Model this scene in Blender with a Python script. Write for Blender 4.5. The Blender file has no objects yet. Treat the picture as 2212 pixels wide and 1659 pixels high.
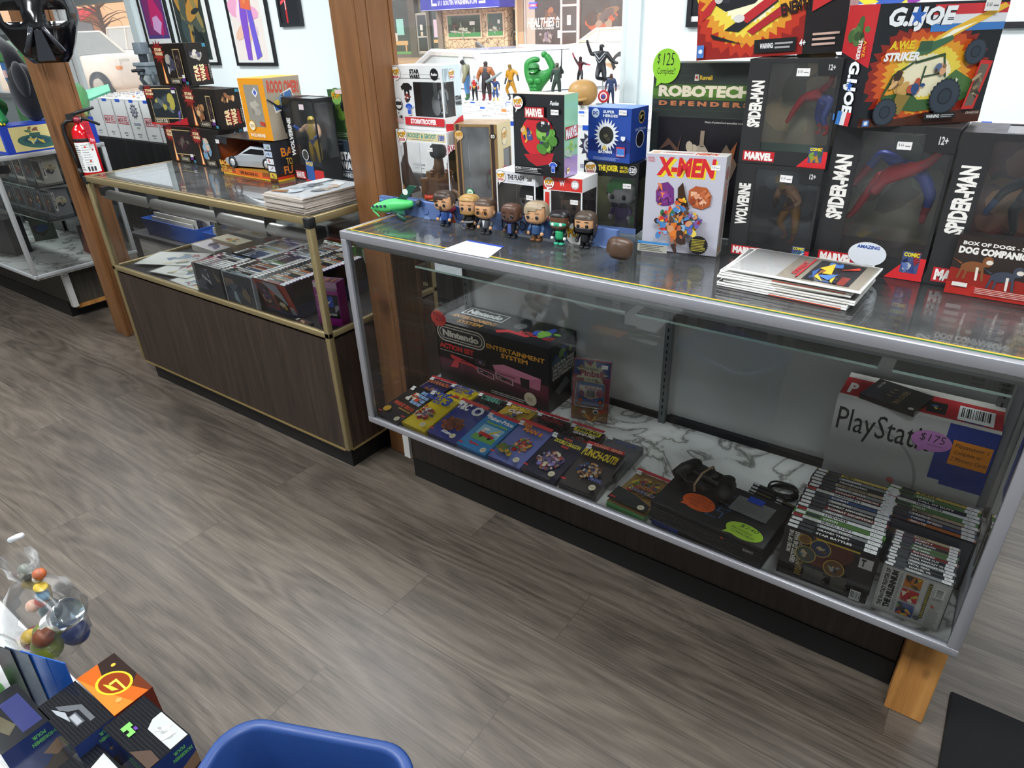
import bpy, bmesh, math, random
from mathutils import Vector, Matrix
S = bpy.context.scene
COL = S.collection
R = math.radians
# ---------------------------------------------------------------- camera, sky, sun, room lamps, exposure
cam_d = bpy.data.cameras.new('camera'); cam = bpy.data.objects.new('camera', cam_d); COL.objects.link(cam)
YAW, PIT, ROL, FPX = -0.6426, -0.4923, -0.0378, 1446.3
f_ = Vector((math.sin(YAW)*math.cos(PIT), math.cos(YAW)*math.cos(PIT), math.sin(PIT)))
r_ = Vector((math.cos(YAW), -math.sin(YAW), 0)); u_ = r_.cross(f_)
rr = r_*math.cos(ROL)+u_*math.sin(ROL); uu = -r_*math.sin(ROL)+u_*math.cos(ROL)
M = Matrix((rr, uu, -f_)).transposed().to_4x4(); M.translation = Vector((1.5329, -1.245, 1.4703))
cam.matrix_world = M
cam_d.sensor_width = 36; cam_d.lens = FPX/2212*36; cam_d.clip_start = .02; cam_d.clip_end = 200
S.camera = cam
W = bpy.data.worlds.new('sky'); S.world = W; W.use_nodes = True
wn = W.node_tree.nodes; wn['Background'].inputs[0].default_value = (.86, .93, 1, 1); wn['Background'].inputs[1].default_value = 1.7
def lamp(name, typ, loc, rot, energy, color=(1, 1, 1), **kw):
    d = bpy.data.lights.new(name, typ); d.energy = energy; d.color = color
    for k, v in kw.items(): setattr(d, k, v)
    o = bpy.data.objects.new(name, d); COL.objects.link(o); o.location = loc; o.rotation_euler = rot
    return o
CEIL = ((-1.0, .75), (-3.6, .75), (1.4, .75), (-.3, -1.5), (2.0, -1.5), (-2.8, -1.5))
lamp('sun', 'SUN', (0, -20, 30), (R(52), 0, R(-25)), 2.2, (1, .88, .72), angle=.01)
for i, (x, y) in enumerate(CEIL):
    lamp('ceiling_lamp', 'AREA', (x, y, 2.78), (0, 0, 0), 40 if y > 0 else 58, (.95, .98, 1), shape='RECTANGLE', size=1.2, size_y=.55)
# sky portals in the shop windows
for x, z, w, h in ((-1.1, 1.8, 1.9, 1.6), (-5.75, 1.75, 1.5, 1.5), (2.5, 1.4, 1.6, 2.2)):
    lamp('window_portal', 'AREA', (x, 2.2, z), (R(90), 0, 0), 10, shape='RECTANGLE', size=w, size_y=h).data.cycles.is_portal = True
S.view_settings.view_transform = 'Standard'; S.view_settings.look = 'None'; S.view_settings.exposure = 0.45; S.view_settings.gamma = 1
try:
    S.cycles.transparent_max_bounces = 24; S.cycles.max_bounces = 8; S.cycles.glossy_bounces = 5
    S.cycles.caustics_reflective = False; S.cycles.caustics_refractive = False; S.cycles.sample_clamp_indirect = 6
except Exception: pass
# ---------------------------------------------------------------- colours and materials
_cc = {}
def C(h, a=1):
    if not isinstance(h, str): return h
    k = _cc.get(h)
    if k is None:
        s = h.lstrip('#')
        if len(s) == 3: s = ''.join(c*2 for c in s)
        k = []
        for i in (0, 2, 4):
            v = int(s[i:i+2], 16)/255
            k.append(v/12.92 if v <= .04045 else ((v+.055)/1.055)**2.4)
        k = _cc[h] = (k[0], k[1], k[2], 1)
    return k
MATS = {}
def newmat(name):
    m = bpy.data.materials.new(name); m.use_nodes = True
    MATS[name] = m; nt = m.node_tree
    return m, nt, nt.nodes, nt.nodes['Principled BSDF'], nt.links
def noisebump(nt, b, scale, strength, dist=.002):
    n = nt.nodes.new('ShaderNodeTexNoise'); n.inputs['Scale'].default_value = scale; n.inputs['Detail'].default_value = 4
    tc = nt.nodes.new('ShaderNodeTexCoord'); nt.links.new(tc.outputs['Object'], n.inputs['Vector'])
    bp = nt.nodes.new('ShaderNodeBump'); bp.inputs['Strength'].default_value = strength; bp.inputs['Distance'].default_value = dist
    nt.links.new(n.outputs['Fac'], bp.inputs['Height']); nt.links.new(bp.outputs[0], b.inputs['Normal'])
    return n
def vcmat(name, rough, spec=.5, metal=0, coat=0, bump=0, bscale=200, var=.12, sheen=0):
    m, nt, N, b, L = newmat(name)
    at = N.new('ShaderNodeAttribute'); at.attribute_name = 'Col'
    n = N.new('ShaderNodeTexNoise'); n.inputs['Scale'].default_value = 35; n.inputs['Detail'].default_value = 3
    tc = N.new('ShaderNodeTexCoord'); L.new(tc.outputs['Object'], n.inputs['Vector'])
    mr = N.new('ShaderNodeMapRange'); L.new(n.outputs['Fac'], mr.inputs[0])
    mr.inputs[3].default_value = max(0, rough-var); mr.inputs[4].default_value = min(1, rough+var)
    L.new(at.outputs['Color'], b.inputs['Base Color']); L.new(mr.outputs[0], b.inputs['Roughness'])
    b.inputs['Specular IOR Level'].default_value = spec; b.inputs['Metallic'].default_value = metal
    b.inputs['Coat Weight'].default_value = coat; b.inputs['Coat Roughness'].default_value = .08
    if sheen: b.inputs['Sheen Weight'].default_value = sheen
    if bump: noisebump(nt, b, bscale, bump)
    return m
vcmat('print', .34, .45); vcmat('gloss', .12, .5, coat=.3, var=.05); vcmat('matte', .85, .2, bump=.1)
vcmat('vinyl', .38, .4); vcmat('fabric', .95, .1, bump=.5, bscale=600, sheen=.3); vcmat('crinkle', .2, .5, coat=.5, bump=.5, bscale=25)
vcmat('chrome', .18, .5, metal=1, var=.06); vcmat('brushed', .34, .5, metal=1, bump=.08, bscale=120)
vcmat('satin', .4, .5, metal=.55, bump=.04); vcmat('alu', .36, .5, metal=.45, bump=.06, bscale=120); vcmat('plastic', .45, .45)
def glassmat(name, tint, gloss_rough=.02, boost=1.0, alpha=0, dust_lift=0):
    m, nt, N, b, L = newmat(name); N.remove(b)
    out = N['Material Output']; tr = N.new('ShaderNodeBsdfTransparent'); tr.inputs[0].default_value = tint
    gl = N.new('ShaderNodeBsdfGlossy'); gl.inputs['Roughness'].default_value = gloss_rough; gl.inputs[0].default_value = (1, 1, 1, 1)
    fr = N.new('ShaderNodeFresnel'); fr.inputs[0].default_value = 1.5
    mu = N.new('ShaderNodeMath'); mu.operation = 'MULTIPLY'; mu.inputs[1].default_value = boost; mu.use_clamp = True
    L.new(fr.outputs[0], mu.inputs[0]); mx = N.new('ShaderNodeMixShader')
    L.new(mu.outputs[0], mx.inputs[0]); L.new(tr.outputs[0], mx.inputs[1]); L.new(gl.outputs[0], mx.inputs[2])
    last = mx
    if dust_lift:  # pale diffuse veil: dust on some panes, painted-in brightening on others
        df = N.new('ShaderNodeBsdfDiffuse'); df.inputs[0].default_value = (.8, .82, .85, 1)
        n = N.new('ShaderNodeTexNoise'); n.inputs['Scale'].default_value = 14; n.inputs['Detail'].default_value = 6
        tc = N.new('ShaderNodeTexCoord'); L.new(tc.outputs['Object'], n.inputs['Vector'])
        mr = N.new('ShaderNodeMapRange'); mr.inputs[1].default_value = .35; mr.inputs[2].default_value = .8; mr.inputs[3].default_value = dust_lift*.3; mr.inputs[4].default_value = dust_lift
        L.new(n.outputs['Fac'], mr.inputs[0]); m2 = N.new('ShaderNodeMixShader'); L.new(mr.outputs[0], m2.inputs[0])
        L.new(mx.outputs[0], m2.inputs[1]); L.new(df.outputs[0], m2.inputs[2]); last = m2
    L.new(last.outputs[0], out.inputs[0]); return m
glassmat('glass', (.975, .985, .98, 1), .0, .9); glassmat('glass_top', (.95, .975, .965, 1), .0, .85, dust_lift=.045); glassmat('window_glass', (.97, .98, .98, 1), 0, .6, dust_lift=.05)  # glass_top: added pale veil lifts the dark view below; window_glass: dust
glassmat('acetate', (.99, .99, 1, 1), .05, 1.0, dust_lift=.045); glassmat('haze', (1, 1, 1, 1), .1, 1.0, dust_lift=.24); glassmat('bag', (.99, .99, .99, 1), .22, .55, dust_lift=.06); glassmat('smoke_cup', (.62, .74, .82, 1), .1, 1.4, dust_lift=.12)  # acetate, haze: pale veil added to lighten the dark box insides
def woodmat(name, c1, c2, c3, axis, rough, scale=1, knots=0, bump=.1):
    m, nt, N, b, L = newmat(name)
    tc = N.new('ShaderNodeTexCoord'); mp = N.new('ShaderNodeMapping'); L.new(tc.outputs['Object'], mp.inputs[0])
    sc = [26*scale]*3; sc[axis] = 1.6*scale; mp.inputs['Scale'].default_value = sc
    n = N.new('ShaderNodeTexNoise'); n.inputs['Scale'].default_value = 1; n.inputs['Detail'].default_value = 8; n.inputs['Roughness'].default_value = .65; n.inputs['Distortion'].default_value = .6
    L.new(mp.outputs[0], n.inputs['Vector'])
    r = N.new('ShaderNodeValToRGB'); e = r.color_ramp.elements; e[0].position = .3; e[0].color = C(c1); e[1].position = .72; e[1].color = C(c3)
    x = r.color_ramp.elements.new(.5); x.color = C(c2); L.new(n.outputs['Fac'], r.inputs[0]); src = r.outputs[0]
    if knots:
        v = N.new('ShaderNodeTexVoronoi'); v.inputs['Scale'].default_value = knots
        mp2 = N.new('ShaderNodeMapping'); s2 = [1.6]*3; s2[axis] = .8; mp2.inputs['Scale'].default_value = s2; L.new(tc.outputs['Object'], mp2.inputs[0]); L.new(mp2.outputs[0], v.inputs['Vector'])
        k = N.new('ShaderNodeMapRange'); k.inputs[1].default_value = .03; k.inputs[2].default_value = .16; L.new(v.outputs['Distance'], k.inputs[0])
        mx = N.new('ShaderNodeMix'); mx.data_type = 'RGBA'; L.new(k.outputs[0], mx.inputs[0]); mx.inputs[6].default_value = C('#3a2010'); L.new(src, mx.inputs[7]); src = mx.outputs[2]
    L.new(src, b.inputs['Base Color']); b.inputs['Roughness'].default_value = rough
    bp = N.new('ShaderNodeBump'); bp.inputs['Strength'].default_value = bump; bp.inputs['Distance'].default_value = .002; L.new(n.outputs['Fac'], bp.inputs['Height']); L.new(bp.outputs[0], b.inputs['Normal'])
    return m
woodmat('post_wood', '#664223', '#79502e', '#8a6038', 2, .45, .8, 2.6); woodmat('block_wood', '#8a5a28', '#a8743a', '#b98548', 2, .6, 1, 7)
woodmat('laminate', '#221a15', '#30251e', '#42332a', 2, .5, 2.2); woodmat('laminate_grey', '#2c2823', '#3a352e', '#4a443b', 2, .5, 2.2)
def floormat():
    m, nt, N, b, L = newmat('plank_floor')
    tc = N.new('ShaderNodeTexCoord'); mp = N.new('ShaderNodeMapping'); L.new(tc.outputs['Object'], mp.inputs[0]); mp.inputs['Location'].default_value = (.375, .78, 0)
    br = N.new('ShaderNodeTexBrick'); br.offset = .37; br.offset_frequency = 2; br.inputs['Scale'].default_value = 1; br.inputs['Mortar Size'].default_value = .0011
    br.inputs['Brick Width'].default_value = 1.22; br.inputs['Row Height'].default_value = .2; br.inputs['Bias'].default_value = 0; br.inputs['Mortar Smooth'].default_value = .3
    br.inputs['Color1'].default_value = (0, 0, 0, 1); br.inputs['Color2'].default_value = (1, 1, 1, 1); br.inputs['Mortar'].default_value = (.5, .5, .5, 1)
    L.new(mp.outputs[0], br.inputs['Vector'])
    # each plank shifts the grain sideways
    sx = N.new('ShaderNodeVectorMath'); sx.operation = 'SCALE'; sx.inputs['Scale'].default_value = 37
    L.new(br.outputs['Color'], sx.inputs[0]); ad = N.new('ShaderNodeVectorMath'); L.new(mp.outputs[0], ad.inputs[0]); L.new(sx.outputs[0], ad.inputs[1])
    def noise(scale, vec, detail=6, dist=0, rough=.6):
        q = N.new('ShaderNodeMapping'); q.inputs['Scale'].default_value = scale; L.new(vec, q.inputs[0])
        n = N.new('ShaderNodeTexNoise'); n.inputs['Scale'].default_value = 1; n.inputs['Detail'].default_value = detail; n.inputs['Distortion'].default_value = dist; n.inputs['Roughness'].default_value = rough
        L.new(q.outputs[0], n.inputs['Vector']); return n.outputs['Fac']
    big = noise((1.5, 6, 1), ad.outputs[0], 4, 1.2)
    fine = noise((7, 210, 1), ad.outputs[0], 6, .4, .75)
    # cathedral rings: wave warped by noise
    q = N.new('ShaderNodeMapping'); q.inputs['Scale'].default_value = (.9, 7, 1); L.new(ad.outputs[0], q.inputs[0])
    wv = N.new('ShaderNodeTexNoise'); wv.inputs['Scale'].default_value = 1.1; wv.inputs['Detail'].default_value = 1.5; L.new(q.outputs[0], wv.inputs['Vector'])
    mm = N.new('ShaderNodeMath'); mm.operation = 'MULTIPLY'; mm.inputs[1].default_value = 60; L.new(wv.outputs['Fac'], mm.inputs[0])
    si = N.new('ShaderNodeMath'); si.operation = 'SINE'; L.new(mm.outputs[0], si.inputs[0])
    def ma(a, k, c):
        x = N.new('ShaderNodeMath'); x.operation = 'MULTIPLY_ADD'; L.new(a, x.inputs[0]); x.inputs[1].default_value = k
        if isinstance(c, float): x.inputs[2].default_value = c
        else: L.new(c, x.inputs[2])
        return x.outputs[0]
    t = ma(fine, .62, ma(big, .36, ma(si.outputs[0], .05, 0.0)))
    sep = N.new('ShaderNodeSeparateColor'); L.new(br.outputs['Color'], sep.inputs[0]); t = ma(sep.outputs[0], .1, ma(t, 1.0, -.05))
    r = N.new('ShaderNodeValToRGB'); e = r.color_ramp.elements; e[0].position = .3; e[0].color = C('#342e28'); e[1].position = .8; e[1].color = C('#766c61')
    x = r.color_ramp.elements.new(.5); x.color = C('#544c44'); L.new(t, r.inputs[0])
    v = N.new('ShaderNodeTexVoronoi'); v.inputs['Scale'].default_value = 2.3; q2 = N.new('ShaderNodeMapping'); q2.inputs['Scale'].default_value = (.8, 1.6, 1); L.new(ad.outputs[0], q2.inputs[0])
    nz = N.new('ShaderNodeMix'); nz.data_type = 'VECTOR'; nz.inputs[0].default_value = .12; L.new(q2.outputs[0], nz.inputs[4]); L.new(wv.outputs['Color'], nz.inputs[5]); L.new(nz.outputs[1], v.inputs['Vector'])
    k0 = N.new('ShaderNodeMapRange'); k0.inputs[1].default_value = .0; k0.inputs[2].default_value = .07; k0.inputs[3].default_value = .42; k0.inputs[4].default_value = 1; L.new(v.outputs['Distance'], k0.inputs[0])
    rg = N.new('ShaderNodeMath'); rg.operation = 'MULTIPLY'; rg.inputs[1].default_value = 150; L.new(v.outputs['Distance'], rg.inputs[0]); rs = N.new('ShaderNodeMath'); rs.operation = 'SINE'; L.new(rg.outputs[0], rs.inputs[0])
    rf = N.new('ShaderNodeMapRange'); rf.inputs[1].default_value = .03; rf.inputs[2].default_value = .3; rf.inputs[3].default_value = .12; rf.inputs[4].default_value = 0; L.new(v.outputs['Distance'], rf.inputs[0])
    rm = N.new('ShaderNodeMath'); rm.operation = 'MULTIPLY'; L.new(rs.outputs[0], rm.inputs[0]); L.new(rf.outputs[0], rm.inputs[1])
    hair = noise((14, 520, 1), ad.outputs[0], 3, .2, .6); hm = N.new('ShaderNodeMapRange'); hm.inputs[1].default_value = .6; hm.inputs[2].default_value = .72; hm.inputs[3].default_value = 1; hm.inputs[4].default_value = .78; L.new(hair, hm.inputs[0])
    k1 = N.new('ShaderNodeMath'); L.new(k0.outputs[0], k1.inputs[0]); L.new(rm.outputs[0], k1.inputs[1]); k = N.new('ShaderNodeMath'); k.operation = 'MULTIPLY'; L.new(k1.outputs[0], k.inputs[0]); L.new(hm.outputs[0], k.inputs[1])
    g = N.new('ShaderNodeMapRange'); g.inputs[1].default_value = 0; g.inputs[2].default_value = 1; g.inputs[3].default_value = 1; g.inputs[4].default_value = .5; L.new(br.outputs['Fac'], g.inputs[0])
    mu = N.new('ShaderNodeMath'); mu.operation = 'MULTIPLY'; L.new(k.outputs[0], mu.inputs[0]); L.new(g.outputs[0], mu.inputs[1])
    mx = N.new('ShaderNodeVectorMath'); mx.operation = 'SCALE'; L.new(r.outputs[0], mx.inputs[0]); L.new(mu.outputs[0], mx.inputs['Scale'])
    L.new(mx.outputs[0], b.inputs['Base Color'])
    ro = N.new('ShaderNodeMapRange'); ro.inputs[3].default_value = .3; ro.inputs[4].default_value = .48; L.new(fine, ro.inputs[0]); L.new(ro.outputs[0], b.inputs['Roughness']); b.inputs['Specular IOR Level'].default_value = .5
    bp = N.new('ShaderNodeBump'); bp.inputs['Strength'].default_value = .12; bp.inputs['Distance'].default_value = .001; L.new(t, bp.inputs['Height']); L.new(bp.outputs[0], b.inputs['Normal'])
floormat()
def marblemat():
    m, nt, N, b, L = newmat('marble')
    tc = N.new('ShaderNodeTexCoord'); n = N.new('ShaderNodeTexNoise'); n.inputs['Scale'].default_value = 4.5; n.inputs['Detail'].default_value = 9; n.inputs['Distortion'].default_value = 1.6
    L.new(tc.outputs['Object'], n.inputs['Vector']); r = N.new('ShaderNodeValToRGB'); E = r.color_ramp.elements
    E[0].position = .35; E[0].color = C('#dcdedd'); E[1].position = .64; E[1].color = C('#e6e7e6')
    for p, c in ((.465, '#cfd0ce'), (.5, '#6f6d6a'), (.52, '#b9b8b5'), (.55, '#dadbd9')): x = E.new(p); x.color = C(c)
    L.new(n.outputs['Fac'], r.inputs[0]); L.new(r.outputs[0], b.inputs['Base Color']); b.inputs['Roughness'].default_value = .3
marblemat()
def plain(name, col, rough, bscale=0, bump=0, spec=.4, var=0, metal=0):
    m, nt, N, b, L = newmat(name); b.inputs['Roughness'].default_value = rough; b.inputs['Specular IOR Level'].default_value = spec; b.inputs['Metallic'].default_value = metal
    n = N.new('ShaderNodeTexNoise'); n.inputs['Scale'].default_value = bscale or 8; n.inputs['Detail'].default_value = 5; tc = N.new('ShaderNodeTexCoord'); L.new(tc.outputs['Object'], n.inputs['Vector'])
    r = N.new('ShaderNodeValToRGB'); c = C(col); r.color_ramp.elements[0].color = tuple(v*(1-var) for v in c[:3])+(1,); r.color_ramp.elements[1].color = tuple(min(1, v*(1+var)) for v in c[:3])+(1,)
    L.new(n.outputs['Fac'], r.inputs[0]); L.new(r.outputs[0], b.inputs['Base Color'])
    if bump:
        bp = N.new('ShaderNodeBump'); bp.inputs['Strength'].default_value = bump; bp.inputs['Distance'].default_value = .003; L.new(n.outputs['Fac'], bp.inputs['Height']); L.new(bp.outputs[0], b.inputs['Normal'])
    return m
plain('wall_paint', '#dfe8ea', .75, 160, .25); plain('ceiling_tile', '#cfd2d2', .9, 90, .3); plain('street', '#c2a48c', .9, 3, .1, var=.12); plain('sidewalk', '#c9a27c', .9, 5, .1, var=.1)
plain('kick', '#0c0c0d', .45, 60, .1, var=.3); plain('mat_pile', '#0d0e10', 1, 900, 1, var=.5); plain('cloth_black', '#0a0a0c', .8, 30, .3, var=.3)
def stonemat():
    m, nt, N, b, L = newmat('flagstone'); tc = N.new('ShaderNodeTexCoord'); v = N.new('ShaderNodeTexVoronoi'); v.feature = 'DISTANCE_TO_EDGE'; v.inputs['Scale'].default_value = 4
    L.new(tc.outputs['Object'], v.inputs['Vector']); r = N.new('ShaderNodeValToRGB'); E = r.color_ramp.elements; E[0].position = .015; E[0].color = C('#6e5a48'); E[1].position = .06; E[1].color = C('#d9bfa0')
    L.new(v.outputs['Distance'], r.inputs[0]); L.new(r.outputs[0], b.inputs['Base Color']); b.inputs['Roughness'].default_value = .9
    bp = N.new('ShaderNodeBump'); bp.inputs['Strength'].default_value = .6; bp.inputs['Distance'].default_value = .03; L.new(v.outputs['Distance'], bp.inputs['Height']); L.new(bp.outputs[0], b.inputs['Normal'])
stonemat()
def emit(name, col, s):
    m, nt, N, b, L = newmat(name); b.inputs['Emission Color'].default_value = C(col); b.inputs['Emission Strength'].default_value = s; b.inputs['Base Color'].default_value = C(col)
emit('neon_red', '#ff2030', 3); emit('neon_blue', '#3040ff', 3); emit('lamp_diffuser', '#f2f8ff', 3.5)
# ---------------------------------------------------------------- geometry helpers
class G:
    def __init__(s): s.v = []; s.f = []; s.c = []; s.m = []; s.sm = []; s.mats = []
    def mi(s, m):
        if m not in s.mats: s.mats.append(m)
        return s.mats.index(m)
    def face(s, pts, col, mat='print', smooth=False):
        n = len(s.v); s.v += [tuple(p) for p in pts]; s.f.append(list(range(n, n+len(pts)))); s.c.append(C(col)); s.m.append(s.mi(mat)); s.sm.append(smooth)
    def mesh(s, vs, fs, col, mat='print', smooth=False):
        n = len(s.v); s.v += [tuple(p) for p in vs]; c = C(col) if not callable(col) else None; k = s.mi(mat)
        for i, f in enumerate(fs):
            s.f.append([n+j for j in f]); s.m.append(k); s.sm.append(smooth)
            s.c.append(c if c else C(col(sum((Vector(vs[j]) for j in f), Vector())/len(f))))
    def box(s, x0, y0, z0, x1, y1, z1, col, mat='print', bev=0):
        if bev: return s.rbox(x0, y0, z0, x1, y1, z1, bev, col, mat)
        v = [(x0, y0, z0), (x1, y0, z0), (x1, y1, z0), (x0, y1, z0), (x0, y0, z1), (x1, y0, z1), (x1, y1, z1), (x0, y1, z1)]
        s.mesh(v, [(0, 3, 2, 1), (4, 5, 6, 7), (0, 1, 5, 4), (1, 2, 6, 5), (2, 3, 7, 6), (3, 0, 4, 7)], col, mat)
    def rbox(s, x0, y0, z0, x1, y1, z1, r, col, mat='print', seg=2):
        b = bmesh.new(); bmesh.ops.create_cube(b, size=1)
        for v in b.verts: v.co = Vector(((x0+x1)/2+v.co.x*(x1-x0), (y0+y1)/2+v.co.y*(y1-y0), (z0+z1)/2+v.co.z*(z1-z0)))
        bmesh.ops.bevel(b, geom=b.edges[:], offset=r, segments=seg, affect='EDGES', profile=.5)
        b.verts.ensure_lookup_table(); s.mesh([v.co.copy() for v in b.verts], [[v.index for v in f.verts] for f in b.faces], col, mat, seg > 1); b.free()
    def prism(s, poly, z0, z1, col, mat='print', M=None, smooth=False):
        n = len(poly); v = [(p[0], p[1], z0) for p in poly]+[(p[0], p[1], z1) for p in poly]
        f = [list(range(n))[::-1], list(range(n, 2*n))]+[(i, (i+1) % n, n+(i+1) % n, n+i) for i in range(n)]
        if M: v = [M @ Vector(p) for p in v]
        s.mesh(v, f, col, mat, smooth)
    def tube(s, pts, rad, col, mat='print', n=10, cap=True):
        pts = [Vector(p) for p in pts]; rad = rad if isinstance(rad, (list, tuple)) else [rad]*len(pts); vs = []; fs = []; ref = None
        for i, p in enumerate(pts):
            t = (pts[min(i+1, len(pts)-1)]-pts[max(i-1, 0)]).normalized()
            if ref is None: ref = t.orthogonal().normalized()
            ref = (ref-t*ref.dot(t)); ref = ref.normalized() if ref.length > 1e-6 else t.orthogonal().normalized(); b = t.cross(ref)
            vs += [p+(ref*math.cos(2*math.pi*k/n)+b*math.sin(2*math.pi*k/n))*rad[i] for k in range(n)]
        for i in range(len(pts)-1):
            for k in range(n): a = i*n+k; c = i*n+(k+1) % n; fs.append((a, c, c+n, a+n))
        if cap: fs += [tuple(range(n))[::-1], tuple(range((len(pts)-1)*n, len(pts)*n))]
        s.mesh(vs, fs, col, mat, n > 6)
    def ell(s, c, r, col, mat='vinyl', p=2.0, nu=20, nv=12, keep=None, M=None):
        c = Vector(c); vs = []; fs = []
        sg = lambda w, e: math.copysign(abs(w)**e, w); e = 2/p
        for j in range(nv+1):
            th = -math.pi/2+math.pi*j/nv
            for i in range(nu):
                ph = 2*math.pi*i/nu
                q = Vector((r[0]*sg(math.cos(th), e)*sg(math.cos(ph), e), r[1]*sg(math.cos(th), e)*sg(math.sin(ph), e), r[2]*sg(math.sin(th), e)))
                vs.append(q)
        for j in range(nv):
            for i in range(nu):
                f = (j*nu+i, j*nu+(i+1) % nu, (j+1)*nu+(i+1) % nu, (j+1)*nu+i)
                if keep:
                    m = sum((vs[k] for k in f), Vector())/4
                    if not keep(Vector((m.x/r[0], m.y/r[1], m.z/r[2]))): continue
                fs.append(f)
        vs = [c+((M @ q) if M else q) for q in vs]
        s.mesh(vs, fs, col, mat, True)
    def lathe(s, prof, c, col, mat='print', n=24, M=None):
        vs = []; fs = []
        for (r, z) in prof: vs += [Vector((r*math.cos(2*math.pi*k/n), r*math.sin(2*math.pi*k/n), z)) for k in range(n)]
        for i in range(len(prof)-1):
            for k in range(n): a = i*n+k; b = i*n+(k+1) % n; fs.append((a, b, b+n, a+n))
        c = Vector(c); vs = [c+((M @ q) if M else q) for q in vs]; s.mesh(vs, fs, col, mat, True)
    def build(s, name, parent=None, loc=None, rz=0, rot=None):
        me = bpy.data.meshes.new(name); me.from_pydata(s.v, [], s.f)
        at = me.color_attributes.new('Col', 'FLOAT_COLOR', 'CORNER'); buf = []
        for f, c in zip(s.f, s.c): buf += list(c)*len(f)
        at.data.foreach_set('color', buf); me.polygons.foreach_set('material_index', s.m); me.polygons.foreach_set('use_smooth', s.sm)
        for m in s.mats: me.materials.append(MATS[m])
        me.update(); o = bpy.data.objects.new(name, me); COL.objects.link(o)
        if parent: o.parent = parent
        if loc is not None: o.location = loc
        o.rotation_euler = rot if rot else (0, 0, rz)
        return o
def tag(o, label, cat, group=None, kind=None):
    o['label'] = label; o['category'] = cat
    if group: o['group'] = group
    if kind: o['kind'] = kind
    return o
def struct(o): o['kind'] = 'structure'; return o
def empty(name, loc, rz=0, label=None, cat=None, group=None, rot=None):
    o = bpy.data.objects.new(name, None); COL.objects.link(o); o.location = loc; o.rotation_euler = rot if rot else (0, 0, rz); o.empty_display_size = .05
    if label: tag(o, label, cat, group)
    return o
def dup(o, loc=None, rz=None, label=None, parent=None, rot=None):
    c = o.copy(); COL.objects.link(c)
    if parent: c.parent = parent
    if loc is not None: c.location = loc
    if rz is not None: c.rotation_euler = (0, 0, rz)
    if rot is not None: c.rotation_euler = rot
    if label: c['label'] = label
    for ch in list(o.children): dup(ch, parent=c)
    return c
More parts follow.
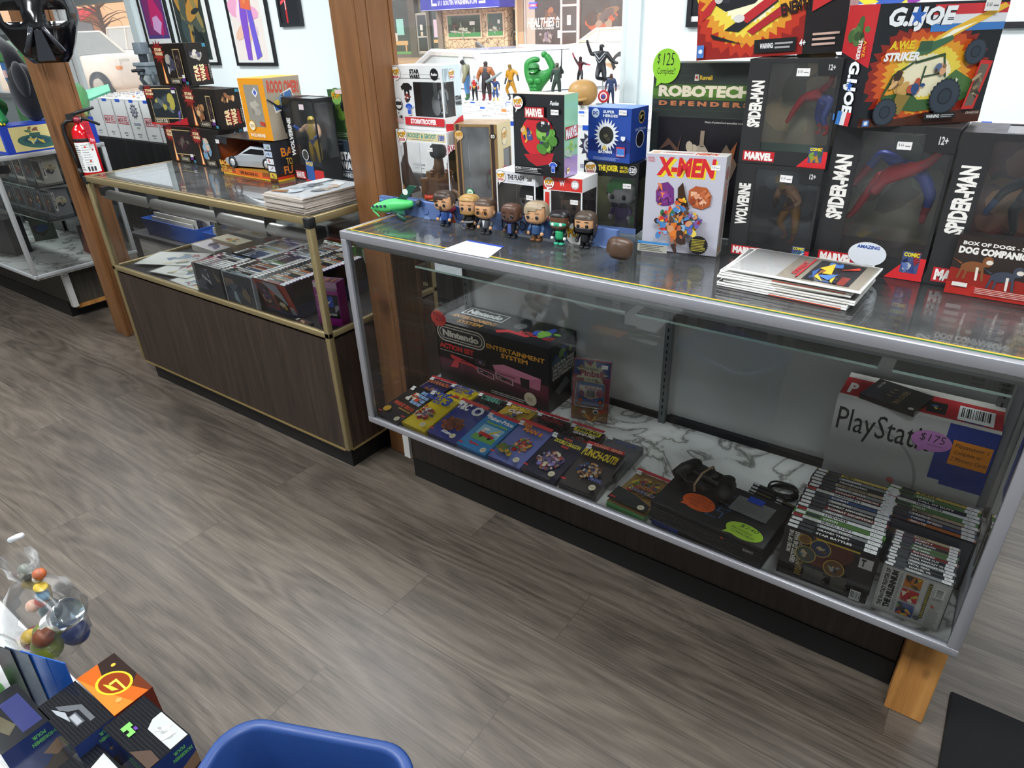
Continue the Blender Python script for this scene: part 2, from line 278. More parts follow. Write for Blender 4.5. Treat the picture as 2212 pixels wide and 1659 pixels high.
# ---------------------------------------------------------------- lettering
_tx = {}
def glyph(s, bold=0.0, shear=0.0):
    k = (s, bold, shear)
    if k not in _tx:
        cu = bpy.data.curves.new('t', 'FONT'); cu.body = s; cu.offset = bold; cu.shear = shear; cu.resolution_u = 2; cu.fill_mode = 'FRONT'
        ob = bpy.data.objects.new('t', cu); me = ob.to_mesh()
        v = [(p.co.x, p.co.y) for p in me.vertices]; f = [tuple(p.vertices) for p in me.polygons]
        ob.to_mesh_clear(); bpy.data.objects.remove(ob); bpy.data.curves.remove(cu)
        if not v: v = [(0, 0), (1, 1)]
        x0 = min(a for a, b in v); x1 = max(a for a, b in v); y0 = min(b for a, b in v); y1 = max(b for a, b in v)
        _tx[k] = ([((a-x0)/max(1e-6, x1-x0), (b-y0)/max(1e-6, y1-y0)) for a, b in v], f)
    return _tx[k]
class Fa:
    "printing on one flat face; u,v run 0..1"
    def __init__(s, g, o, ux, uv, w, h, mat='print'):
        s.g = g; s.o = Vector(o); s.ux = Vector(ux); s.uv = Vector(uv); s.n = s.ux.cross(s.uv); s.w = w; s.h = h; s.k = 1; s.mat = mat
    def P(s, u, v): return s.o+s.ux*(u*s.w)+s.uv*(v*s.h)+s.n*(s.k*.00013)
    def p(s, pts, col, mat=None): s.g.face([s.P(*q) for q in pts], col, mat or s.mat); s.k += 1; return s
    def r(s, u0, v0, u1, v1, col, mat=None): return s.p([(u0, v0), (u1, v0), (u1, v1), (u0, v1)], col, mat)
    def e(s, cu, cv, ru, rv=None, col='#fff', n=20, rot=0, mat=None):
        rv = ru*s.w/s.h if rv is None else rv; a = R(rot); q = []
        for i in range(n):
            x = ru*s.w*math.cos(2*math.pi*i/n); y = rv*s.h*math.sin(2*math.pi*i/n); q.append((cu+(x*math.cos(a)-y*math.sin(a))/s.w, cv+(x*math.sin(a)+y*math.cos(a))/s.h))
        return s.p(q, col, mat)
    def star(s, cu, cv, r1, r2, n, col, rot=90, asp=1.0):
        q = []
        for i in range(2*n):
            r = r1 if i % 2 == 0 else r2; a = math.pi*i/n+R(rot); q.append((cu+r*math.cos(a), cv+r*math.sin(a)*s.w/s.h*asp))
        c = s.P(cu, cv); pts = [s.P(*x) for x in q]
        s.g.mesh([c]+pts, [(0, i+1, (i+1) % (2*n)+1) for i in range(2*n)], col, s.mat); s.k += 1; return s
    def t(s, txt, u0, v0, u1, v1, col, bold=0.0, shear=0.0, rot=0, ang=0):
        v, f = glyph(txt, bold, shear); du, dv = u1-u0, v1-v0
        if rot == 90: m = [(u1-b*du, v0+a*dv) for a, b in v]
        elif rot == -90: m = [(u0+b*du, v1-a*dv) for a, b in v]
        elif rot == 180: m = [(u1-a*du, v1-b*dv) for a, b in v]
        else: m = [(u0+a*du, v0+b*dv) for a, b in v]
        if ang:
            A = R(ang); cu, cv = (u0+u1)/2, (v0+v1)/2; q = []
            for a, b in m:
                x, y = (a-cu)*s.w, (b-cv)*s.h; q.append((cu+(x*math.cos(A)-y*math.sin(A))/s.w, cv+(x*math.sin(A)+y*math.cos(A))/s.h))
            m = q
        s.g.mesh([s.P(*q) for q in m], f, col, s.mat); s.k += 1; return s
    def to(s, txt, u0, v0, u1, v1, col, out, bold=.02, ob=.07, **k): s.t(txt, u0, v0, u1, v1, out, ob, **k); return s.t(txt, u0, v0, u1, v1, col, bold, **k)
    def lines(s, u0, v0, u1, v1, n, col, seed=1, fill=.45):
        rd = random.Random(seed); dv = (v1-v0)/n
        for i in range(n):
            a = v1-dv*(i+.8); s.r(u0, a, u1-(u1-u0)*rd.random()*.2, a+dv*fill, col); s.k -= 1
        s.k += 1; return s
    def blob(s, cu, cv, ru, rv, cols, n=14, seed=1, size=.45):
        rd = random.Random(seed)
        for i in range(n):
            a = rd.random()*6.28; q = math.sqrt(rd.random())*.75; z = size*(.4+.6*rd.random())
            s.e(cu+ru*q*math.cos(a), cv+rv*q*math.sin(a), ru*z*(.5+.7*rd.random()), rv*z*(.5+.7*rd.random()), cols[i % len(cols)], 9, rd.random()*180)
        return s
    def shards(s, u0, v0, u1, v1, cols, n=12, seed=1, sz=.3):
        rd = random.Random(seed)
        for i in range(n):
            cu = u0+(u1-u0)*(.1+.8*rd.random()); cv = v0+(v1-v0)*(.1+.8*rd.random()); q = []
            for a in sorted(rd.random()*6.28 for _ in range(rd.choice((3, 4, 5, 6)))):
                r = sz*(.4+.6*rd.random()); q.append((min(u1, max(u0, cu+(u1-u0)*r*math.cos(a))), min(v1, max(v0, cv+(v1-v0)*r*math.sin(a)))))
            s.p(q, cols[i % len(cols)])
        return s
    def price(s, u, v, txt='$ 30', w=.022, h=.012):
        a, b = w/s.w/2, h/s.h/2; s.r(u-a, v-b, u+a, v+b, '#e9e6e4'); s.t(txt, u-a*.8, v-b*.3, u-a*.1, v+b*.5, '#222'); s.r(u+a*.1, v-b*.2, u+a*.8, v+b*.05, '#777'); return s
    def pop(s, cu, cv, r, sub='TEES', white='#f4f2ec'):
        s.e(cu, cv, r*1.08, None, '#333'); s.e(cu, cv, r, None, white); v = r*s.w/s.h
        s.p([(cu-r*.4, cv-v*.85), (cu-r*.05, cv-v*.95), (cu-r*.5, cv-v*1.55)], white)
        s.to('POP!', cu-r*.82, cv-v*.28, cu+r*.82, cv+v*.62, '#e5a92a', '#3a2a10', .03, .09, ang=6)
        if sub: s.r(cu-r*.6, cv-v*.68, cu+r*.6, cv-v*.34, '#b5222a'); s.t(sub, cu-r*.45, cv-v*.6, cu+r*.45, cv-v*.42, '#fff')
        return s
    def barcode(s, u0, v0, u1, v1, vert=False, seed=3):
        s.r(u0, v0, u1, v1, '#e8e8e6'); rd = random.Random(seed); x = .08
        while x < .9:
            w = rd.choice((.02, .03, .05))
            if vert: s.r(u0+(u1-u0)*.1, v0+(v1-v0)*x, u0+(u1-u0)*.8, v0+(v1-v0)*(x+w), '#222')
            else: s.r(u0+(u1-u0)*x, v0+(v1-v0)*.22, u0+(u1-u0)*(x+w), v1-(v1-v0)*.1, '#222')
            s.k -= 1; x += w+rd.choice((.02, .03, .05))
        s.k += 1; return s
FACES = dict(front=lambda w, d, h: ((0, 0, 0), (1, 0, 0), (0, 0, 1), w, h), right=lambda w, d, h: ((w, 0, 0), (0, 1, 0), (0, 0, 1), d, h),
             left=lambda w, d, h: ((0, d, 0), (0, -1, 0), (0, 0, 1), d, h), top=lambda w, d, h: ((0, 0, h), (1, 0, 0), (0, 1, 0), w, d), back=lambda w, d, h: ((w, d, 0), (-1, 0, 0), (0, 0, 1), w, h))
def art(g, size, face, mat='print'): o, a, b, w, h = FACES[face](*size); return Fa(g, o, a, b, w, h, mat)
def carton(name, label, cat, loc, rz, size, col, arts=(), group=None, mat='print', rot=None, bev=.0015):
    g = G(); w, d, h = size; g.box(0, 0, 0, w, d, h, col, mat)
    for face, fn in arts: fn(art(g, size, face, mat))
    return tag(g.build(name, loc=loc, rz=rz, rot=rot), label, cat, group)
def windowbox(name, label, cat, loc, rz, size, col, hole, arts=(), inner='#2a2a2a', sidehole=None, tophole=None, lefthole=None, clearback=False, group=None, mat='print', backart=None, tint='acetate'):
    "open-front carton: shell with a real opening, the clear window is a part"
    g = G(); w, d, h = size; t = .0015
    def frame(o, a, b, W_, H_, hole, c):
        o = Vector(o); a = Vector(a); b = Vector(b); u0, v0, u1, v1 = hole; Q = lambda u, v: o+a*(u*W_)+b*(v*H_)
        for r in ((0, 0, 1, v0), (0, v1, 1, 1), (0, v0, u0, v1), (u1, v0, 1, v1)):
            if r[2]-r[0] > .001 and r[3]-r[1] > .001: g.face([Q(r[0], r[1]), Q(r[2], r[1]), Q(r[2], r[3]), Q(r[0], r[3])], c, mat)
    for face in ('front', 'right', 'left', 'top')+(() if clearback else ('back',)):
        o, a, b, W_, H_ = FACES[face](*size); hl = {'front': hole, 'right': sidehole, 'top': tophole, 'left': lefthole}.get(face)
        frame(o, a, b, W_, H_, hl or (0, 0, 0, 0), col) if hl else g.face([Vector(o), Vector(o)+Vector(a)*W_, Vector(o)+Vector(a)*W_+Vector(b)*H_, Vector(o)+Vector(b)*H_], col, mat)
    g.face([(0, 0, 0), (0, d, 0), (w, d, 0), (w, 0, 0)], col, mat)
    i = .002  # liner
    if not clearback: g.face([(i, d-i, i), (w-i, d-i, i), (w-i, d-i, h-i), (i, d-i, h-i)], inner, mat)
    g.face([(i, i, i), (w-i, i, i), (w-i, d-i, i), (i, d-i, i)], inner, mat)
    if not lefthole: g.face([(i, i, i), (i, d-i, i), (i, d-i, h-i), (i, i, h-i)], inner, mat)
    if not tophole: g.face([(i, i, h-i), (i, d-i, h-i), (w-i, d-i, h-i), (w-i, i, h-i)], inner, mat)
    if not sidehole: g.face([(w-i, d-i, i), (w-i, i, i), (w-i, i, h-i), (w-i, d-i, h-i)], inner, mat)
    if backart: backart(Fa(g, (i, d-i*1.2, i), (1, 0, 0), (0, 0, 1), w-2*i, h-2*i, mat))
    for face, fn in arts: fn(art(g, size, face, mat))
    o = tag(g.build(name, loc=loc, rz=rz), label, cat, group)
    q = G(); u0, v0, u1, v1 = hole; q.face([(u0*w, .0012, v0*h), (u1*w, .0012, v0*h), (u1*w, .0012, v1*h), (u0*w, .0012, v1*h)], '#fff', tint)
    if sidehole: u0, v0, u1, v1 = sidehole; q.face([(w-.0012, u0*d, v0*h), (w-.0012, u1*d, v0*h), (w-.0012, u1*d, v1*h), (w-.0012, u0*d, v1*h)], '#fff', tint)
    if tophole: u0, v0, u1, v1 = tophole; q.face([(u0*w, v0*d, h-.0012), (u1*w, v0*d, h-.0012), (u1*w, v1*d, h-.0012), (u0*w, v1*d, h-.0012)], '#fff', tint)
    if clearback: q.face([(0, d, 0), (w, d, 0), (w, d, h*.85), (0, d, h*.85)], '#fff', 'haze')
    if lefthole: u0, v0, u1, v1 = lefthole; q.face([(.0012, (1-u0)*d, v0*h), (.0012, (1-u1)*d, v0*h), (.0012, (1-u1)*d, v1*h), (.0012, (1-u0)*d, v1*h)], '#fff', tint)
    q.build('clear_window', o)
    return o
def at(o, x, y, z):  # a point of an object's own frame, in the room
    return Matrix.LocRotScale(o.location, o.rotation_euler, o.scale) @ Vector((x, y, z))
# ---------------------------------------------------------------- small figures
def figure(name, label, loc, rz, H, pose, cols, thick=1.0, arm=1.0, cat='figurine', group=None, mat='vinyl', head=None, rad=None, drop=()):
    "one continuous skinned body; pose gives joints in units of the height"
    J = dict(pel=(0, 0, .52), bel=(0, 0, .62), che=(0, 0, .75), nek=(0, 0, .84), hea=(0, 0, .93), crn=(0, 0, .985), ls=(-.11, 0, .79), le=(-.17, 0, .64), lh=(-.18, -.03, .5), lf=(-.18, -.05, .45),
             rs=(.11, 0, .79), re=(.17, 0, .64), rh=(.18, -.03, .5), rf=(.18, -.05, .45), lp=(-.06, 0, .49), lk=(-.08, -.01, .27), la=(-.09, .01, .05), lt=(-.1, -.07, .02), rp=(.06, 0, .49), rk=(.08, -.01, .27), ra=(.09, .01, .05), rt=(.1, -.07, .02))
    J.update(pose)
    for k in drop: J.pop(k, None)
    E = [('pel', 'bel'), ('bel', 'che'), ('che', 'nek'), ('nek', 'hea'), ('hea', 'crn'), ('che', 'ls'), ('ls', 'le'), ('le', 'lh'), ('lh', 'lf'), ('che', 'rs'), ('rs', 're'), ('re', 'rh'), ('rh', 'rf'), ('pel', 'lp'), ('lp', 'lk'), ('lk', 'la'), ('la', 'lt'), ('pel', 'rp'), ('rp', 'rk'), ('rk', 'ra'), ('ra', 'rt')]
    Rr = dict(pel=.075, bel=.07, che=.085, nek=.035, hea=.062, crn=.045, ls=.05, le=.036, lh=.026, lf=.024, rs=.05, re=.036, rh=.026, rf=.024, lp=.06, lk=.043, la=.028, lt=.024, rp=.06, rk=.043, ra=.028, rt=.024)
    rad = rad or {}
    names = list(J); me = bpy.data.meshes.new(name); me.from_pydata([Vector(J[n])*H for n in names], [(names.index(a), names.index(b)) for a, b in E if a in J and b in J], [])
    o = bpy.data.objects.new(name, me); COL.objects.link(o); b = bmesh.new(); b.from_mesh(me); sl = b.verts.layers.skin.verify(); b.verts.ensure_lookup_table()
    for i, n in enumerate(names):
        k = thick if n not in ('hea', 'crn', 'nek', 'lf', 'rf') else 1+(thick-1)*.3
        k *= arm if n in ('ls', 'le', 'lh', 'rs', 're', 'rh', 'lf', 'rf') else 1
        b.verts[i][sl].radius = (Rr[n]*H*k, Rr[n]*H*k*(.8 if n in ('che', 'bel', 'pel') else 1)); b.verts[i][sl].use_root = n == 'pel'
        if n in rad: b.verts[i][sl].radius = (rad[n], rad[n]*(.85 if n in ('che', 'bel', 'pel') else 1))
    b.to_mesh(me); b.free()
    o.modifiers.new('s', 'SKIN').use_smooth_shade = True; q = o.modifiers.new('u', 'SUBSURF'); q.levels = q.render_levels = 2
    dg = bpy.context.evaluated_depsgraph_get(); m2 = bpy.data.meshes.new_from_object(o.evaluated_get(dg)); o.modifiers.clear(); o.data = m2
    at_ = m2.color_attributes.new('Col', 'FLOAT_COLOR', 'CORNER'); buf = []; seg = []
    for a, c in E:
        if a in J and c in J: seg.append((Vector(J[a])*H, Vector(J[c])*H, a, c))
    for p in m2.polygons:
        best = None
        for a, c, n1, n2 in seg:
            d = c-a; t = max(0, min(1, (p.center-a).dot(d)/max(1e-9, d.length_squared))); dist = (p.center-a-d*t).length/(Rr[n2]+Rr[n1])
            if best is None or dist < best[0]: best = (dist, n2 if t > .5 else n1, n2)
        n = best[1]; k = {'l': 'limb'}.get(n, n); c = cols.get(n)
        if c is None:
            grp = 'head' if n in ('hea', 'crn', 'nek') else 'hand' if n in ('lf', 'rf', 'lh', 'rh') else 'arm' if n in ('le', 're', 'ls', 'rs') else 'boot' if n in ('la', 'ra', 'lt', 'rt') else 'leg' if n in ('lk', 'rk', 'lp', 'rp') else 'hip' if n == 'pel' else 'torso'
            c = cols.get(grp, cols.get('torso', '#888'))
        buf += list(C(c))*p.loop_total
    at_.data.foreach_set('color', buf); m2.materials.clear(); m2.materials.append(MATS[mat])
    for p in m2.polygons: p.use_smooth = True; p.material_index = 0
    o.location = loc; o.rotation_euler = (0, 0, rz); tag(o, label, cat, group)
    return o
def bighead(label, loc, rz, skin, hair, style, body, legs, shoes='#1a1a1a', sleeve=None, hand=None, s=1.0, extras=(), group=None, rot=None, brow=None, cat='vinyl figure', eye='#0c0c0c'):
    "stylised vinyl figure: rounded box head with button eyes, small body"
    root = empty('vinyl_figure', loc, rz, label, cat, group, rot); s *= 1.05
    def E(name, fn, parent=root):
        g = G(); fn(g); o = g.build(name, parent); o.scale = (s, s, s); return o
    hz = .067
    def head(g):
        g.ell((0, 0, hz), (.0268, .0222, .0243), skin, p=3.2); g.ell((0, -.0225, hz-.007), (.0022, .002, .0018), skin)
        for sx in (-1, 1): g.ell((sx*.0258, .001, hz-.006), (.004, .005, .007), skin)
        g.tube([(0, 0, .036), (0, 0, .048)], .0075, skin, 'vinyl')
    E('head', head)
    for sx in (-1, 1): E('eye', lambda g: g.ell((sx*.0118, -.0215, hz-.006), (.0046, .0022, .005), eye, 'gloss'))
    if brow: E('eyebrow', lambda g: [g.box(sx*.0115-.005, -.0232, hz+.004, sx*.0115+.005, -.021, hz+.0058, brow, 'vinyl') for sx in (-1, 1)])
    if hair:
        if style == 'short': k = lambda q: q.z > .42 or (q.y > -.15 and q.z > -.45)
        elif style == 'long': k = lambda q: q.z > .45 or q.y > -.05 or (abs(q.x) > .8 and q.y > -.6)
        elif style == 'part': k = lambda q: q.z > .3+.35*q.x or (q.y > -.2 and q.z > -.35)
        elif style == 'cap': k = lambda q: q.z > .12 or (q.y > -.3 and q.z > -.3)
        else: k = lambda q: q.z > .5 or (q.y > .1 and q.z > -.5)
        rz_ = .0276 if style != 'long' else .034
        E('hair', lambda g: g.ell((0, .0012, hz+.0018-(.008 if style == 'long' else 0)), (.0296, .0256, rz_), hair, p=3.0, nu=28, nv=18, keep=k))
    def tor(g): g.lathe([(.0001, .015), (.0118, .0155), (.0125, .022), (.0122, .031), (.0128, .037), (.0095, .0415), (.0001, .042)], (0, 0, 0), body, 'vinyl', 16)
    E('torso', tor)
    for sx in (-1, 1):
        E('arm', lambda g: (g.tube([(sx*.0125, 0, .0385), (sx*.0185, -.001, .030), (sx*.019, -.007, .0225)], [.0048, .005, .0048], sleeve or body, 'vinyl'), g.ell((sx*.019, -.0095, .0195), (.0048, .0048, .0052), hand or skin)))
        E('leg', lambda g: (g.tube([(sx*.0062, 0, .0175), (sx*.0075, 0, .005)], [.0068, .0066], legs, 'vinyl'), g.rbox(sx*.0078-.0066, -.0115, 0, sx*.0078+.0066, .0068, .0068, .0025, shoes, 'vinyl')))
    for nm, fn in extras: E(nm, fn)
    return root
# ---------------------------------------------------------------- room shell
H = .965; ZS = .3286; ZG = .5587; YW = 2.15
g = G(); g.box(-9, -5, -.05, 4.5, YW, 0, '#888', 'plank_floor'); struct(g.build('floor'))
g = G(); g.box(-9, -5, 2.9, 4.5, YW, 2.95, '#ccc', 'ceiling_tile'); struct(g.build('ceiling'))
WIN = [(-8.7, -6.75, .95, 2.5), (-6.45, -4.94, .95, 2.5), (-2.05, -.2, .95, 2.6), (1.75, 3.3, .3, 2.55)]
g = G(); xs = -9
for x0, x1, z0, z1 in WIN:
    g.box(xs, YW, -.2, x0, YW+.16, 2.95, '#fff', 'wall_paint'); g.box(x0, YW, -.2, x1, YW+.16, z0, '#fff', 'wall_paint'); g.box(x0, YW, z1, x1, YW+.16, 2.95, '#fff', 'wall_paint'); xs = x1
g.box(xs, YW, -.2, 4.5, YW+.16, 2.95, '#fff', 'wall_paint'); struct(g.build('wall_back'))
for nm, b in (('wall_left', (-9.1, -5, 0, -9, YW, 2.9)), ('wall_right', (4.5, -5, 0, 4.6, YW, 2.9)), ('wall_front', (-9, -5.1, 0, 4.5, -5, 2.9))):
    g = G(); g.box(*b, '#fff', 'wall_paint'); struct(g.build(nm))
for i, (x0, x1, z0, z1) in enumerate(WIN):
    g = G(); t = .05; fc = '#c9cccc' if i != 2 else '#dfe9ea'
    g.box(x0, YW+.02, z0, x0+t, YW+.1, z1, fc, 'plastic'); g.box(x1-t, YW+.02, z0, x1, YW+.1, z1, fc, 'plastic'); g.box(x0, YW+.02, z1-t, x1, YW+.1, z1, fc, 'plastic'); g.box(x0, YW-.03, z0-.03, x1, YW+.1, z0+.02, fc, 'plastic')
    if i == 1: g.box(x0, YW+.02, 1.76, x1, YW+.1, 1.86, '#a9adad', 'plastic')
    if i == 0: g.box(-8.0, YW+.02, z0, -7.9, YW+.1, z1, '#8a8f90', 'plastic'); g.box(x0, YW+.02, 1.5, x1, YW+.1, 1.56, '#8a8f90', 'plastic')
    w = struct(g.build('window_%d' % (i+1)))
    g = G(); g.box(x0+t, YW+.055, z0, x1-t, YW+.061, z1-t, '#fff', 'window_glass'); g.build('glass_pane', w)
g = G()   # jamb boards beside the middle window
g.box(-.2, YW-.02, .8, -.13, YW+.01, 2.75, '#d6e2e4', 'plastic'); g.box(-4.94, YW-.025, .8, -4.84, YW+.01, 2.75, '#d6e2e4', 'plastic'); struct(g.build('trim_1'))
for x, y in CEIL:
    g = G(); g.box(x-.65, y-.33, 2.8, x+.65, y+.33, 2.899, '#e6e9e9', 'plastic'); tag(g.build('ceiling_light'), 'white fluorescent ceiling light box over the shop floor', 'ceiling light', 'ceiling lights')
# ---------------------------------------------------------------- wooden posts
def post(name, x0, y0, x1, y1, label):
    g = G(); g.box(x0, y0, 0, x1, y1, 2.9, '#fff', 'post_wood', bev=.004)
    o = tag(g.build(name), label, 'post')
    g = G()
    g.box(x1-.016, y0-.005, .0, x1+.005, y0+.016, 2.899, '#fff', 'post_wood', bev=.004); g.box(x1-.03, y0-.002, .0, x1-.022, y0+.002, 2.899, '#fff', 'post_wood', bev=.0015)
    g.box(x1-.002, y0+.022, .0, x1+.0025, y0+.03, 2.899, '#fff', 'post_wood', bev=.0015); g.box(x1-.002, y1-.02, .0, x1+.004, y1-.004, 2.899, '#fff', 'post_wood', bev=.002)
    g.build('corner_bead', o); return o
post('wooden_post', -2.39, .252, -2.266, .392, 'brown wooden post carrying the red fire extinguisher')
post('wooden_post', -.197, .25, -.068, .38, 'brown wooden post standing between the gold and the silver display case')
# ---------------------------------------------------------------- street outside
g = G(); g.box(-120, 4.2, -.4, 40, 25, -.15, '#fff', 'street'); struct(g.build('street'))
g = G(); g.box(-120, 2.31, -.4, 40, 4.2, 0, '#fff', 'sidewalk'); struct(g.build('sidewalk'))
g = G(); g.box(-120, 25, -.4, 40, 30.2, 0, '#fff', 'sidewalk'); struct(g.build('sidewalk'))
g = G(); g.box(-40, 14.0, -.15, 10, 14.12, -.146, '#d9a92c', 'matte'); g.box(-40, 14.3, -.15, 10, 14.42, -.146, '#d9a92c', 'matte'); struct(g.build('road_marking'))
Y0 = 30
def shop(name, label): return empty(name, (0, Y0, 0), 0, label, 'building')
b1 = shop('storefront', 'shop with dark glazing and a narrow glass door across the street')
g = G(); g.box(-40, .3, 0, -25.97, 8, 6, '#a9a08c', 'matte'); g.box(-40, -.02, 2.9, -25.97, .3, 6, '#b3a58e', 'matte'); g.box(-31.4, 0, 0, -30.9, .3, 3, '#b8b48f', 'matte')
for a, b in ((-28.1, -27.6), (-26.75, -26.55)): g.box(a, -.05, 0, b, .3, 3, '#6d635c', 'matte')
g.box(-30.9, -.03, 0, -25.97, .3, .18, '#7a706a', 'matte'); g.build('wall', b1)
g = G(); g.box(-30.9, .06, .18, -28.1, .1, 2.9, '#3c3a30', 'gloss')
f = Fa(g, (-30.9, .05, .18), (1, 0, 0), (0, 0, 1), 2.8, 2.7); f.r(.05, .5, .3, .75, '#8d8878'); f.r(.62, .36, .82, .66, '#9fd9d2'); f.r(.45, .22, .62, .4, '#e3d3c8'); f.r(.42, .17, .9, .25, '#dcb277'); f.r(.5, .0, .56, .2, '#d9a86a'); f.r(.82, 0, .86, .2, '#d9a86a'); f.r(.05, 0, 1, .05, '#6fae5e'); g.build('shop_window', b1); g = G(); g.box(-26.55, .06, .18, -25.97, .1, 2.9, '#3c3a34', 'gloss')
f = Fa(g, (-26.55, .05, .18), (1, 0, 0), (0, 0, 1), .65, 2.7); f.r(.3, .3, .8, .62, '#d9c3d8'); f.r(.3, .05, .95, .1, '#6fae5e'); f.r(.2, .2, .9, .26, '#dcb277'); g.build('shop_window', b1)
g = G(); g.box(-27.6, 0, 0, -26.75, .06, 2.2, '#b9b2a8', 'plastic'); g.box(-27.5, -.01, .25, -26.85, .05, 2.1, '#2a211c', 'gloss'); g.box(-27.5, -.03, 1.0, -26.85, 0, 1.07, '#cfc8be', 'plastic'); f = Fa(g, (-27.5, -.012, .25), (1, 0, 0), (0, 0, 1), .65, 1.85); f.r(.3, .6, .6, .75, '#e8e4e0'); f.r(.35, .45, .6, .56, '#e0cdb8'); f.r(.05, .0, .95, .04, '#d8d0c8'); g.build('door', b1)
for i in range(14): g = G(); g.ell((-30.9+.01*i, -.1, .2+.19*i), (.035, .035, .035), '#f4e9b0', 'vinyl', nu=6, nv=4); g.build('bulb', b1)
b2 = shop('storefront', 'flagstone faced shop with two small windows under a blue awning across the street')
g = G(); g.box(-25.85, 0, -.0, -21.3, 8, 2.6, '#fff', 'flagstone'); g.box(-25.85, .02, 2.6, -20.78, 8, 6, '#c8b6a0', 'matte'); g.box(-25.95, -.12, 0, -25.6, .1, 3, '#8f8178', 'matte'); g.box(-21.3, .5, 0, -20.78, 8, 2.6, '#54463c', 'matte'); g.build('wall', b2)
for x0, x1, z0, z1 in ((-25.2, -23.0, .98, 1.98), (-22.5, -21.55, 1.0, 2.0)):
    g = G(); g.box(x0-.09, -.06, z0-.09, x1+.09, .02, z1+.09, '#d9c0a8', 'plastic'); g.box(x0, -.07, z0, x1, -.05, z1, '#37402f', 'gloss'); f = Fa(g, (x0, -.071, z0), (1, 0, 0), (0, 0, 1), x1-x0, z1-z0)
    f.r(0, 0, 1, .2, '#3f8a4a'); f.blob(.5, .3, .45, .12, ('#cfd3c4', '#8fa08a', '#e8e6da', '#9a6a54'), 16, 3); f.r(.02, .6, .12, .98, '#4d7a4a'); f.r(.68, .55, .84, .72, '#e6e6e6'); f.r(.15, .5, .3, .58, '#7a4038'); g.build('shop_window', b2)
g = G(); g.prism([(-25.95, 2.25), (-20.78, 2.25), (-20.78, 3.6), (-25.95, 3.6)], 0, 1.3, '#4646b4', 'matte', Matrix(((1, 0, 0, 0), (0, 0, -1, 0), (0, 1, 0, 0), (0, 0, 0, 1))))
f = Fa(g, (-25.95, -1.3, 2.25), (1, 0, 0), (0, 0, 1), 5.17, 1.35, 'matte'); f.r(.01, .0, .99, .02, '#c9c9e8'); f.t('111 SOUTH WASHINGTON', .24, .15, .73, .31, '#f4f4ff', .02); f.r(.15, .15, .165, .8, '#f4f4ff'); f.r(.15, .15, .22, .23, '#f4f4ff'); f.r(.82, .15, .835, .8, '#f4f4ff'); f.r(.755, .15, .835, .23, '#f4f4ff'); g.build('awning', b2)
g = G(); g.box(-21.2, .44, .1, -20.79, .49, 2.3, '#2b2420', 'gloss'); g.box(-21.25, .42, 1.1, -20.79, .44, 1.2, '#8f8478', 'plastic'); f = Fa(g, (-21.2, .438, .1), (1, 0, 0), (0, 0, 1), .45, 2.2); f.r(.1, .3, .9, .4, '#c9a95a'); f.r(0, .93, 1, .97, '#f0e0b0'); g.build('door', b2)
b3 = shop('storefront', 'tan shop with big windows and white lettering behind the small white car')
g = G(); g.box(-20.7, 0, 0, -20.25, 8, 6, '#c0a184', 'matte'); g.box(-20.25, .02, 0, -18.1, 8, .46, '#b89a7e', 'matte'); g.box(-20.25, .3, .46, 0, 8, 6, '#c0a98f', 'matte'); g.box(-20.25, 0, 2.6, 0, .3, 6, '#c9ae92', 'matte'); g.box(-20.75, -.05, 0, -20.65, .05, 2.6, '#f0dcc0', 'matte'); g.box(-13.9, 0, 0, -12.6, .3, 2.8, '#bd9f80', 'matte'); g.box(-17.0, 0, 0, 0, .3, .3, '#b39a84', 'matte'); g.build('wall', b3)
g = G(); g.box(-20.25, .08, .5, -18.1, .12, 2.6, '#4a3a34', 'gloss'); g.box(-20.28, 0, .45, -18.05, .1, .53, '#e8dcd4', 'plastic'); g.box(-20.28, 0, .5, -20.2, .1, 2.6, '#e8dcd4', 'plastic')
f = Fa(g, (-20.2, .07, .53), (1, 0, 0), (0, 0, 1), 2.1, 2.07); f.r(0, 0, .27, 1, '#b9aaa0'); f.blob(.65, .55, .25, .2, ('#7a4a3a', '#6a5248', '#a0684e', '#54443c'), 14, 5); f.blob(.6, .18, .3, .14, ('#8a7a88', '#6a5a58', '#a89a98', '#5a4a44'), 12, 7)
f.t('HEALTHIES', .04, .38, .82, .58, '#fbfbfb', .03, .25); f.t('TEAS AND SHAKES', .14, .33, .8, .37, '#f4f4f4', .02); f.r(.86, .36, .94, .5, '#e8e8e8'); f.r(.88, .38, .92, .48, '#5a4a44'); f.p([(.84, .52), (.9, .6), (.96, .52)], '#e8e8e8'); f.r(.9, .14, .99, .3, '#f2f2f2'); f.r(.74, .93, .98, 1, '#efefef'); g.build('shop_window', b3)
g = G(); g.box(-19.95, .02, 2.22, -19.5, .05, 2.32, '#f33', 'neon_red'); g.box(-19.95, .02, 2.14, -19.5, .05, 2.2, '#33f', 'neon_blue'); g.box(-19.95, .02, 2.34, -19.5, .05, 2.4, '#33f', 'neon_blue'); f = Fa(g, (-19.95, .018, 2.2), (1, 0, 0), (0, 0, 1), .45, .14); f.t('OPEN', .12, .2, .88, .8, '#ffd0e8', .05); g.build('neon_sign', b3)
g = G(); g.box(-18.1, -.02, .08, -17.05, .1, 2.75, '#ead2cc', 'plastic'); g.box(-17.98, -.04, .3, -17.2, .08, 2.15, '#53443e', 'gloss'); g.box(-17.98, -.04, 2.25, -17.2, .08, 2.75, '#5a4a44', 'gloss'); g.box(-17.98, -.06, 1.05, -17.2, -.02, 1.12, '#f2ecea', 'plastic'); f = Fa(g, (-17.98, -.042, .3), (1, 0, 0), (0, 0, 1), .78, 1.85); f.r(.35, .58, .62, .8, '#f0eae8'); f.t('Y', .42, .62, .56, .76, '#d0323a'); g.build('door', b3)
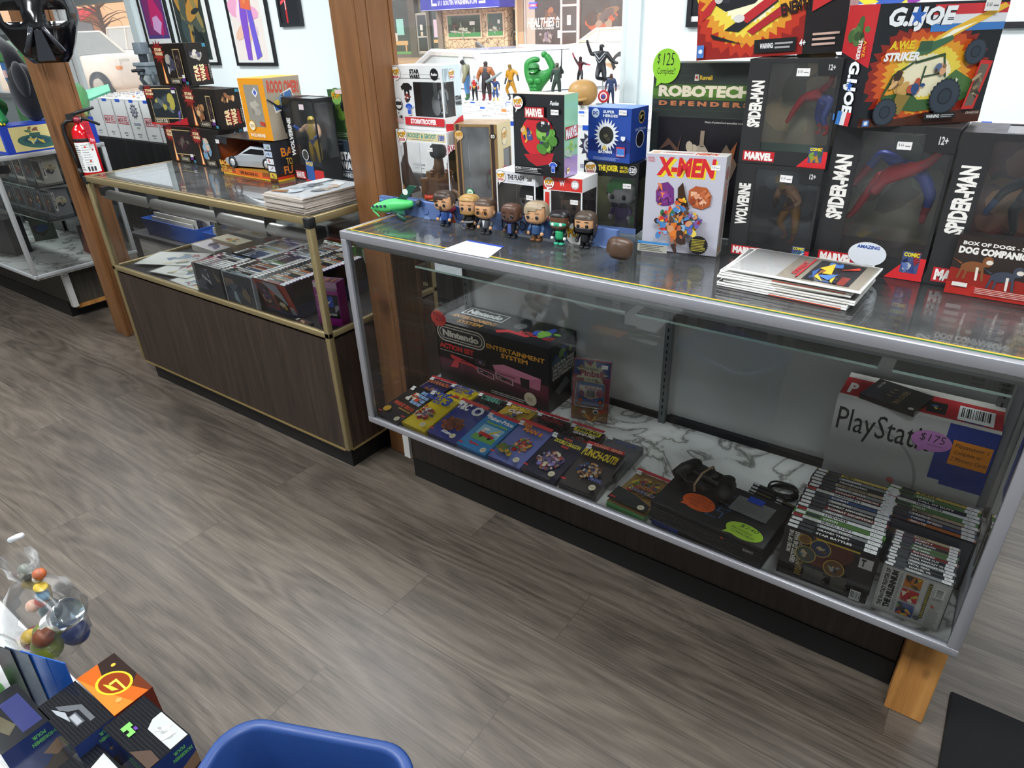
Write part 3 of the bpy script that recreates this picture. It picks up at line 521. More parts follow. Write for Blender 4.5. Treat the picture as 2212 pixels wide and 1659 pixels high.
g = G(); g.box(-12.6, .08, .3, -4, .12, 2.6, '#51433d', 'gloss'); g.build('shop_window', b3); g = G(); g.box(-17.05, .08, .3, -13.9, .12, 2.6, '#51433d', 'gloss'); f = Fa(g, (-17.0, .07, .3), (1, 0, 0), (0, 0, 1), 3.1, 2.3); f.blob(.4, .5, .35, .3, ('#8a6a54', '#6a5a58', '#a08878', '#5a4a44', '#b06048'), 24, 9)
g.build('shop_window', b3)
b4 = empty('storefront', (0, Y0, 0), 0, 'orange plastered shop with a red awning seen through the left window', 'building')
g = G(); g.box(-100, 0, 0, -48, 8, 9, '#e9bd93', 'matte'); g.build('wall', b4)
g = G(); g.box(-70, -.05, .3, -64.5, .0, 2.9, '#6b5a4e', 'gloss'); g.box(-64.0, -.08, 0, -63.2, 0, 3, '#d8a37c', 'matte'); g.build('shop_window', b4)
g = G(); g.prism([(0, 0), (1.6, -.9), (1.6, -1.0), (0, -.15)], -69, -62.6, '#c8323c', 'matte', Matrix(((0, 0, 1, 0), (-1, 0, 0, 0), (0, 1, 0, 3.9), (0, 0, 0, 1)))); g.build('awning', b4)
def tree():
    o = empty('bare_tree', (-50.5, 24, 0), 0, 'leafless street tree in front of the orange shop', 'tree'); rd = random.Random(4); g = G()
    g.tube([(0, 0, 0), (-.1, 0, 2.2), (.1, 0, 5)], [.22, .17, .1], '#6b4a38', 'matte'); g.build('trunk', o); g = G()
    for i in range(34):
        z = 2+rd.random()*2.6; a = rd.random()*6.28; p = Vector((0, 0, z)); pts = [p]
        for k in range(5): p = p+Vector((math.cos(a)*.55, math.sin(a)*.5, .25-.16*k+.2*rd.random())); a += rd.uniform(-.5, .5); pts.append(p)
        g.tube(pts, [.045, .035, .028, .02, .014, .01], '#6b4a38', 'matte', 5)
    g.build('branches', o)
tree()
# ---------------------------------------------------------------- cars
def car(name, label, loc, rz, L, Wd, body, roof_z, belt, hood_z, x_ws0, x_ws1, x_rr1, x_rr0, glass='#5d6468', trunk_z=None, wheel=.32, hub='#9a9a98'):
    "nose along +x. windscreen base/top x_ws0/x_ws1, rear roof end x_rr1, rear base x_rr0"
    o = empty(name, loc, rz, label, 'car'); trunk_z = trunk_z or belt; hw = Wd/2; g = G()
    st = [(-L/2, .45, trunk_z-.2, hw*.82), (-L/2+.12, .3, trunk_z, hw*.95), (x_rr0, .26, belt, hw), (0, .25, belt, hw), (x_ws0, .26, belt-.01, hw*.98), (L/2-.45, .28, hood_z, hw*.94), (L/2-.1, .3, hood_z-.1, hw*.86), (L/2, .38, hood_z-.28, hw*.74)]
    n = 10; vs = []; fs = []
    for x, zb, zt, w in st:
        zm = (zb+zt)/2; prof = [(-w*.9, zb), (-w, zb+.12), (-w, zm), (-w*.97, zt-.06), (-w*.86, zt), (w*.86, zt), (w*.97, zt-.06), (w, zm), (w, zb+.12), (w*.9, zb)]
        vs += [(x, y, z) for y, z in prof]
    for i in range(len(st)-1):
        for k in range(n): a = i*n+k; b = i*n+(k+1) % n; fs.append((a, b, b+n, a+n))
    fs += [tuple(range(n))[::-1], tuple(range((len(st)-1)*n, len(st)*n))]; g.mesh(vs, fs, body, 'gloss', True)
    # roof and pillars
    rw = hw*.74; bw = hw*.9; A = [(x_ws0, bw, belt), (x_ws1, rw, roof_z-.03), (x_rr1, rw, roof_z-.03), (x_rr0, bw, belt)]
    top = [(x_ws1, -rw, roof_z-.03), (x_ws1-.15, -rw*.8, roof_z), (x_rr1+.15, -rw*.8, roof_z), (x_rr1, -rw, roof_z-.03)]
    g.face([(x, y, z) for x, y, z in top[1:3]]+[(x, -y, z) for x, y, z in top[1:3][::-1]], body, 'gloss')
    for s in (-1, 1): g.face([(x, y*-s, z) for x, y, z in top][::s], body, 'gloss')
    g.face([(x_ws1, -rw, roof_z-.03), (x_ws1, rw, roof_z-.03), (x_ws1-.15, rw*.8, roof_z), (x_ws1-.15, -rw*.8, roof_z)], body, 'gloss'); g.face([(x_rr1, rw, roof_z-.03), (x_rr1, -rw, roof_z-.03), (x_rr1+.15, -rw*.8, roof_z), (x_rr1+.15, rw*.8, roof_z)], body, 'gloss')
    for s in (-1, 1):
        for (a, b) in (((x_ws0, bw, belt), (x_ws1, rw, roof_z-.03)), ((x_rr0, bw, belt), (x_rr1, rw, roof_z-.03)), ((.05, bw, belt), (.0, rw, roof_z-.03))): g.tube([(a[0], a[1]*s, a[2]), (b[0], b[1]*s, b[2])], .045, body, 'gloss', 6)
        g.tube([(x_ws1, s*rw, roof_z-.03), (x_rr1, s*rw, roof_z-.03)], .045, body, 'gloss', 6)
    g.build('body', o)
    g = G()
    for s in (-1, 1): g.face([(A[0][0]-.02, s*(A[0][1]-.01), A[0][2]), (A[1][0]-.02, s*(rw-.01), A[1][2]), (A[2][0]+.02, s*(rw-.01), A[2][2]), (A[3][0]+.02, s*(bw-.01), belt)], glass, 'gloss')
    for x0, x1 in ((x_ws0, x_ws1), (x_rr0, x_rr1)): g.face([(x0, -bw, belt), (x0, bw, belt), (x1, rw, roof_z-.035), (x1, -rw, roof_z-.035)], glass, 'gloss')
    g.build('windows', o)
    for sx in (L/2-.82, -L/2+.85):
        for s in (-1, 1):
            g = G(); M = Matrix.Rotation(R(90)*-s, 4, 'X')
            g.lathe([(.0, .02), (wheel*.6, .02), (wheel*.62, .0), (wheel, -.02), (wheel, -.2), (.05, -.2)], (sx, s*(hw+.015), wheel), '#26262a', 'plastic', 24, M); g.lathe([(0, .03), (wheel*.55, .022), (wheel*.58, .01)], (sx, s*(hw+.015), wheel), hub, 'vinyl', 10, M); g.build('wheel', o)
    for s in (-1, 1):
        g = G(); g.ell((x_ws0-.35, s*(hw+.06), belt+.1), (.07, .1, .08), body, 'gloss'); g.build('wing_mirror', o)
        g = G(); g.box(L/2-.16, s*hw*.6-.2, hood_z-.3, L/2-.03, s*hw*.6+.2, hood_z-.14, '#e8e4da', 'gloss'); g.box(L/2-.2, s*hw*.72-.14, hood_z-.42, L/2-.02, s*hw*.72+.14, hood_z-.33, '#e58a3a', 'gloss'); g.build('headlight', o)
    return o
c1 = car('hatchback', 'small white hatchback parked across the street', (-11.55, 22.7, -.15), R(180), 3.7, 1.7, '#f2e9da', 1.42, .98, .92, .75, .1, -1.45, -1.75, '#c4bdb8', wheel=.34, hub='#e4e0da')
c2 = car('sedan', 'silver car parked outside right by the middle window', (-4.0, 6.4, -.15), R(-26), 4.7, 1.82, '#dcdce4', 1.36, .96, .92, 1.35, .35, -1.0, -1.9, '#b4b7b9', trunk_z=1.0)  # pale glass colour has the sky's reflection painted in
g = G(); g.prism([(-.12, 0), (.1, 0), (-.1, .07)], -.02, .02, '#222', 'gloss', Matrix(((1, 0, 0, -.9), (0, 0, -1, 0), (0, 1, 0, 1.36), (0, 0, 0, 1)))); g.build('roof_antenna', c2)
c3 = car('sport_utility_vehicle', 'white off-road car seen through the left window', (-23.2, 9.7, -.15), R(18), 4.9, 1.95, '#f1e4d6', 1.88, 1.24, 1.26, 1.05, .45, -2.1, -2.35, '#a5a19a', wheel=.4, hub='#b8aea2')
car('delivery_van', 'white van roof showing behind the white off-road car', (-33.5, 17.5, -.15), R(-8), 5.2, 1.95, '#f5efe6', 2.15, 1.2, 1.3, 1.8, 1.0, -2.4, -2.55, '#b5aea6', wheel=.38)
# ---------------------------------------------------------------- display cases
def case(name, label, x0, x1, y0, y1, zs, fc, fm, deck, legs, back, lampcol='#8f9190', shelves=(), gasket=None, deckcol='#fff'):
    o = empty(name, ((x0+x1)/2, (y0+y1)/2, 0), 0, label, 'display case'); ox, oy = o.location.x, o.location.y; t = .022
    def part(nm, fn, par=o):
        g = G(); fn(g); g.v = [(x-ox, y-oy, z) for x, y, z in g.v]; return g.build(nm, par)
    for nm, b in (('top_rail', (x0, y0, H-.024, x1, y0+.018, H)), ('top_rail', (x0, y1-.018, H-.024, x1, y1, H)), ('top_rail', (x0, y0+.018, H-.024, x0+.018, y1-.018, H)), ('top_rail', (x1-.018, y0+.018, H-.024, x1, y1-.018, H)),
                  ('bottom_rail', (x0, y0, zs-.006, x1, y0+.018, zs+.014)), ('bottom_rail', (x0, y1-.018, zs-.006, x1, y1, zs+.014)), ('bottom_rail', (x0, y0+.018, zs-.006, x0+.018, y1-.018, zs+.014)), ('bottom_rail', (x1-.018, y0+.018, zs-.006, x1, y1-.018, zs+.014))):
        part(nm, lambda g: g.box(*b, fc, fm, bev=.002))
    for px in (x0, x1-t):
        for py in (y0, y1-t): part('corner_post', lambda g: g.box(px, py, zs+.014 if legs != 'full' else .0989, px+t, py+t, H-.024, fc, fm, bev=.002))
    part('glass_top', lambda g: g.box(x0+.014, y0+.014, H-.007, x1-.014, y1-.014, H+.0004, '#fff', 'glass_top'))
    if gasket: part('gasket', lambda g: [g.box(x0+.012, y0+.019, H-.003, x1-.012, y0+.0245, H+.0012, gasket[0], 'print'), g.box(x0+.012, y0+.0165, H-.003, x1-.012, y0+.019, H+.001, gasket[1], 'print'), g.box(x0+.019, y0+.019, H-.003, x0+.0245, y1-.02, H+.0012, gasket[0], 'print')])
    part('front_glass', lambda g: g.face([(x0+.01, y0+.008, zs), (x1-.01, y0+.008, zs), (x1-.01, y0+.008, H-.01), (x0+.01, y0+.008, H-.01)], '#fff', 'glass'))
    for px in (x0+.008, x1-.008): part('side_glass', lambda g: g.face([(px, y0+.01, zs), (px, y1-.01, zs), (px, y1-.01, H-.01), (px, y0+.01, H-.01)], '#fff', 'glass'))
    part('deck', lambda g: g.box(x0+.018, y0+.018, zs-.018, x1-.018, y1-.018, zs, deckcol, deck))
    ym = y1-.03
    if back == 'white':
        for a, b, dy in ((x0+.02, x0+.83, 0), (x0+.81, x1-.02, .008)): part('sliding_door', lambda g: (g.box(a, ym+dy, zs+.02, b, ym+dy+.005, H-.03, '#b9bab8', 'plastic'), ))
        part('door_track', lambda g: g.box(x0+.02, ym-.012, zs, x1-.02, ym+.016, zs+.02, '#151516', 'plastic'))
        for sx in (x0+.022, x0+.806, x1-.05):
            def std(g):
                g.box(sx, ym-.03, zs, sx+.022, ym-.014, H-.03, '#6f7577', 'satin')
                for k in range(24): g.box(sx+.009, ym-.0305, zs+.03+k*.024, sx+.013, ym-.029, zs+.042+k*.024, '#151515', 'matte')
            part('shelf_standard', std)
    elif back == 'glass':
        for a, b, dy in ((x0+.02, (x0+x1)/2+.03, 0), ((x0+x1)/2-.03, x1-.02, .012)):
            d = part('sliding_door', lambda g: g.box(a, ym+dy, zs+.01, b, ym+dy+.005, H-.03, '#fff', 'glass')); part('door_edge', lambda g: (g.box(a, ym+dy-.002, zs+.01, a+.008, ym+dy+.007, H-.03, '#aab0a0', 'satin'), g.box(b-.008, ym+dy-.002, zs+.01, b, ym+dy+.007, H-.03, '#4b2d1a', 'satin')), d)
    else:
        for a, b, dy in ((x0+.02, (x0+x1)/2+.03, 0), ((x0+x1)/2-.03, x1-.02, .012)): part('sliding_door', lambda g: g.box(a, ym+dy, zs+.01, b, ym+dy+.005, H-.03, '#3a3d3c', 'gloss'))
        for sx in (x1-.28, x1-.34, x0+.3): part('shelf_standard', lambda g: g.box(sx, ym-.02, zs, sx+.022, ym-.004, H-.03, '#787d7e', 'satin'))
    for (a, b, ya, yb, z) in shelves:
        s = part('glass_shelf', lambda g: (g.box(a, ya, z-.006, b, yb, z, '#fff', 'glass'), g.box(a, ya-.0006, z-.006, b, ya, z, '#9fb5ae', 'gloss')))
        part('shelf_bracket', lambda g: [g.prism([(yb+.0, z-.007), (yb+.0, z-.04), (ya+.02, z-.012), (ya, z-.007)], q, q+.003, '#a9adac', 'satin', Matrix(((0, 0, 1, 0), (1, 0, 0, 0), (0, 1, 0, 0), (0, 0, 0, 1)))) for q in (a+.02, b-.02)], s)
    lp = part('case_lamp', lambda g: (g.box(x0+.025, y0+.022, H-.04, x1-.025, y0+.075, H-.026, '#b4b7b8', 'alu'), g.box(x0+.03, y0+.03, H-.05, x1-.03, y0+.05, H-.04, '#9c9fa2', 'plastic'))) if back == 'white' else part('case_lamp', lambda g: (g.tube([(x0+.04, y0+.06, H-.085), (x1-.04, y0+.06, H-.085)], .021, '#b9b6b4', 'alu', 14), g.box(x0+.03, y0+.034, H-.085, x0+.06, y0+.086, H-.05, '#2c2d30', 'plastic'), g.box(x1-.06, y0+.034, H-.085, x1-.03, y0+.086, H-.05, '#2c2d30', 'plastic')))
    if back != 'white': part('lamp_bracket', lambda g: [g.box(q, y0+.04, H-.108, q+.006, y0+.083, H-.03, '#55565a', 'plastic') for q in (x0+.28*(x1-x0), x0+.6*(x1-x0), x0+.8*(x1-x0))], lp)
    return o, part
wc, wp = case('display_case', 'long silver framed glass display case with marble shelf on the right', 0, 1.6855, 0, .56, ZS, '#9a9aa0', 'alu', 'marble', 'base', 'white', shelves=((.05, .8, .24, .51, .80), (.83, 1.40, .24, .51, .80), (1.43, 1.64, .24, .51, .80)), gasket=('#c79a35', '#1f6b3a'))
wp('base_panel', lambda g: g.box(-.0, .176, .0768, 1.6, .54, .311, '#fff', 'laminate'))
wp('kick_board', lambda g: g.box(.006, .172, 0, 1.6, .53, .0768, '#fff', 'kick'))
wp('leg_board', lambda g: g.box(-.03, .165, .077, -.001, .19, .322, '#d3d2cf', 'plastic'))
gc, gp = case('display_case', 'gold framed glass display case with dark wood base between the two posts', -1.672, -.2, .05, .60, ZG, '#978762', 'satin', 'matte', 'full', 'glass', deckcol='#2e2d31', gasket=('#8b7a4c', '#2b2b28'))
gp('front_panel', lambda g: g.box(-1.652, .054, .0989, -.222, .07, ZG-.018, '#fff', 'laminate')); gp('side_panel', lambda g: g.box(-.214, .072, .0989, -.204, .58, ZG-.018, '#fff', 'laminate')); gp('side_panel', lambda g: g.box(-1.668, .072, .0989, -1.658, .58, ZG-.018, '#fff', 'laminate'))
gp('back_panel', lambda g: g.box(-1.652, .57, .0989, -.222, .58, ZG-.018, '#fff', 'laminate'))
gp('trim_strip', lambda g: (g.box(-1.65, .05, .093, -.222, .056, .0995, '#a08a58', 'satin'), g.box(-.206, .07, .093, -.2, .58, .0995, '#a08a58', 'satin')))
gp('kick_board', lambda g: g.box(-1.64, .083, 0, -.232, .57, .093, '#fff', 'kick'))
gp('corner_cap', lambda g: g.box(-.224, .046, H-.034, -.196, .076, H-.0002, '#17181a', 'plastic', bev=.004)); gp('corner_cap', lambda g: g.box(-1.676, .046, H-.034, -1.65, .072, H-.0002, '#17181a', 'plastic', bev=.004))
fc_, fp = case('display_case', 'silver framed glass display case at the far left behind the first post', -4.5, -2.67, .045, .62, ZS, '#b9bcbe', 'alu', 'marble', 'base', 'dark', shelves=((-4.45, -2.72, .22, .57, .60), (-4.45, -2.72, .22, .57, .78)))
fp('base_panel', lambda g: g.box(-4.4, .23, .09, -2.80, .6, .311, '#fff', 'laminate_grey')); fp('kick_board', lambda g: g.box(-4.4, .226, 0, -2.87, .6, .09, '#fff', 'kick')); fp('leg_board', lambda g: g.box(-2.80, .215, .085, -2.765, .245, .322, '#cfcecb', 'plastic'))
fp('bottom_batten', lambda g: g.box(-2.87, .24, .065, -2.79, .6, .088, '#b07f4a', 'block_wood'))
g = G(); g.rbox(0, 0, 0, .08, .14, .3108, .002, '#fff', 'block_wood', 1); tag(g.build('wood_block', loc=(1.603, .1, 0)), 'short pine block propping the right end of the long silver case', 'wood block')
# contents of the far-left case
ORD = lambda n: '%d%s' % (n, 'th' if 10 < n % 100 < 14 else {1: 'st', 2: 'nd', 3: 'rd'}.get(n % 10, 'th'))
rd = random.Random(11); n = 0
for z in (.60, .78):
    for k in range(7):
        c = rd.choice(('#c9c6bd', '#9aa3a6', '#d8d4cc', '#8d8f93')); w = .115; x = -2.78-w-k*.13
        def fr(f, z=z, k=k): f.r(.08, .12, .92, .8, '#5e5f62'); f.blob(.5, .42, .3, .28, ('#c9b79a', '#8c6a52', '#3d3a3c', '#7c8aa0', '#b0544a'), 12, int(k+z*50)); f.t(('MAJOR', 'ROJ X', 'HERO', 'JUJU')[k % 4], .1, .83, .9, .95, '#333', .02)
        def sd(f, z=z, k=k): f.e(.5, .55, .3, None, '#d0c6a8'); f.r(.06, .2, .2, .9, '#e3e1da'); f.t('MAJOR', .07, .3, .19, .85, '#33373c', .02, rot=90); f.blob(.55, .5, .3, .2, ('#8d8f93', '#c3b08a', '#5d6064'), 9, k+3)
        carton('toy_box', '%s toy box, %s from the right on the far-left case %s shelf' % ('pale grey', ORD(k+1), 'lower' if z == .6 else 'upper'), 'toy box', (x, .30, z+.0005), 0, (w, .09, .148), c, (('front', fr), ('right', sd)), 'toy boxes in the far-left case')
def dk(f): f.t('STAR', .3, .86, .7, .91, '#ddd', .03); f.t('WARS', .28, .8, .72, .85, '#ddd', .03); f.e(.5, .55, .28, .16, '#45484a'); f.e(.5, .56, .2, .12, '#333537'); f.lines(.35, .3, .65, .36, 3, '#999'); f.lines(.4, .18, .6, .22, 2, '#888'); f.p([(0, 0), (.5, 0), (.2, .12), (0, .16)], '#c9d0d0')
carton('collector_box', 'dark grey box with white lettering lying in the far-left case', 'box', (-3.62, .12, ZS), R(10), (.36, .1, .22), '#34373a', (('front', dk),))
def sun(f): f.p([(0, 0), (1, 0), (1, 1), (.3, 1)], '#7c2c1c'); f.blob(.6, .4, .4, .35, ('#d8a23a', '#b5562a', '#c9842e'), 12, 4)
carton('board_game_box', 'orange and dark box standing at the back of the far-left case', 'box', (-2.98, .45, ZS), 0, (.2, .05, .16), '#2a1c18', (('front', sun),))
def ysp(f): f.p([(0, 0), (1, 0), (.6, 1), (0, 1)], '#c9c23a'); f.r(.5, 0, 1, .5, '#c0503a')
carton('picture_book', 'book with a yellow and red spine leaning in the far-left case', 'book', (-3.55, .4, ZS), R(-20), (.03, .13, .2), '#4a5a50', (('front', ysp), ('right', lambda f: f.blob(.5, .5, .4, .4, ('#2f4f7a', '#46604f', '#333'), 10, 3))))
# things on the far-left case
def sub(f):
    f.r(.08, .06, .62, .94, '#dccf8e'); f.e(.33, .36, .2, .24, '#3f6a63', 24, -8); f.e(.33, .4, .14, .15, '#2f5560', 24, -8); f.r(.27, .55, .38, .68, '#3d6256'); f.p([(.48, .5), (.56, .66), (.55, .42)], '#35564e'); f.blob(.32, .4, .1, .1, ('#c9b24a', '#6f9aa8', '#d9cf8a'), 10, 2); f.blob(.3, .8, .08, .1, ('#5a7a5a', '#8a5a4a'), 6, 5)
    f.star(.75, .36, .15, .105, 14, '#f0e02e', 0, .55); f.t('FUNNY', .66, .37, .84, .44, '#333', .02, ang=8); f.t('KIDS SUBMARINE', .64, .28, .86, .34, '#333', .02, ang=8)
carton('toy_box', 'blue and cream toy box with a green submarine and a yellow starburst', 'toy box', (-2.87, .14, H+.0006), 0, (.2, .46, .135), '#2342b0', (('right', sub), ('front', lambda f: f.r(.06, .1, .9, .9, '#cdbd86'))))
def dino():
    o = empty('toy_dragon', (-2.745, .235, H+.1356), 0, 'green scaly toy dragon claw and leg with yellow tips on the blue box', 'toy'); g = G()
    g.tube([(-.2, -.2, .09), (-.1, -.12, .1), (0, -.06, .07), (.03, -.05, .02), (.035, -.07, .012)], [.05, .045, .03, .024, .02], '#1f7a44', 'vinyl', 12); g.tube([(-.3, .05, .06), (-.2, -.05, .13), (-.06, -.12, .12)], [.06, .06, .04], '#1d6b3c', 'vinyl', 12); g.build('body', o)
    g = G(); [g.tube([(.035, -.07+q, .016), (.06, -.075+q, .006)], [.009, .003], '#e0b42a', 'vinyl', 8) for q in (-.012, .002, .016)]; g.build('claws', o); g = G(); g.ell((-.07, -.15, .13), (.018, .018, .018), '#b52a2a'); g.build('eye', o)
dino()
g = G(); g.ell((0, 0, .14), (.085, .07, .14), '#14161c', 'fabric', 2.3); g.tube([(-.02, 0, .24), (-.05, 0, .33), (-.13, -.01, .39), (-.17, -.01, .40)], [.05, .036, .026, .006], '#14161c', 'fabric', 12); g.ell((.055, -.03, .2), (.05, .03, .09), '#171a20', 'fabric'); o = tag(g.build('plush_toy', loc=(-2.80, .37, H+.1362)), 'dark plush toy with a raised tail sitting beside the first post', 'plush toy')
g = G(); g.box(-.012, -.075, .215, .012, -.0675, .25, '#c9a6a6', 'fabric'); g.build('tag', o)
def land(f): f.r(0, .0, 1, .45, '#2f6b34'); f.p([(0, .42), (1, .3), (1, .5), (0, .55)], '#8f7a3f'); f.blob(.5, .5, .5, .08, ('#a08a4a', '#5a5a34', '#3b3a2a'), 18, 6); f.r(0, .58, 1, .78, '#3f74b0'); f.blob(.5, .66, .5, .08, ('#2a5a94', '#6f9ac0', '#34406a'), 12, 4); f.p([(0, .8), (1, .74), (1, .86), (0, .92)], '#4c8a4a'); f.r(0, .9, 1, 1, '#b7cdb8')
carton('picture_board', 'green and blue landscape board standing on the far-left case', 'picture', (-3.62, .585, H+.0006), R(0), (.7, .012, .52), '#2f5a34', (('front', land),))
def plane():
    o = empty('toy_spaceship', (-2.70, .565, 1.18), R(-28), 'green toy space plane with teal fins behind the first post', 'toy', rot=(R(10), R(13), R(-25))); g = G()
    g.tube([(-.2, 0, 0), (-.1, 0, 0), (.05, 0, 0), (.13, 0, -.005), (.17, 0, -.01)], [.045, .055, .055, .042, .03], '#3f7a46', 'vinyl', 8); f = Fa(g, (-.16, -.056, -.02), (1, 0, 0), (0, 0, 1), .26, .05); f.r(.1, .4, .3, .6, '#234a2a'); f.r(.5, .2, .9, .3, '#8fb08a'); f.e(.4, .6, .06, None, '#1d2a1d'); g.build('hull', o)
    g = G(); g.prism([(-.2, 0), (-.05, 0), (-.12, .12), (-.24, .14)], -.006, .006, '#1f7040', 'vinyl', Matrix(((1, 0, 0, 0), (0, 0, -1, 0), (0, 1, 0, .045), (0, 0, 0, 1)))); g.build('tail_fin', o)
    for s in (-1, 1): g = G(); g.prism([(-.15, .04*s), (.02, .05*s), (-.04, .17*s), (-.16, .17*s)], -.005, .005, '#5faf8e', 'vinyl'); g.build('wing', o)
    g = G(); g.ell((.175, 0, -.012), (.025, .03, .03), '#8a9a5a'); g.build('nose', o)
    g = G(); g.tube([(-.06, 0, -.05), (-.09, .0, -.075)], .012, '#222', 'plastic', 8); g.build('stand', o)
plane()
# mask hung on the post, fire extinguisher
def mask():
    o = empty('costume_mask', (-2.13, .262, 1.55), R(62), 'glossy black helmet mask hanging at the top of the first post', 'mask'); g = G(); vs = []; fs = []; nu, nv = 20, 12
    prof = [(-.15, .06, .045), (-.12, .085, .07), (-.08, .105, .09), (-.03, .125, .105), (.0, .14, .11), (.04, .145, .11), (.09, .135, .11), (.13, .12, .1), (.17, .1, .09), (.2, .07, .06)]
    for z, w, d in prof:
        for i in range(nu+1): a = -1.35+2.7*i/nu; ridge = .02 if abs(i-nu/2) < 1.2 and -.1 < z < .02 else 0; vs.append((w*math.sin(a)*1.05, -d*math.cos(a)**.8-ridge, z))
    for j in range(len(prof)-1):
        for i in range(nu):
            zc = (prof[j][0]+prof[j+1][0])/2; a = abs(i+.5-nu/2)
            if .0 < zc < .06 and 2.2 < a < 6.2: continue
            k = j*(nu+1)+i; fs.append((k, k+1, k+nu+2, k+nu+1))
    g.mesh(vs, fs, '#0b0c10', 'gloss', True); s = g.build('shell', o); m = s.modifiers.new('t', 'SOLIDIFY'); m.thickness = .004
    g = G()
    for q in (-1, 1): g.tube([(q*.02, -.13, -.02), (q*.06, -.1, -.11)], [.008, .012], '#34363c', 'gloss', 8)
    g.prism([(-.03, -.14), (.03, -.14), (.012, -.03), (-.012, -.03)], .118, .135, '#26282e', 'gloss', Matrix(((1, 0, 0, 0), (0, 0, -1, 0), (0, 1, 0, 0), (0, 0, 0, 1)))); g.build('mouth_grille', o)
    g = G(); g.tube([(0, -.02, .2), (0, .005, .24)], .003, '#333', 'plastic', 6); g.build('hook', o)
mask(); bpy.data.objects['costume_mask'].scale = (1.12, 1.12, 1.08)
def ext():
    o = empty('fire_extinguisher', (-2.208, .325, .845), R(50), 'red fire extinguisher with black hose hung on the first post', 'fire extinguisher'); g = G()
    g.lathe([(.001, 0), (.04, .002), (.046, .012), (.046, .215), (.043, .235), (.033, .256), (.018, .27), (.018, .285)], (0, 0, 0), '#c4101c', 'gloss', 32); g.build('cylinder', o); g = G(); vs = []
    for z in (.05, .19): vs += [(.0465*math.sin(-1.15+2.3*i/16), -.0465*math.cos(-1.15+2.3*i/16), z) for i in range(17)]
    g.mesh(vs, [(i, i+1, i+18, i+17) for i in range(16)], '#e6e6e4', 'print', True)
    rd = random.Random(3)
    def cl(a0, a1, z0, z1, c, r=.0467): g.mesh([(r*math.sin(a), -r*math.cos(a), z) for z in (z0, z1) for a in [a0+(a1-a0)*i/8 for i in range(9)]], [(i, i+1, i+10, i+9) for i in range(8)], c)
    for k in range(12): cl(-1.1, -.35-.2*rd.random(), .064+k*.0098, .068+k*.0098, '#8b8b8e')
    for k in range(9): cl(-.2, .7-.3*rd.random(), .085+k*.0115, .088+k*.0115, '#9a9a9c')
    cl(-1.12, -.3, .06, .062, '#222'); cl(-1.12, -.3, .155, .157, '#222')
    for k in range(3): cl(-.15+k*.3, .05+k*.3, .056, .078, '#3a3a3e', .0468)
    for a, z in ((.1, .165), (.75, .15), (.25, .1)): cl(a, a+.16, z, z+.008, '#c9352e', .0469)
    g.build('label_sheet', o); g = G(); g.lathe([(.0475, 0), (.0485, .002), (.0485, .013), (.0475, .015)], (0, 0, .193), '#141416', 'plastic', 32); g.box(-.02, .04, .19, .02, .055, .21, '#141416', 'plastic'); g.build('strap', o)
    g = G(); g.lathe([(.016, .275), (.02, .28), (.02, .3), (.012, .305), (.001, .306)], (0, 0, 0), '#9a9ca0', 'chrome', 16); g.tube([(.01, -.02, .292), (-.0, -.036, .292)], .014, '#8a2a3a', 'gloss', 14); g.build('valve', o)
    g = G(); g.tube([(-.03, .0, .31), (.02, 0, .325), (.085, 0, .34)], [.008, .009, .006], '#1a1b1e', 'plastic', 8); g.tube([(-.02, 0, .3), (.04, 0, .29), (.09, 0, .262)], [.008, .008, .006], '#1a1b1e', 'plastic', 8); g.box(-.045, -.008, .295, -.01, .008, .318, '#1a1b1e', 'plastic'); g.build('handle', o)
    g = G(); g.tube([(-.015, 0, .288), (-.045, 0, .288), (-.07, 0, .27), (-.075, 0, .22), (-.06, -.01, .12), (-.055, -.01, .07)], [.009, .009, .0095, .0095, .0095, .009], '#121315', 'plastic', 12); g.tube([(-.055, -.01, .07), (-.053, -.01, .02)], [.012, .013], '#121315', 'plastic', 12); g.build('hose', o)
    g = G(); g.prism([(.0, 0), (.028, 0), (.034, -.1), (.006, -.105)], -.0006, .0006, '#c2263a', 'print', Matrix(((1, 0, 0, .03), (0, 0, -1, -.046), (0, 1, 0, .285), (0, 0, 0, 1)))); f = Fa(g, (.03, -.0468, .18), (1, 0, 0), (0, 0, 1), .034, .105); f.lines(.1, .45, .8, .95, 9, '#8a1526'); f.t('Fire', .35, .12, .9, .28, '#f2d0d4', .02, .2); g.build('inspection_tag', o)
ext()
# ---------------------------------------------------------------- back table with comic storage boxes
TZ = .805; YB = 1.35
o = empty('folding_table', (-1.2, 1.7, 0), 0, 'long table under the windows covered with a black cloth', 'table')
g = G(); g.box(-3.4, -.34, TZ-.03, 3.0, .42, TZ, '#77706a', 'plastic'); g.build('tabletop', o)
for x in (-3.3, -1.2, .9, 2.9):
    for y in (-.26, .34): g = G(); g.tube([(x, y, 0), (x, y, TZ-.03)], .015, '#555', 'satin', 8); g.build('leg', o)
g = G(); vs = []; fs = []; N_ = 340; rd = random.Random(5); ph = [rd.random()*6 for _ in range(9)]
for i in range(N_+1):
    x = -4.62+i*6.44/N_; w = .012*math.sin(x*23+ph[0])+.008*math.sin(x*41+ph[1])+.006*math.sin(x*67)
    for z, k in ((TZ+.003, 0), (TZ-.02, .3), (.5, .9), (.12, 1.6)): vs.append((x, YB-.02-abs(w)*k-.004*k, z))
for i in range(N_):
    for j in range(3): a = i*4+j; fs.append((a, a+1, a+5, a+4))
g.mesh(vs, fs, '#0b0b0d', 'cloth_black', True); g.face([(-4.62, YB-.02, TZ+.003), (1.82, YB-.02, TZ+.003), (1.82, 2.12, TZ+.003), (-4.62, 2.12, TZ+.003)], '#0b0b0d', 'cloth_black')
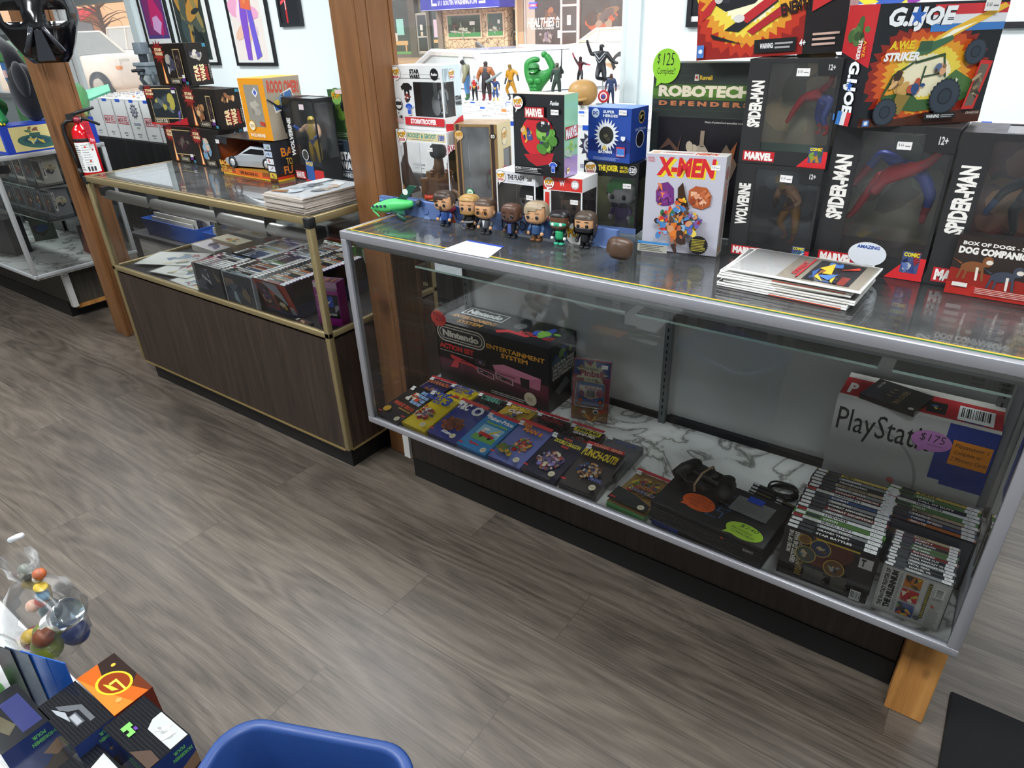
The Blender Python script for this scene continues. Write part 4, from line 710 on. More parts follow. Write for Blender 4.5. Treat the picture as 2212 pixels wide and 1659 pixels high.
tag(g.build('table_cloth'), 'black cloth draped over the long table and hanging to the floor', 'tablecloth')
LB = .69; BW = .19; BH = .28
def longbox(kind, seed):
    g = G(); t = .004; w, d, h = BW, LB, BH
    for b in ((0, 0, 0, w, d, t), (0, 0, 0, w, t, h), (0, d-t, 0, w, d, h), (0, 0, 0, t, d, h), (w-t, 0, 0, w, d, h)): g.box(*b, '#e4e6e6', 'print')
    f = art(g, (w, d, h), 'front'); f.r(.0, .96, 1, 1, '#cfd2d2')
    if kind == 'red': f.r(.08, .38, .92, .58, '#b03a44'); f.r(.11, .4, .89, .56, '#e9e4e4'); f.t('MARVEL', .13, .41, .87, .55, '#a83040', .03); f.r(.3, .93, .65, 1, '#2b55c0')
    elif kind == 'sun': f.star(.5, .72, .3, .2, 11, '#3a3a4c'); f.e(.5, .72, .17, None, '#b9bcc4'); f.t('SA', .38, .66, .62, .78, '#3a3a4c', .03); f.r(.25, .38, .75, .44, '#9a9cac'); f.r(.4, .3, .6, .34, '#8db08a'); f.r(.3, .93, .6, 1, '#2b55c0')
    else: f.r(.25, .93, .6, 1, '#2b55c0')
    f.t('BCW', .36, .14, .64, .18, '#3f4450', .02); f.lines(.4, .09, .6, .12, 1, '#70757c')
    o = g.build('comic_box'); q = G(); rd = random.Random(seed); y = .02
    while y < d-.03:
        top = h-.022+rd.uniform(-.006, .004); n = rd.randint(3, 9); q.box(.012, y, .01, w-.012, y+n*.0042, top, rd.choice(('#e2dfd6', '#d8cba8', '#e6e6e2', '#cbb98e', '#dedbd0')), 'print'); y += n*.0042+.002
        if rd.random() < .7 and y < d-.05:
            x0 = rd.uniform(.012, .06); x1 = rd.uniform(.11, w-.012); tz = h+rd.uniform(.008, .022); q.box(.012, y, .01, w-.012, y+.002, h-.004, '#eef0f0', 'print'); q.box(x0, y, h-.004, x1, y+.002, tz, '#f2f3f3', 'print')
            f = Fa(q, (x0, y-.0003, h-.004), (1, 0, 0), (0, 0, 1), x1-x0, tz-h+.004); f.t(rd.choice(('NEW TEEN TITANS', 'TEEN TITANS', 'T. PITON', 'K-MAN SERIES', 'SUPER FRIENDS', 'JUNGLE', 'WAR TALES')), .12, .25, .85, .8, '#555', 0)
            if rd.random() < .35: q.box(x0, y-.001, h-.004, x0+.03, y-.0003, tz-.002, rd.choice(('#e9874a', '#3462c8', '#e9874a')), 'print')
            y += .006
    s = q.build('comics', o); s['kind'] = 'stuff'; return o
protos = {}
kinds = ['plain', 'red', 'red', 'sun', 'red', 'red', 'plain', 'red', 'plain', 'sun']
place = [(-4.4+k*.197, kinds[k], 'left') for k in range(10)]+[(-1.62+k*.197, ('plain', 'red', 'sun')[k % 3], 'mid') for k in range(17)]
for i, (x, k, side) in enumerate(place):
    key = (k, i % 3); nth = i+1 if side == 'left' else i-9
    ordn = ORD(nth)
    desc = {'red': 'white comic box with red framed word', 'sun': 'white comic box with dark burst emblem', 'plain': 'plain white comic storage box'}[k]
    lab = '%s, %s in %s' % (desc, ordn, 'the row left of the posters' if side == 'left' else 'the row under the middle window')
    if key not in protos: o = protos[key] = longbox(k, i*7+3); o.location = (x, YB, TZ+.0035); tag(o, lab, 'comic box', 'comic storage boxes on the back table')
    else: dup(protos[key], (x, YB, TZ+.0035), 0, lab)
# ---------------------------------------------------------------- game cases (stood spine up)
CN = {'#e4e6e6': 'white', '#2a2c30': 'black', '#7d2a2a': 'dark red', '#33507f': 'blue', '#8a8d90': 'grey', '#c9b25a': 'yellow', '#5d7a4a': 'green', '#6f4a86': 'purple', '#b8a68a': 'tan', '#a9bccb': 'pale blue', '#a8643c': 'orange'}
_gc = {}
def gameproto(col, txt, kind):
    k = (col, txt, kind)
    if k in _gc: return None
    w, h, d = {'dvd': (.19, .135, .0142), 'jewel': (.1245, .142*.88, .0104)}[kind]
    g = G(); shell = {'dvd': '#15161a', 'jewel': '#55585c'}[kind]
    if col == '#5d7a4a' and kind == 'dvd': shell = '#4f9a3e'
    if col == '#a9bccb': shell = '#c9d4dc'
    g.box(0, 0, 0, w, d, h, shell, 'gloss')
    f = art(g, (w, d, h), 'top', 'gloss'); f.r(.01, .1, .99, .86, col); f.r(.02, .12, .13, .84, '#e8e8e8' if col != '#e4e6e6' else '#9a3a3a'); f.r(.14, .12, .3, .84, {'#2a2c30': '#4a4d52', '#e4e6e6': '#c9c9c4'}.get(col, '#3b3d42'))
    lt = '#1d1d20' if col in ('#e4e6e6', '#c9b25a', '#b8a68a', '#a9bccb') else '#eceae6'
    f.t(txt, .33, .22, min(.82, .33+.032*len(txt)), .74, lt, .03); f.r(.84, .06, .97, .9, '#efeff0'); f.t('$ 20', .87, .3, .91, .65, '#333')
    f = art(g, (w, d, h), 'front', 'gloss'); f.r(.03, .03, .97, .97, '#4b4f58'); f.shards(.05, .05, .95, .95, ('#6a7280', '#3b4250', '#8a7a6a', '#565f70', col), 9, len(txt))
    o = g.build('game_case'); _gc[k] = o; return o
def gamerow(x, y, z, n, step, kind, specs, where, lean=0, rz=0, grp='game cases', jit=.004, seed=1, texts=True):
    rd = random.Random(seed); out = []
    for i in range(n):
        col, txt = specs[i] if i < len(specs) else rd.choice(specs)
        cn = CN[col]; lab = '%s spined game case, %s back %s' % (cn, ORD(i+1), where)
        loc = (x+rd.uniform(-jit, jit), y+i*step, z); rot = (lean, 0, rz)
        o = gameproto(col, txt, kind)
        if o is not None: o.location = loc; o.rotation_euler = rot; tag(o, lab, 'game case', grp)
        else: o = dup(_gc[(col, txt, kind)], loc, label=lab, rot=rot); o['group'] = grp
        out.append(o)
    return out
WT, BK, RD_, BL, GY, YE, GN, PU, TA, PB, OR = list(CN)
mix = [(BK, 'RACING'), (GY, 'SOCCER 09'), (WT, 'FITNESS'), (BL, 'HALO'), (TA, 'QUEST'), (RD_, 'FURY'), (GY, 'STREETS'), (OR, 'SLAYER'), (BK, 'TACTICS'), (WT, 'MADDEN'), (GN, 'GEARS')]
gamerow(-.992, .062, ZG, 6, .0146, 'dvd', [(WT, 'FITNESS')]*6, 'in the left stack in the gold case', 0, 0, 'white game cases in the gold case', .002)
gamerow(-.992, .151, ZG, 4, .0146, 'dvd', mix[:4], 'in the short dark stack behind the white cases', 0, 0, 'game cases in the gold case', .003, 2)
gamerow(-.798, .066, ZG, 17, .0146, 'dvd', [(PB, 'SKATE')]+mix+[(BK, 'RACING')]*6, 'in the second stack in the gold case', 0, 0, 'game cases in the gold case', .003, 3)
gamerow(-.955, .222, ZG, 18, .0143, 'dvd', [(BL, 'LIVE 08'), (BL, 'MLB 10'), (BL, 'LIVE 08'), (BL, 'GT 5'), (BL, 'NHL'), (WT, 'MADDEN'), (WT, 'FITNESS'), (YE, 'DIRT'), (PB, 'SKATE'), (WT, 'PARTY'), (TA, 'QUEST'), (TA, 'MYST'), (GY, 'PGA'), (GY, 'SOCCER 09'), (PU, 'SAINTS'), (WT, 'WORDS'), (GY, 'PGA'), (TA, 'MYST')], 'in the blue and white stack at the back', 0, 0, 'game cases in the gold case', .004, 4)
gamerow(-.762, .318, ZG, 15, .0145, 'dvd', [(BL, 'NHL'), (WT, 'PARTY'), (PB, 'SKATE'), (WT, 'WORDS')]+mix, 'in the middle stack at the back', 0, 0, 'game cases in the gold case', .004, 5)
# tilted row resting in a navy tray
tr = empty('tray', (-.62, .09, ZG), 0, 'navy blue open tray holding the leaning row of games', 'tray')
g = G(); w, d, h, t = .2, .46, .055, .004
for b in ((0, .012, 0, w, d, t), (0, .012, 0, w, .016, .014), (0, d-t, 0, w, d, h)): g.box(*b, '#17315e', 'plastic')
for x in (0, w-t): g.prism([(.012, 0), (d, 0), (d, h), (.012, h-.005)], x, x+t, '#17315e', 'plastic', Matrix(((0, 0, 1, 0), (1, 0, 0, 0), (0, 1, 0, 0), (0, 0, 0, 1))))
g.build('body', tr)
ob = gamerow(-.615, .112, ZG+.006, 25, .0148, 'dvd', [(RD_, 'FURY')]+[(BK, 'RACING'), (TA, 'QUEST'), (GY, 'STREETS'), (OR, 'SLAYER'), (BK, 'TACTICS')]*5, 'in the leaning row in the navy tray', R(17), 0, 'leaning game cases', .002, 6)
# purple price tape along the right end of each leaning or middle case reads as its own sticker
for i, o in enumerate(ob):
    g = G(); g.box(.155, .0012, .1350, .188, .0128, .1354, '#6a2f86', 'print'); g.build('purple_sticker', o)
g = G(); f = Fa(g, (0, -.002, 0), (1, 0, 0), (0, 0, 1), .19, .135, 'gloss'); f.r(0, 0, 1, 1, '#b5473c'); f.r(.06, .12, .4, .9, '#4a3a4a'); f.r(.45, .05, .8, .6, '#4d3128'); f.blob(.22, .5, .15, .3, ('#8a6a8a', '#5a4a6a', '#c0a080'), 12, 3); f.blob(.62, .3, .15, .2, ('#c9a84a', '#6a3a2a', '#e8d8b8'), 12, 4); f.p([(.3, 1), (.75, 1), (.85, .4), (.8, .35), (.7, .5)], '#a9a9b4'); f.barcode(.85, .03, .97, .3); g.build('red_cover', ob[0])
bx = 'game case'
def lie(loc, rz, size, col, arts, label, name='book', cat='book', **k): return carton(name, label, cat, loc, rz, size, col, arts, **k)
lie((-1.60, .40, ZG+.0005), R(-4), (.22, .10, .03), '#b9b6b0', (('top', lambda f: (f.r(.0, .0, 1, 1, '#cdc8cc'), f.blob(.6, .5, .3, .3, ('#8a7a94', '#b09ab8', '#6a6a84'), 12, 2), f.e(.45, .6, .1, None, '#4a4a55'))),), 'pale mauve paperback lying at the left end of the gold case')
lie((-1.535, .475, ZG+.0005), R(-3), (.22, .085, .05), '#a5917e', (('top', lambda f: (f.r(.0, .0, 1, 1, '#c9c0aa'), f.blob(.6, .5, .25, .3, ('#9a5a3a', '#c9a84a', '#a9a08a', '#8a8a6a'), 12, 3))),), 'thick cream book lying at the back of the gold case')
for i, (x, y, a, w, d, lab) in enumerate(((-1.60, .10, 24, .30, .20, 'topmost bagged comic with shiny wrinkled sleeve at the left end of the gold case'), (-1.44, .085, 8, .26, .17, 'bagged comic in a pale blue sleeve beside the white game cases'), (-1.26, .075, -3, .24, .13, 'bagged comic in a creased sleeve at the front glass of the gold case'), (-1.30, .24, 15, .22, .16, 'bagged comic with pale cover behind the sleeved ones in the gold case'), (-1.20, .47, -10, .22, .11, 'shiny bagged comic lying behind the game stacks'))):
    o = empty('bagged_comic', (x, y, ZG+.001+.004*(3-i if i < 3 else 0)), R(a), lab, 'comic', 'bagged comics in the gold case'); g = G(); g.box(.01, .01, 0, w-.01, d-.01, .0025, '#d5d5cf', 'print'); f = Fa(g, (.01, .01, .0025), (1, 0, 0), (0, 1, 0), w-.02, d-.02); f.shards(.35, .1, .95, .9, ('#7a8aa6', '#c9b26a', '#9a4a4a', '#5a6a5a', '#c9c9c4', '#3c5a8a'), 12, i+2); g.build('cover', o)
    g = G(); rd = random.Random(i); vs = []; fs = []; nx, ny = 12, 9
    for q in range(ny+1): vs += [(w*p/nx, d*q/ny, .0032+(rd.uniform(0, .004) if 0 < p < nx and 0 < q < ny else 0)) for p in range(nx+1)]
    for q in range(ny):
        for p in range(nx): k = q*(nx+1)+p; fs.append((k, k+1, k+nx+2, k+nx+1))
    g.mesh(vs, fs, '#fff', 'bag', True); g.build('plastic_sleeve', o)
def ggear(f):
    f.r(.0, .86, 1, 1, '#b98fae'); f.r(.02, .87, .3, .98, '#e8e4e2'); f.r(.08, .8, .95, .87, '#8a6f86'); f.r(.3, .18, .97, .72, '#151318'); f.r(.36, .44, .76, .68, '#2c4aa6'); f.p([(.42, .62), (.56, .5), (.7, .62), (.6, .56), (.52, .56)], '#e8e8ea'); f.p([(.78, .3), (.96, .4), (.96, .5), (.8, .46)], '#9a9aa2'); f.t('Super', .35, .3, .55, .36, '#eee', .03); f.t('Wide Gear', .35, .24, .85, .3, '#eee', .03); f.t('GAME GEAR', .06, .2, .2, .72, '#c58fc0', 0, rot=90)
carton('accessory_box', 'magenta accessory box standing at the right end of the gold case', 'box', (-.325, .115, ZG+.0005), R(17), (.095, .05, .16), '#9c1f86', (('front', ggear), ('top', lambda f: (f.r(0, 0, 1, 1, '#b06aa4'), [f.r(.4+i*.1, .1, .47+i*.1, .8, ('#d8a84a', '#c05a3a', '#3a3a4a')[i % 3]) for i in range(5)]))))
carton('game_cartridge', 'small dark game cartridge with a tan label lying by the navy tray', 'game cartridge', (-.405, .066, ZG+.0005), R(-8), (.075, .036, .012), '#26242a', (('top', lambda f: (f.r(.1, .1, .8, .9, '#5a3a34'), f.blob(.45, .5, .25, .3, ('#c9a87a', '#8a3a3a', '#d8c8a8'), 9, 2), f.r(-.1, .3, .05, .7, '#e8e4dc'))),))
lie((-.50, .50, ZG+.0005), 0, (.14, .06, .16), '#49743a', (('front', lambda f: (f.r(.05, .1, .5, .9, '#cfd2c4'), f.e(.3, .5, .12, None, '#2a2a2a'))), ('top', lambda f: f.r(0, 0, 1, 1, '#c9c9c4'))), 'green sided game box at the back right of the gold case', 'game_box', 'game box')
lie((-.345, .49, ZG+.0005), 0, (.12, .06, .15), '#6a3326', (('front', lambda f: (f.t('REX', .3, .2, .6, .9, '#e0b83a', .05, rot=-90), f.r(.05, .1, .2, .9, '#8a4a3a'))),), 'rust red game box with yellow lettering at the back right of the gold case', 'game_box', 'game box')
# shop bins seen through the case, on a low shelf behind it
g = G(); g.box(-3.2, .84, .30, -.9, 1.24, .325, '#3f3f42', 'plastic')
for x in (-3.18, -2.05, -.92):
    for y in (.86, 1.22): g.box(x-.015, y-.015, 0, x+.015, y+.015, .2999, '#3f3f42', 'plastic')
tag(g.build('low_shelf'), 'low dark shelf standing behind the gold case', 'shelf')
for i, (x, lab) in enumerate(((-3.05, 'blue storage bin on the low shelf, left of the three'), (-2.33, 'blue storage bin of magazines on the low shelf, middle of the three'), (-1.62, 'blue storage bin on the low shelf, right of the three'))):
    o = empty('storage_bin', (x, .87, .3255), 0, lab, 'bin', 'blue bins on the low shelf'); g = G(); W_, D_, Hh = .64, .34, .11
    for b in ((.02, .02, 0, W_-.02, D_-.02, .006),): g.box(*b, '#2352a8', 'plastic')
    for (a, b_, c, d_) in (((0, 0), (W_, 0), (W_-.02, .02), (.02, .02)), ((W_, 0), (W_, D_), (W_-.02, D_-.02), (W_-.02, .02)), ((W_, D_), (0, D_), (.02, D_-.02), (W_-.02, D_-.02)), ((0, D_), (0, 0), (.02, .02), (.02, D_-.02))): g.face([(*d_, 0), (*c, 0), (*b_, Hh), (*a, Hh)], '#2352a8', 'plastic')
    g.build('body', o).modifiers.new('t', 'SOLIDIFY').thickness = .004
    g = G(); rd = random.Random(i)
    for k in range(12): g.box(.05+rd.random()*.02, .04+k*.02, .008, W_-.06-rd.random()*.05, .05+k*.02, .1+rd.random()*.045, rd.choice(('#8a8a8e', '#3a3a40', '#b5b2aa', '#a04a38', '#54545c')), 'print')
    s = g.build('magazines', o); s['kind'] = 'stuff'
# ---------------------------------------------------------------- on top of the gold case
TOP = H+.001
def sw(seed, name, win=None, glow=True, fig=('#b9a58a', '#7a5a44', '#46506a')):
    def fr(f):
        if glow: f.p([(.2, .03), (.3, .03), (.24, .62)], '#e2762a'); f.p([(.23, .05), (.27, .05), (.245, .5)], '#f6e6b8')
        f.star(.2, .8, .2, .12, 12, '#7c1c1c', 0, .9); f.t('STAR', .1, .82, .32, .9, '#e3d3a4', .05); f.t('WARS', .09, .72, .33, .8, '#e3d3a4', .05); f.t('EPISODE I', .1, .66, .32, .7, '#c93a2a', .02)
        f.blob(.48, .45, .16, .3, fig, 18, seed, .5)
        if win: f.r(win[0]-.012, win[1]-.02, win[2]+.012, win[3]+.02, '#c9b07a'); f.r(*win, '#241a1c'); f.blob((win[0]+win[2])/2, (win[1]+win[3])/2, (win[2]-win[0])*.35, (win[3]-win[1])*.35, ('#4a2a2c', '#5a5048', '#38242a'), 8, seed); f.price(.82, .22, '$ 15'); f.r(.76, .1, .86, .17, '#5a2a7a')
        f.r(.42, .04, .72, .17, '#8f8468'); f.r(.43, .05, .71, .16, '#14100f'); f.t(name, .46, .07, .68, .14, '#e6dfca', .02)
        f.r(.86, .03, .93, .1, '#3a7f96')
    def sd(f):
        f.star(.5, .28, .35, .22, 12, '#7c1c1c'); f.t('STAR', .2, .1, .42, .5, '#e3d3a4', .05, rot=90); f.t('WARS', .48, .1, .7, .5, '#e3d3a4', .05, rot=90); f.t('EPISODE I', .74, .12, .84, .48, '#c93a2a', .02, rot=90); f.blob(.45, .74, .35, .14, fig, 12, seed+3, .5); f.r(.88, .1, .98, .55, '#2c2a2a'); f.lines(.9, .15, .97, .5, 9, '#9a968c'); f.r(.8, .9, .95, .98, '#3a7f96')
    return (('front', fr), ('right', sd))
BX = '#17120f'
carton('toy_box', 'black and red toy box with a wide window picture, bottom left of the pyramid', 'toy box', (-1.662, .445, TOP), R(2), (.222, .12, .153), BX, sw(3, 'NOD STEPS PODRACER', (.3, .25, .95, .9), fig=('#8a6a54', '#5a4434', '#a9825a')), 'black toy boxes stacked as a pyramid')
carton('toy_box', 'black toy box with a pale blue vehicle picture, bottom right of the pyramid', 'toy box', (-1.432, .436, TOP), R(-1), (.225, .12, .155), BX, sw(5, 'FLASH SPEEDER', None, True, ('#6f94b0', '#8fa9ba', '#c9b09a', '#a05a5a')), 'black toy boxes stacked as a pyramid')
def sc(f):
    f.r(.12, .16, .88, .95, '#c9b07a'); f.r(.13, .18, .87, .93, '#20262a'); f.blob(.5, .5, .34, .3, ('#39444a', '#2c363c', '#5a6468', '#a9a04a', '#444f54'), 16, 8, .5); f.p([(0, 0), (1, 0), (1, .2), (.6, .05), (0, .06)], '#b5202a'); f.star(.13, .85, .15, .1, 10, '#7c1c1c'); f.t('STAR', .05, .86, .24, .93, '#e3d3a4', .05); f.t('WARS', .04, .77, .25, .84, '#e3d3a4', .05); f.t('EPISODE I', .05, .7, .24, .74, '#c93a2a', .02); f.r(.12, .04, .5, .17, '#c9b07a'); f.r(.13, .05, .49, .16, '#14100f'); f.t('SCOUT SUB', .16, .06, .46, .15, '#e6dfca', .02); f.p([(.78, .02), (.86, .3), (.9, .4), (.8, .34)], '#6a62a0'); f.price(.8, .86, '$ 10'); f.r(.75, .93, .88, .97, '#5a2a7a')
carton('toy_box', 'turned black toy box with a dark window and red lower edge, middle row left', 'toy box', (-1.735, .44, TOP+.156), R(13), (.225, .11, .16), BX, (('front', sc),) , 'black toy boxes stacked as a pyramid')
carton('toy_box', 'wide black toy box with tan creature picture, middle row right of the pyramid', 'toy box', (-1.49, .475, TOP+.156), R(-5), (.30, .105, .155), BX, sw(9, 'KAADU', (.72, .22, .84, .82), True, ('#b98a5a', '#8a5a3a', '#d0a87a', '#6a4a34')), 'black toy boxes stacked as a pyramid')
carton('toy_box', 'black toy box crowning the pyramid of toy boxes', 'toy box', (-1.72, .515, TOP+.317), R(-2), (.285, .10, .165), BX, sw(12, 'SITH SPEEDER', (.66, .2, .84, .85), True, ('#3a3a4c', '#a9a49a', '#54546a', '#c9c4ba')), 'black toy boxes stacked as a pyramid')
# open fronted box with a silver model car
def carbox():
    o = empty('model_car_box', (-1.15, .372, TOP), R(-2), 'open display box in black and orange with a die-cast car inside', 'toy box'); w, d, h = .40, .17, .147; g = G()
    g.box(0, d-.003, 0, w, d, h, '#1c1a1a'); g.box(0, 0, 0, w, d, .028, '#8a4a1a'); g.face([(.0, 0, .028), (.055, d-.003, .028), (.055, d-.003, h), (.02, 0, h)], '#8a4018'); g.face([(.055, d-.004, .028), (w, d-.004, .028), (w, d-.004, h), (.055, d-.004, h)], '#9a5026')
    g.face([(0, 0, .0285), (w, 0, .0285), (w, d-.003, .0285), (0, d-.003, .0285)], '#c08a2c'); g.box(.02, 0, h-.003, w, d, h, '#1a1a1c'); g.box(w-.055, 0, 0, w, d, h, '#23242a'); g.box(0, -.0006, 0, .02, .002, h, '#1c1a1a')
    g.face([(.02, 0, h), (.10, -.001, h), (.09, -.001, h-.03), (.02, -.001, h-.02)], '#26262a')
    f = Fa(g, (0, 0, 0), (1, 0, 0), (0, 0, 1), w, .028); f.r(0, 0, .87, .5, '#c93a1c'); f.r(0, 0, .87, .2, '#e0b02c'); f.r(.28, .1, .75, 1.0, '#d8661c'); f.t('TIME MACHINE R/C', .35, .3, .68, .8, '#2a1408', .04)
    f = Fa(g, (0, -.001, .0), (1, 0, 0), (0, 0, 1), .09, .05); f.to('BACK', .1, .7, .8, 1.1, '#e0b83a', '#c23a3a'); f.to('TO THE', .15, .45, .6, .65, '#e0b83a', '#c23a3a'); f.to('FUTURE', .1, .1, 1, .42, '#e0b83a', '#c23a3a')
    f = Fa(g, (w-.055, 0, 0), (1, 0, 0), (0, 0, 1), .055, h)
    for k, (c1, c2) in enumerate((('#c9b23a', '#a8403a'), ('#d8d8dc', '#8a4a8a'), ('#d8d8dc', '#c04a4a'), ('#b9c4d8', '#5a6a8a'), ('#a9b4c8', '#6fa04a'))): f.r(.1, .08+k*.18, .9, .22+k*.18, c1); f.blob(.5, .15+k*.18, .3, .05, (c2, '#555'), 5, k)
    f = Fa(g, (w, 0, 0), (0, 1, 0), (0, 0, 1), d, h); f.r(0, 0, 1, .12, '#c93a1c'); f.r(0, 0, 1, .05, '#e0b02c'); f.to('BACK', .2, .6, .9, .82, '#e08a2a', '#3a1a4a'); f.to('TO THE', .3, .38, .7, .56, '#d8b03a', '#3a1a4a'); f.to('FUTURE', .2, .16, .95, .36, '#e08a2a', '#3a1a4a')
    g.build('carton', o); g = G(); f = Fa(g, (.01, -.0012, h-.028), (1, 0, 0), (0, 0, 1), .03, .018); f.price(.5, .4, '$ 45', .026, .015); g.build('price_sticker', o)
    m = empty('model_car', at(o, .195, .075, .0288), R(188), 'silver wedge shaped sports car model inside the open orange box', 'model car'); g = G()
    L_ = .25; st = [(-.125, .012, .028, .045), (-.11, .008, .042, .05), (-.04, .007, .044, .051), (.05, .007, .04, .051), (.11, .009, .03, .049), (.126, .013, .024, .042)]; vs = []; fs = []
    for x, z0, z1, w_ in st: vs += [(x, -w_*.92, z0), (x, -w_, (z0+z1)/2), (x, -w_*.93, z1), (x, w_*.93, z1), (x, w_, (z0+z1)/2), (x, w_*.92, z0)]
    for i in range(5):
        for k in range(6): a = i*6+k; b = i*6+(k+1) % 6; fs.append((a, b, b+6, a+6))
    fs += [(0, 1, 2, 3, 4, 5)[::-1], tuple(range(30, 36))]; g.mesh(vs, fs, '#b4b8bd', 'satin'); g.mesh([(-.075, -.036, .066), (.0, -.036, .067), (.0, .036, .067), (-.075, .036, .066), (-.112, -.046, .042), (.055, -.047, .04), (.055, .047, .04), (-.112, .046, .042)], [(0, 1, 2, 3), (0, 4, 5, 1), (1, 5, 6, 2), (2, 6, 7, 3), (3, 7, 4, 0)], '#a9adb2', 'satin'); g.build('body', m)
    g = G(); f = None
    for s in (-1, 1): g.face([(-.06, s*.0405, .0585), (-.005, s*.0402, .0605), (.035, s*.0455, .0455), (-.065, s*.046, .0445)][::s], '#141518', 'gloss')
    g.face([(.003, -.034, .0655), (.052, -.045, .0425), (.052, .045, .0425), (.003, .034, .0655)], '#1a1c20', 'gloss'); g.build('windows', m)
    for x in (-.075, .08):
        for s in (-1, 1): g = G(); M = Matrix.Rotation(R(90)*-s, 4, 'X'); g.lathe([(0, .004), (.011, .004), (.013, .006), (.0185, .004), (.0185, -.012)], (x, s*.047, .0185), '#18181a', 'plastic', 20, M); g.lathe([(0, .007), (.011, .0055), (.012, .004)], (x, s*.047, .0185), '#c9ccd0', 'satin', 10, M); g.build('wheel', m)
    m.scale = (1.22, 1.22, 1.28)
    g = G(); g.box(-.118, -.035, .044, -.08, .035, .058, '#2a2b2e', 'plastic'); g.tube([(-.1, -.02, .055), (-.11, 0, .085), (-.1, .02, .055)], .005, '#3a3b3e', 'plastic', 6); g.box(-.115, -.03, .06, -.095, -.012, .075, '#4a4b50', 'plastic'); g.box(-.115, .012, .06, -.095, .03, .075, '#4a4b50', 'plastic'); g.build('rear_vents', m)
carbox()
def yf(f):
    f.r(.19, .22, .8, .9, '#8f8a80'); f.blob(.5, .55, .2, .25, ('#a49f94', '#7f7a72', '#b0aa9e'), 9, 4); f.p([(.5, .78), (.62, .86), (.74, .78), (.62, .7)], '#dfe2ec'); f.p([(.55, .78), (.62, .83), (.69, .78), (.62, .73)], '#4a58b0'); f.e(.26, .24, .14, None, '#c98a1e'); f.e(.26, .24, .115, None, '#f0e2c0'); f.t('253', .18, .21, .34, .26, '#8a6a3a', .02); f.t('WOLVERINE', .12, .05, .72, .11, '#f6ead0', .03); f.t('MARVEL', .12, .12, .4, .135, '#e0c070', 0); f.p([(.62, .25), (.8, .23), (.8, .3), (.6, .32)], '#b5402a')
def ys(f):
    f.to('ROOO OMER!', .08, .74, .95, .95, '#d0503c', '#6a3a30', .03, .05, ang=-4); f.p([(.15, .6), (.5, .66), (.55, .5), (.2, .44)], '#e6e2da'); f.p([(.18, .58), (.48, .63), (.52, .52), (.22, .47)], '#3f66a0'); f.p([(.4, .74), (.72, .82), (.78, .64), (.46, .57)], '#e6e2da'); f.p([(.43, .73), (.7, .79), (.75, .66), (.48, .6)], '#4a74ac'); f.blob(.45, .65, .25, .12, ('#7fa0c0', '#2c4a7a', '#c9b04a'), 10, 3); f.t('SNIKT', .5, .5, .85, .58, '#d09a5a', .04)
    for k in range(14): a = k*.45; f.p([(.6, .4), (.6+.6*math.cos(a), .4+.6*math.sin(a)*.6), (.6+.6*math.cos(a+.06), .4+.6*math.sin(a+.06)*.6)] if abs(math.cos(a)) < .6 else [(.6, .4), (.61, .4), (.6, .41)], '#857a6c')
    f.p([(.35, .1), (.3, .45), (.45, .5), (.6, .3), (.5, .08)], '#23242a'); f.p([(0, .66), (.02, .68), (.4, .5), (.38, .47)], '#2a2a30')
carton('statue_box', 'yellow fronted statue box with a grey window standing on the model car box', 'box', (-.895, .366, TOP+.1482), R(3), (.142, .168, .215), '#e0951f', (('front', yf), ('right', lambda f: (f.r(0, 0, 1, 1, '#a59a88'), ys(f)))))
def wo(f):
    f.r(0, 0, .26, 1, '#202022'); f.t('WOLVERINE', .06, .3, .19, .76, '#e6e6e6', .05, rot=90); f.r(.06, .02, .4, .12, '#b5202a'); f.t('MARVEL', .09, .03, .37, .11, '#f0eeee', .05); f.r(.55, .87, .7, .93, '#d8c8cc')
def wo2(f): f.p([(.35, .0), (1, .0), (1, .16), (.75, .16)], '#c23032'); f.r(.45, .02, .7, .26, '#2f5a9a'); f.t('WOLF', .46, .2, .69, .25, '#e8c83a', .04); f.e(.5, .33, .1, None, '#dcdcdc'); f.e(.5, .33, .085, None, '#3a3a3a')
windowbox('figure_box', 'black window figure box with white vertical lettering beside the model car box', 'toy box', (-.748, .435, TOP), R(-5), (.2, .085, .296), '#1b1b1d', (.27, .2, .97, .97), (('front', wo), ('front', wo2)), '#5a6064', sidehole=(.05, .3, .95, .95), tophole=(.3, .1, .95, .95))
figure('action_figure', 'yellow and blue figurine inside the black window box on the gold case', (-.63, .462, TOP+.035), R(20), .2, dict(ls=(-.13, 0, .8), le=(-.22, -.03, .72), lh=(-.28, -.1, .8), lf=(-.3, -.13, .84), re=(.18, -.06, .66), rh=(.12, -.14, .62), rf=(.1, -.16, .6)), dict(head='#c9b23a', torso='#c9a82a', hip='#2f4a8a', leg='#c9a82a', arm='#c9a482', hand='#2f4a8a', boot='#2f4a8a'), 1.2)
def grn(f): f.r(0, 0, 1, 1, '#3c5f38'); f.blob(.5, .6, .5, .4, ('#4f7a3a', '#6a9a3a', '#2c4a34', '#7fae46'), 18, 4); f.pop(.25, .86, .14, None, '#7fae5a'); f.r(.24, .92, .44, 1.0, '#e0c8cc'); tee(f, .58, .52, .34, '#1c2226'); tee(f, .8, .22, .17, '#2f56b0'); f.lines(.05, .05, .5, .15, 3, '#a9c49a')
def tee(f, cu, cv, s, col): a = s*f.w/f.h; f.p([(cu-s*.32, cv-a*.75), (cu+s*.32, cv-a*.75), (cu+s*.34, cv+a*.2), (cu+s*.6, cv+a*.12), (cu+s*.75, cv+a*.42), (cu+s*.3, cv+a*.75), (cu-s*.3, cv+a*.75), (cu-s*.75, cv+a*.42), (cu-s*.6, cv+a*.12), (cu-s*.34, cv+a*.2)], col)
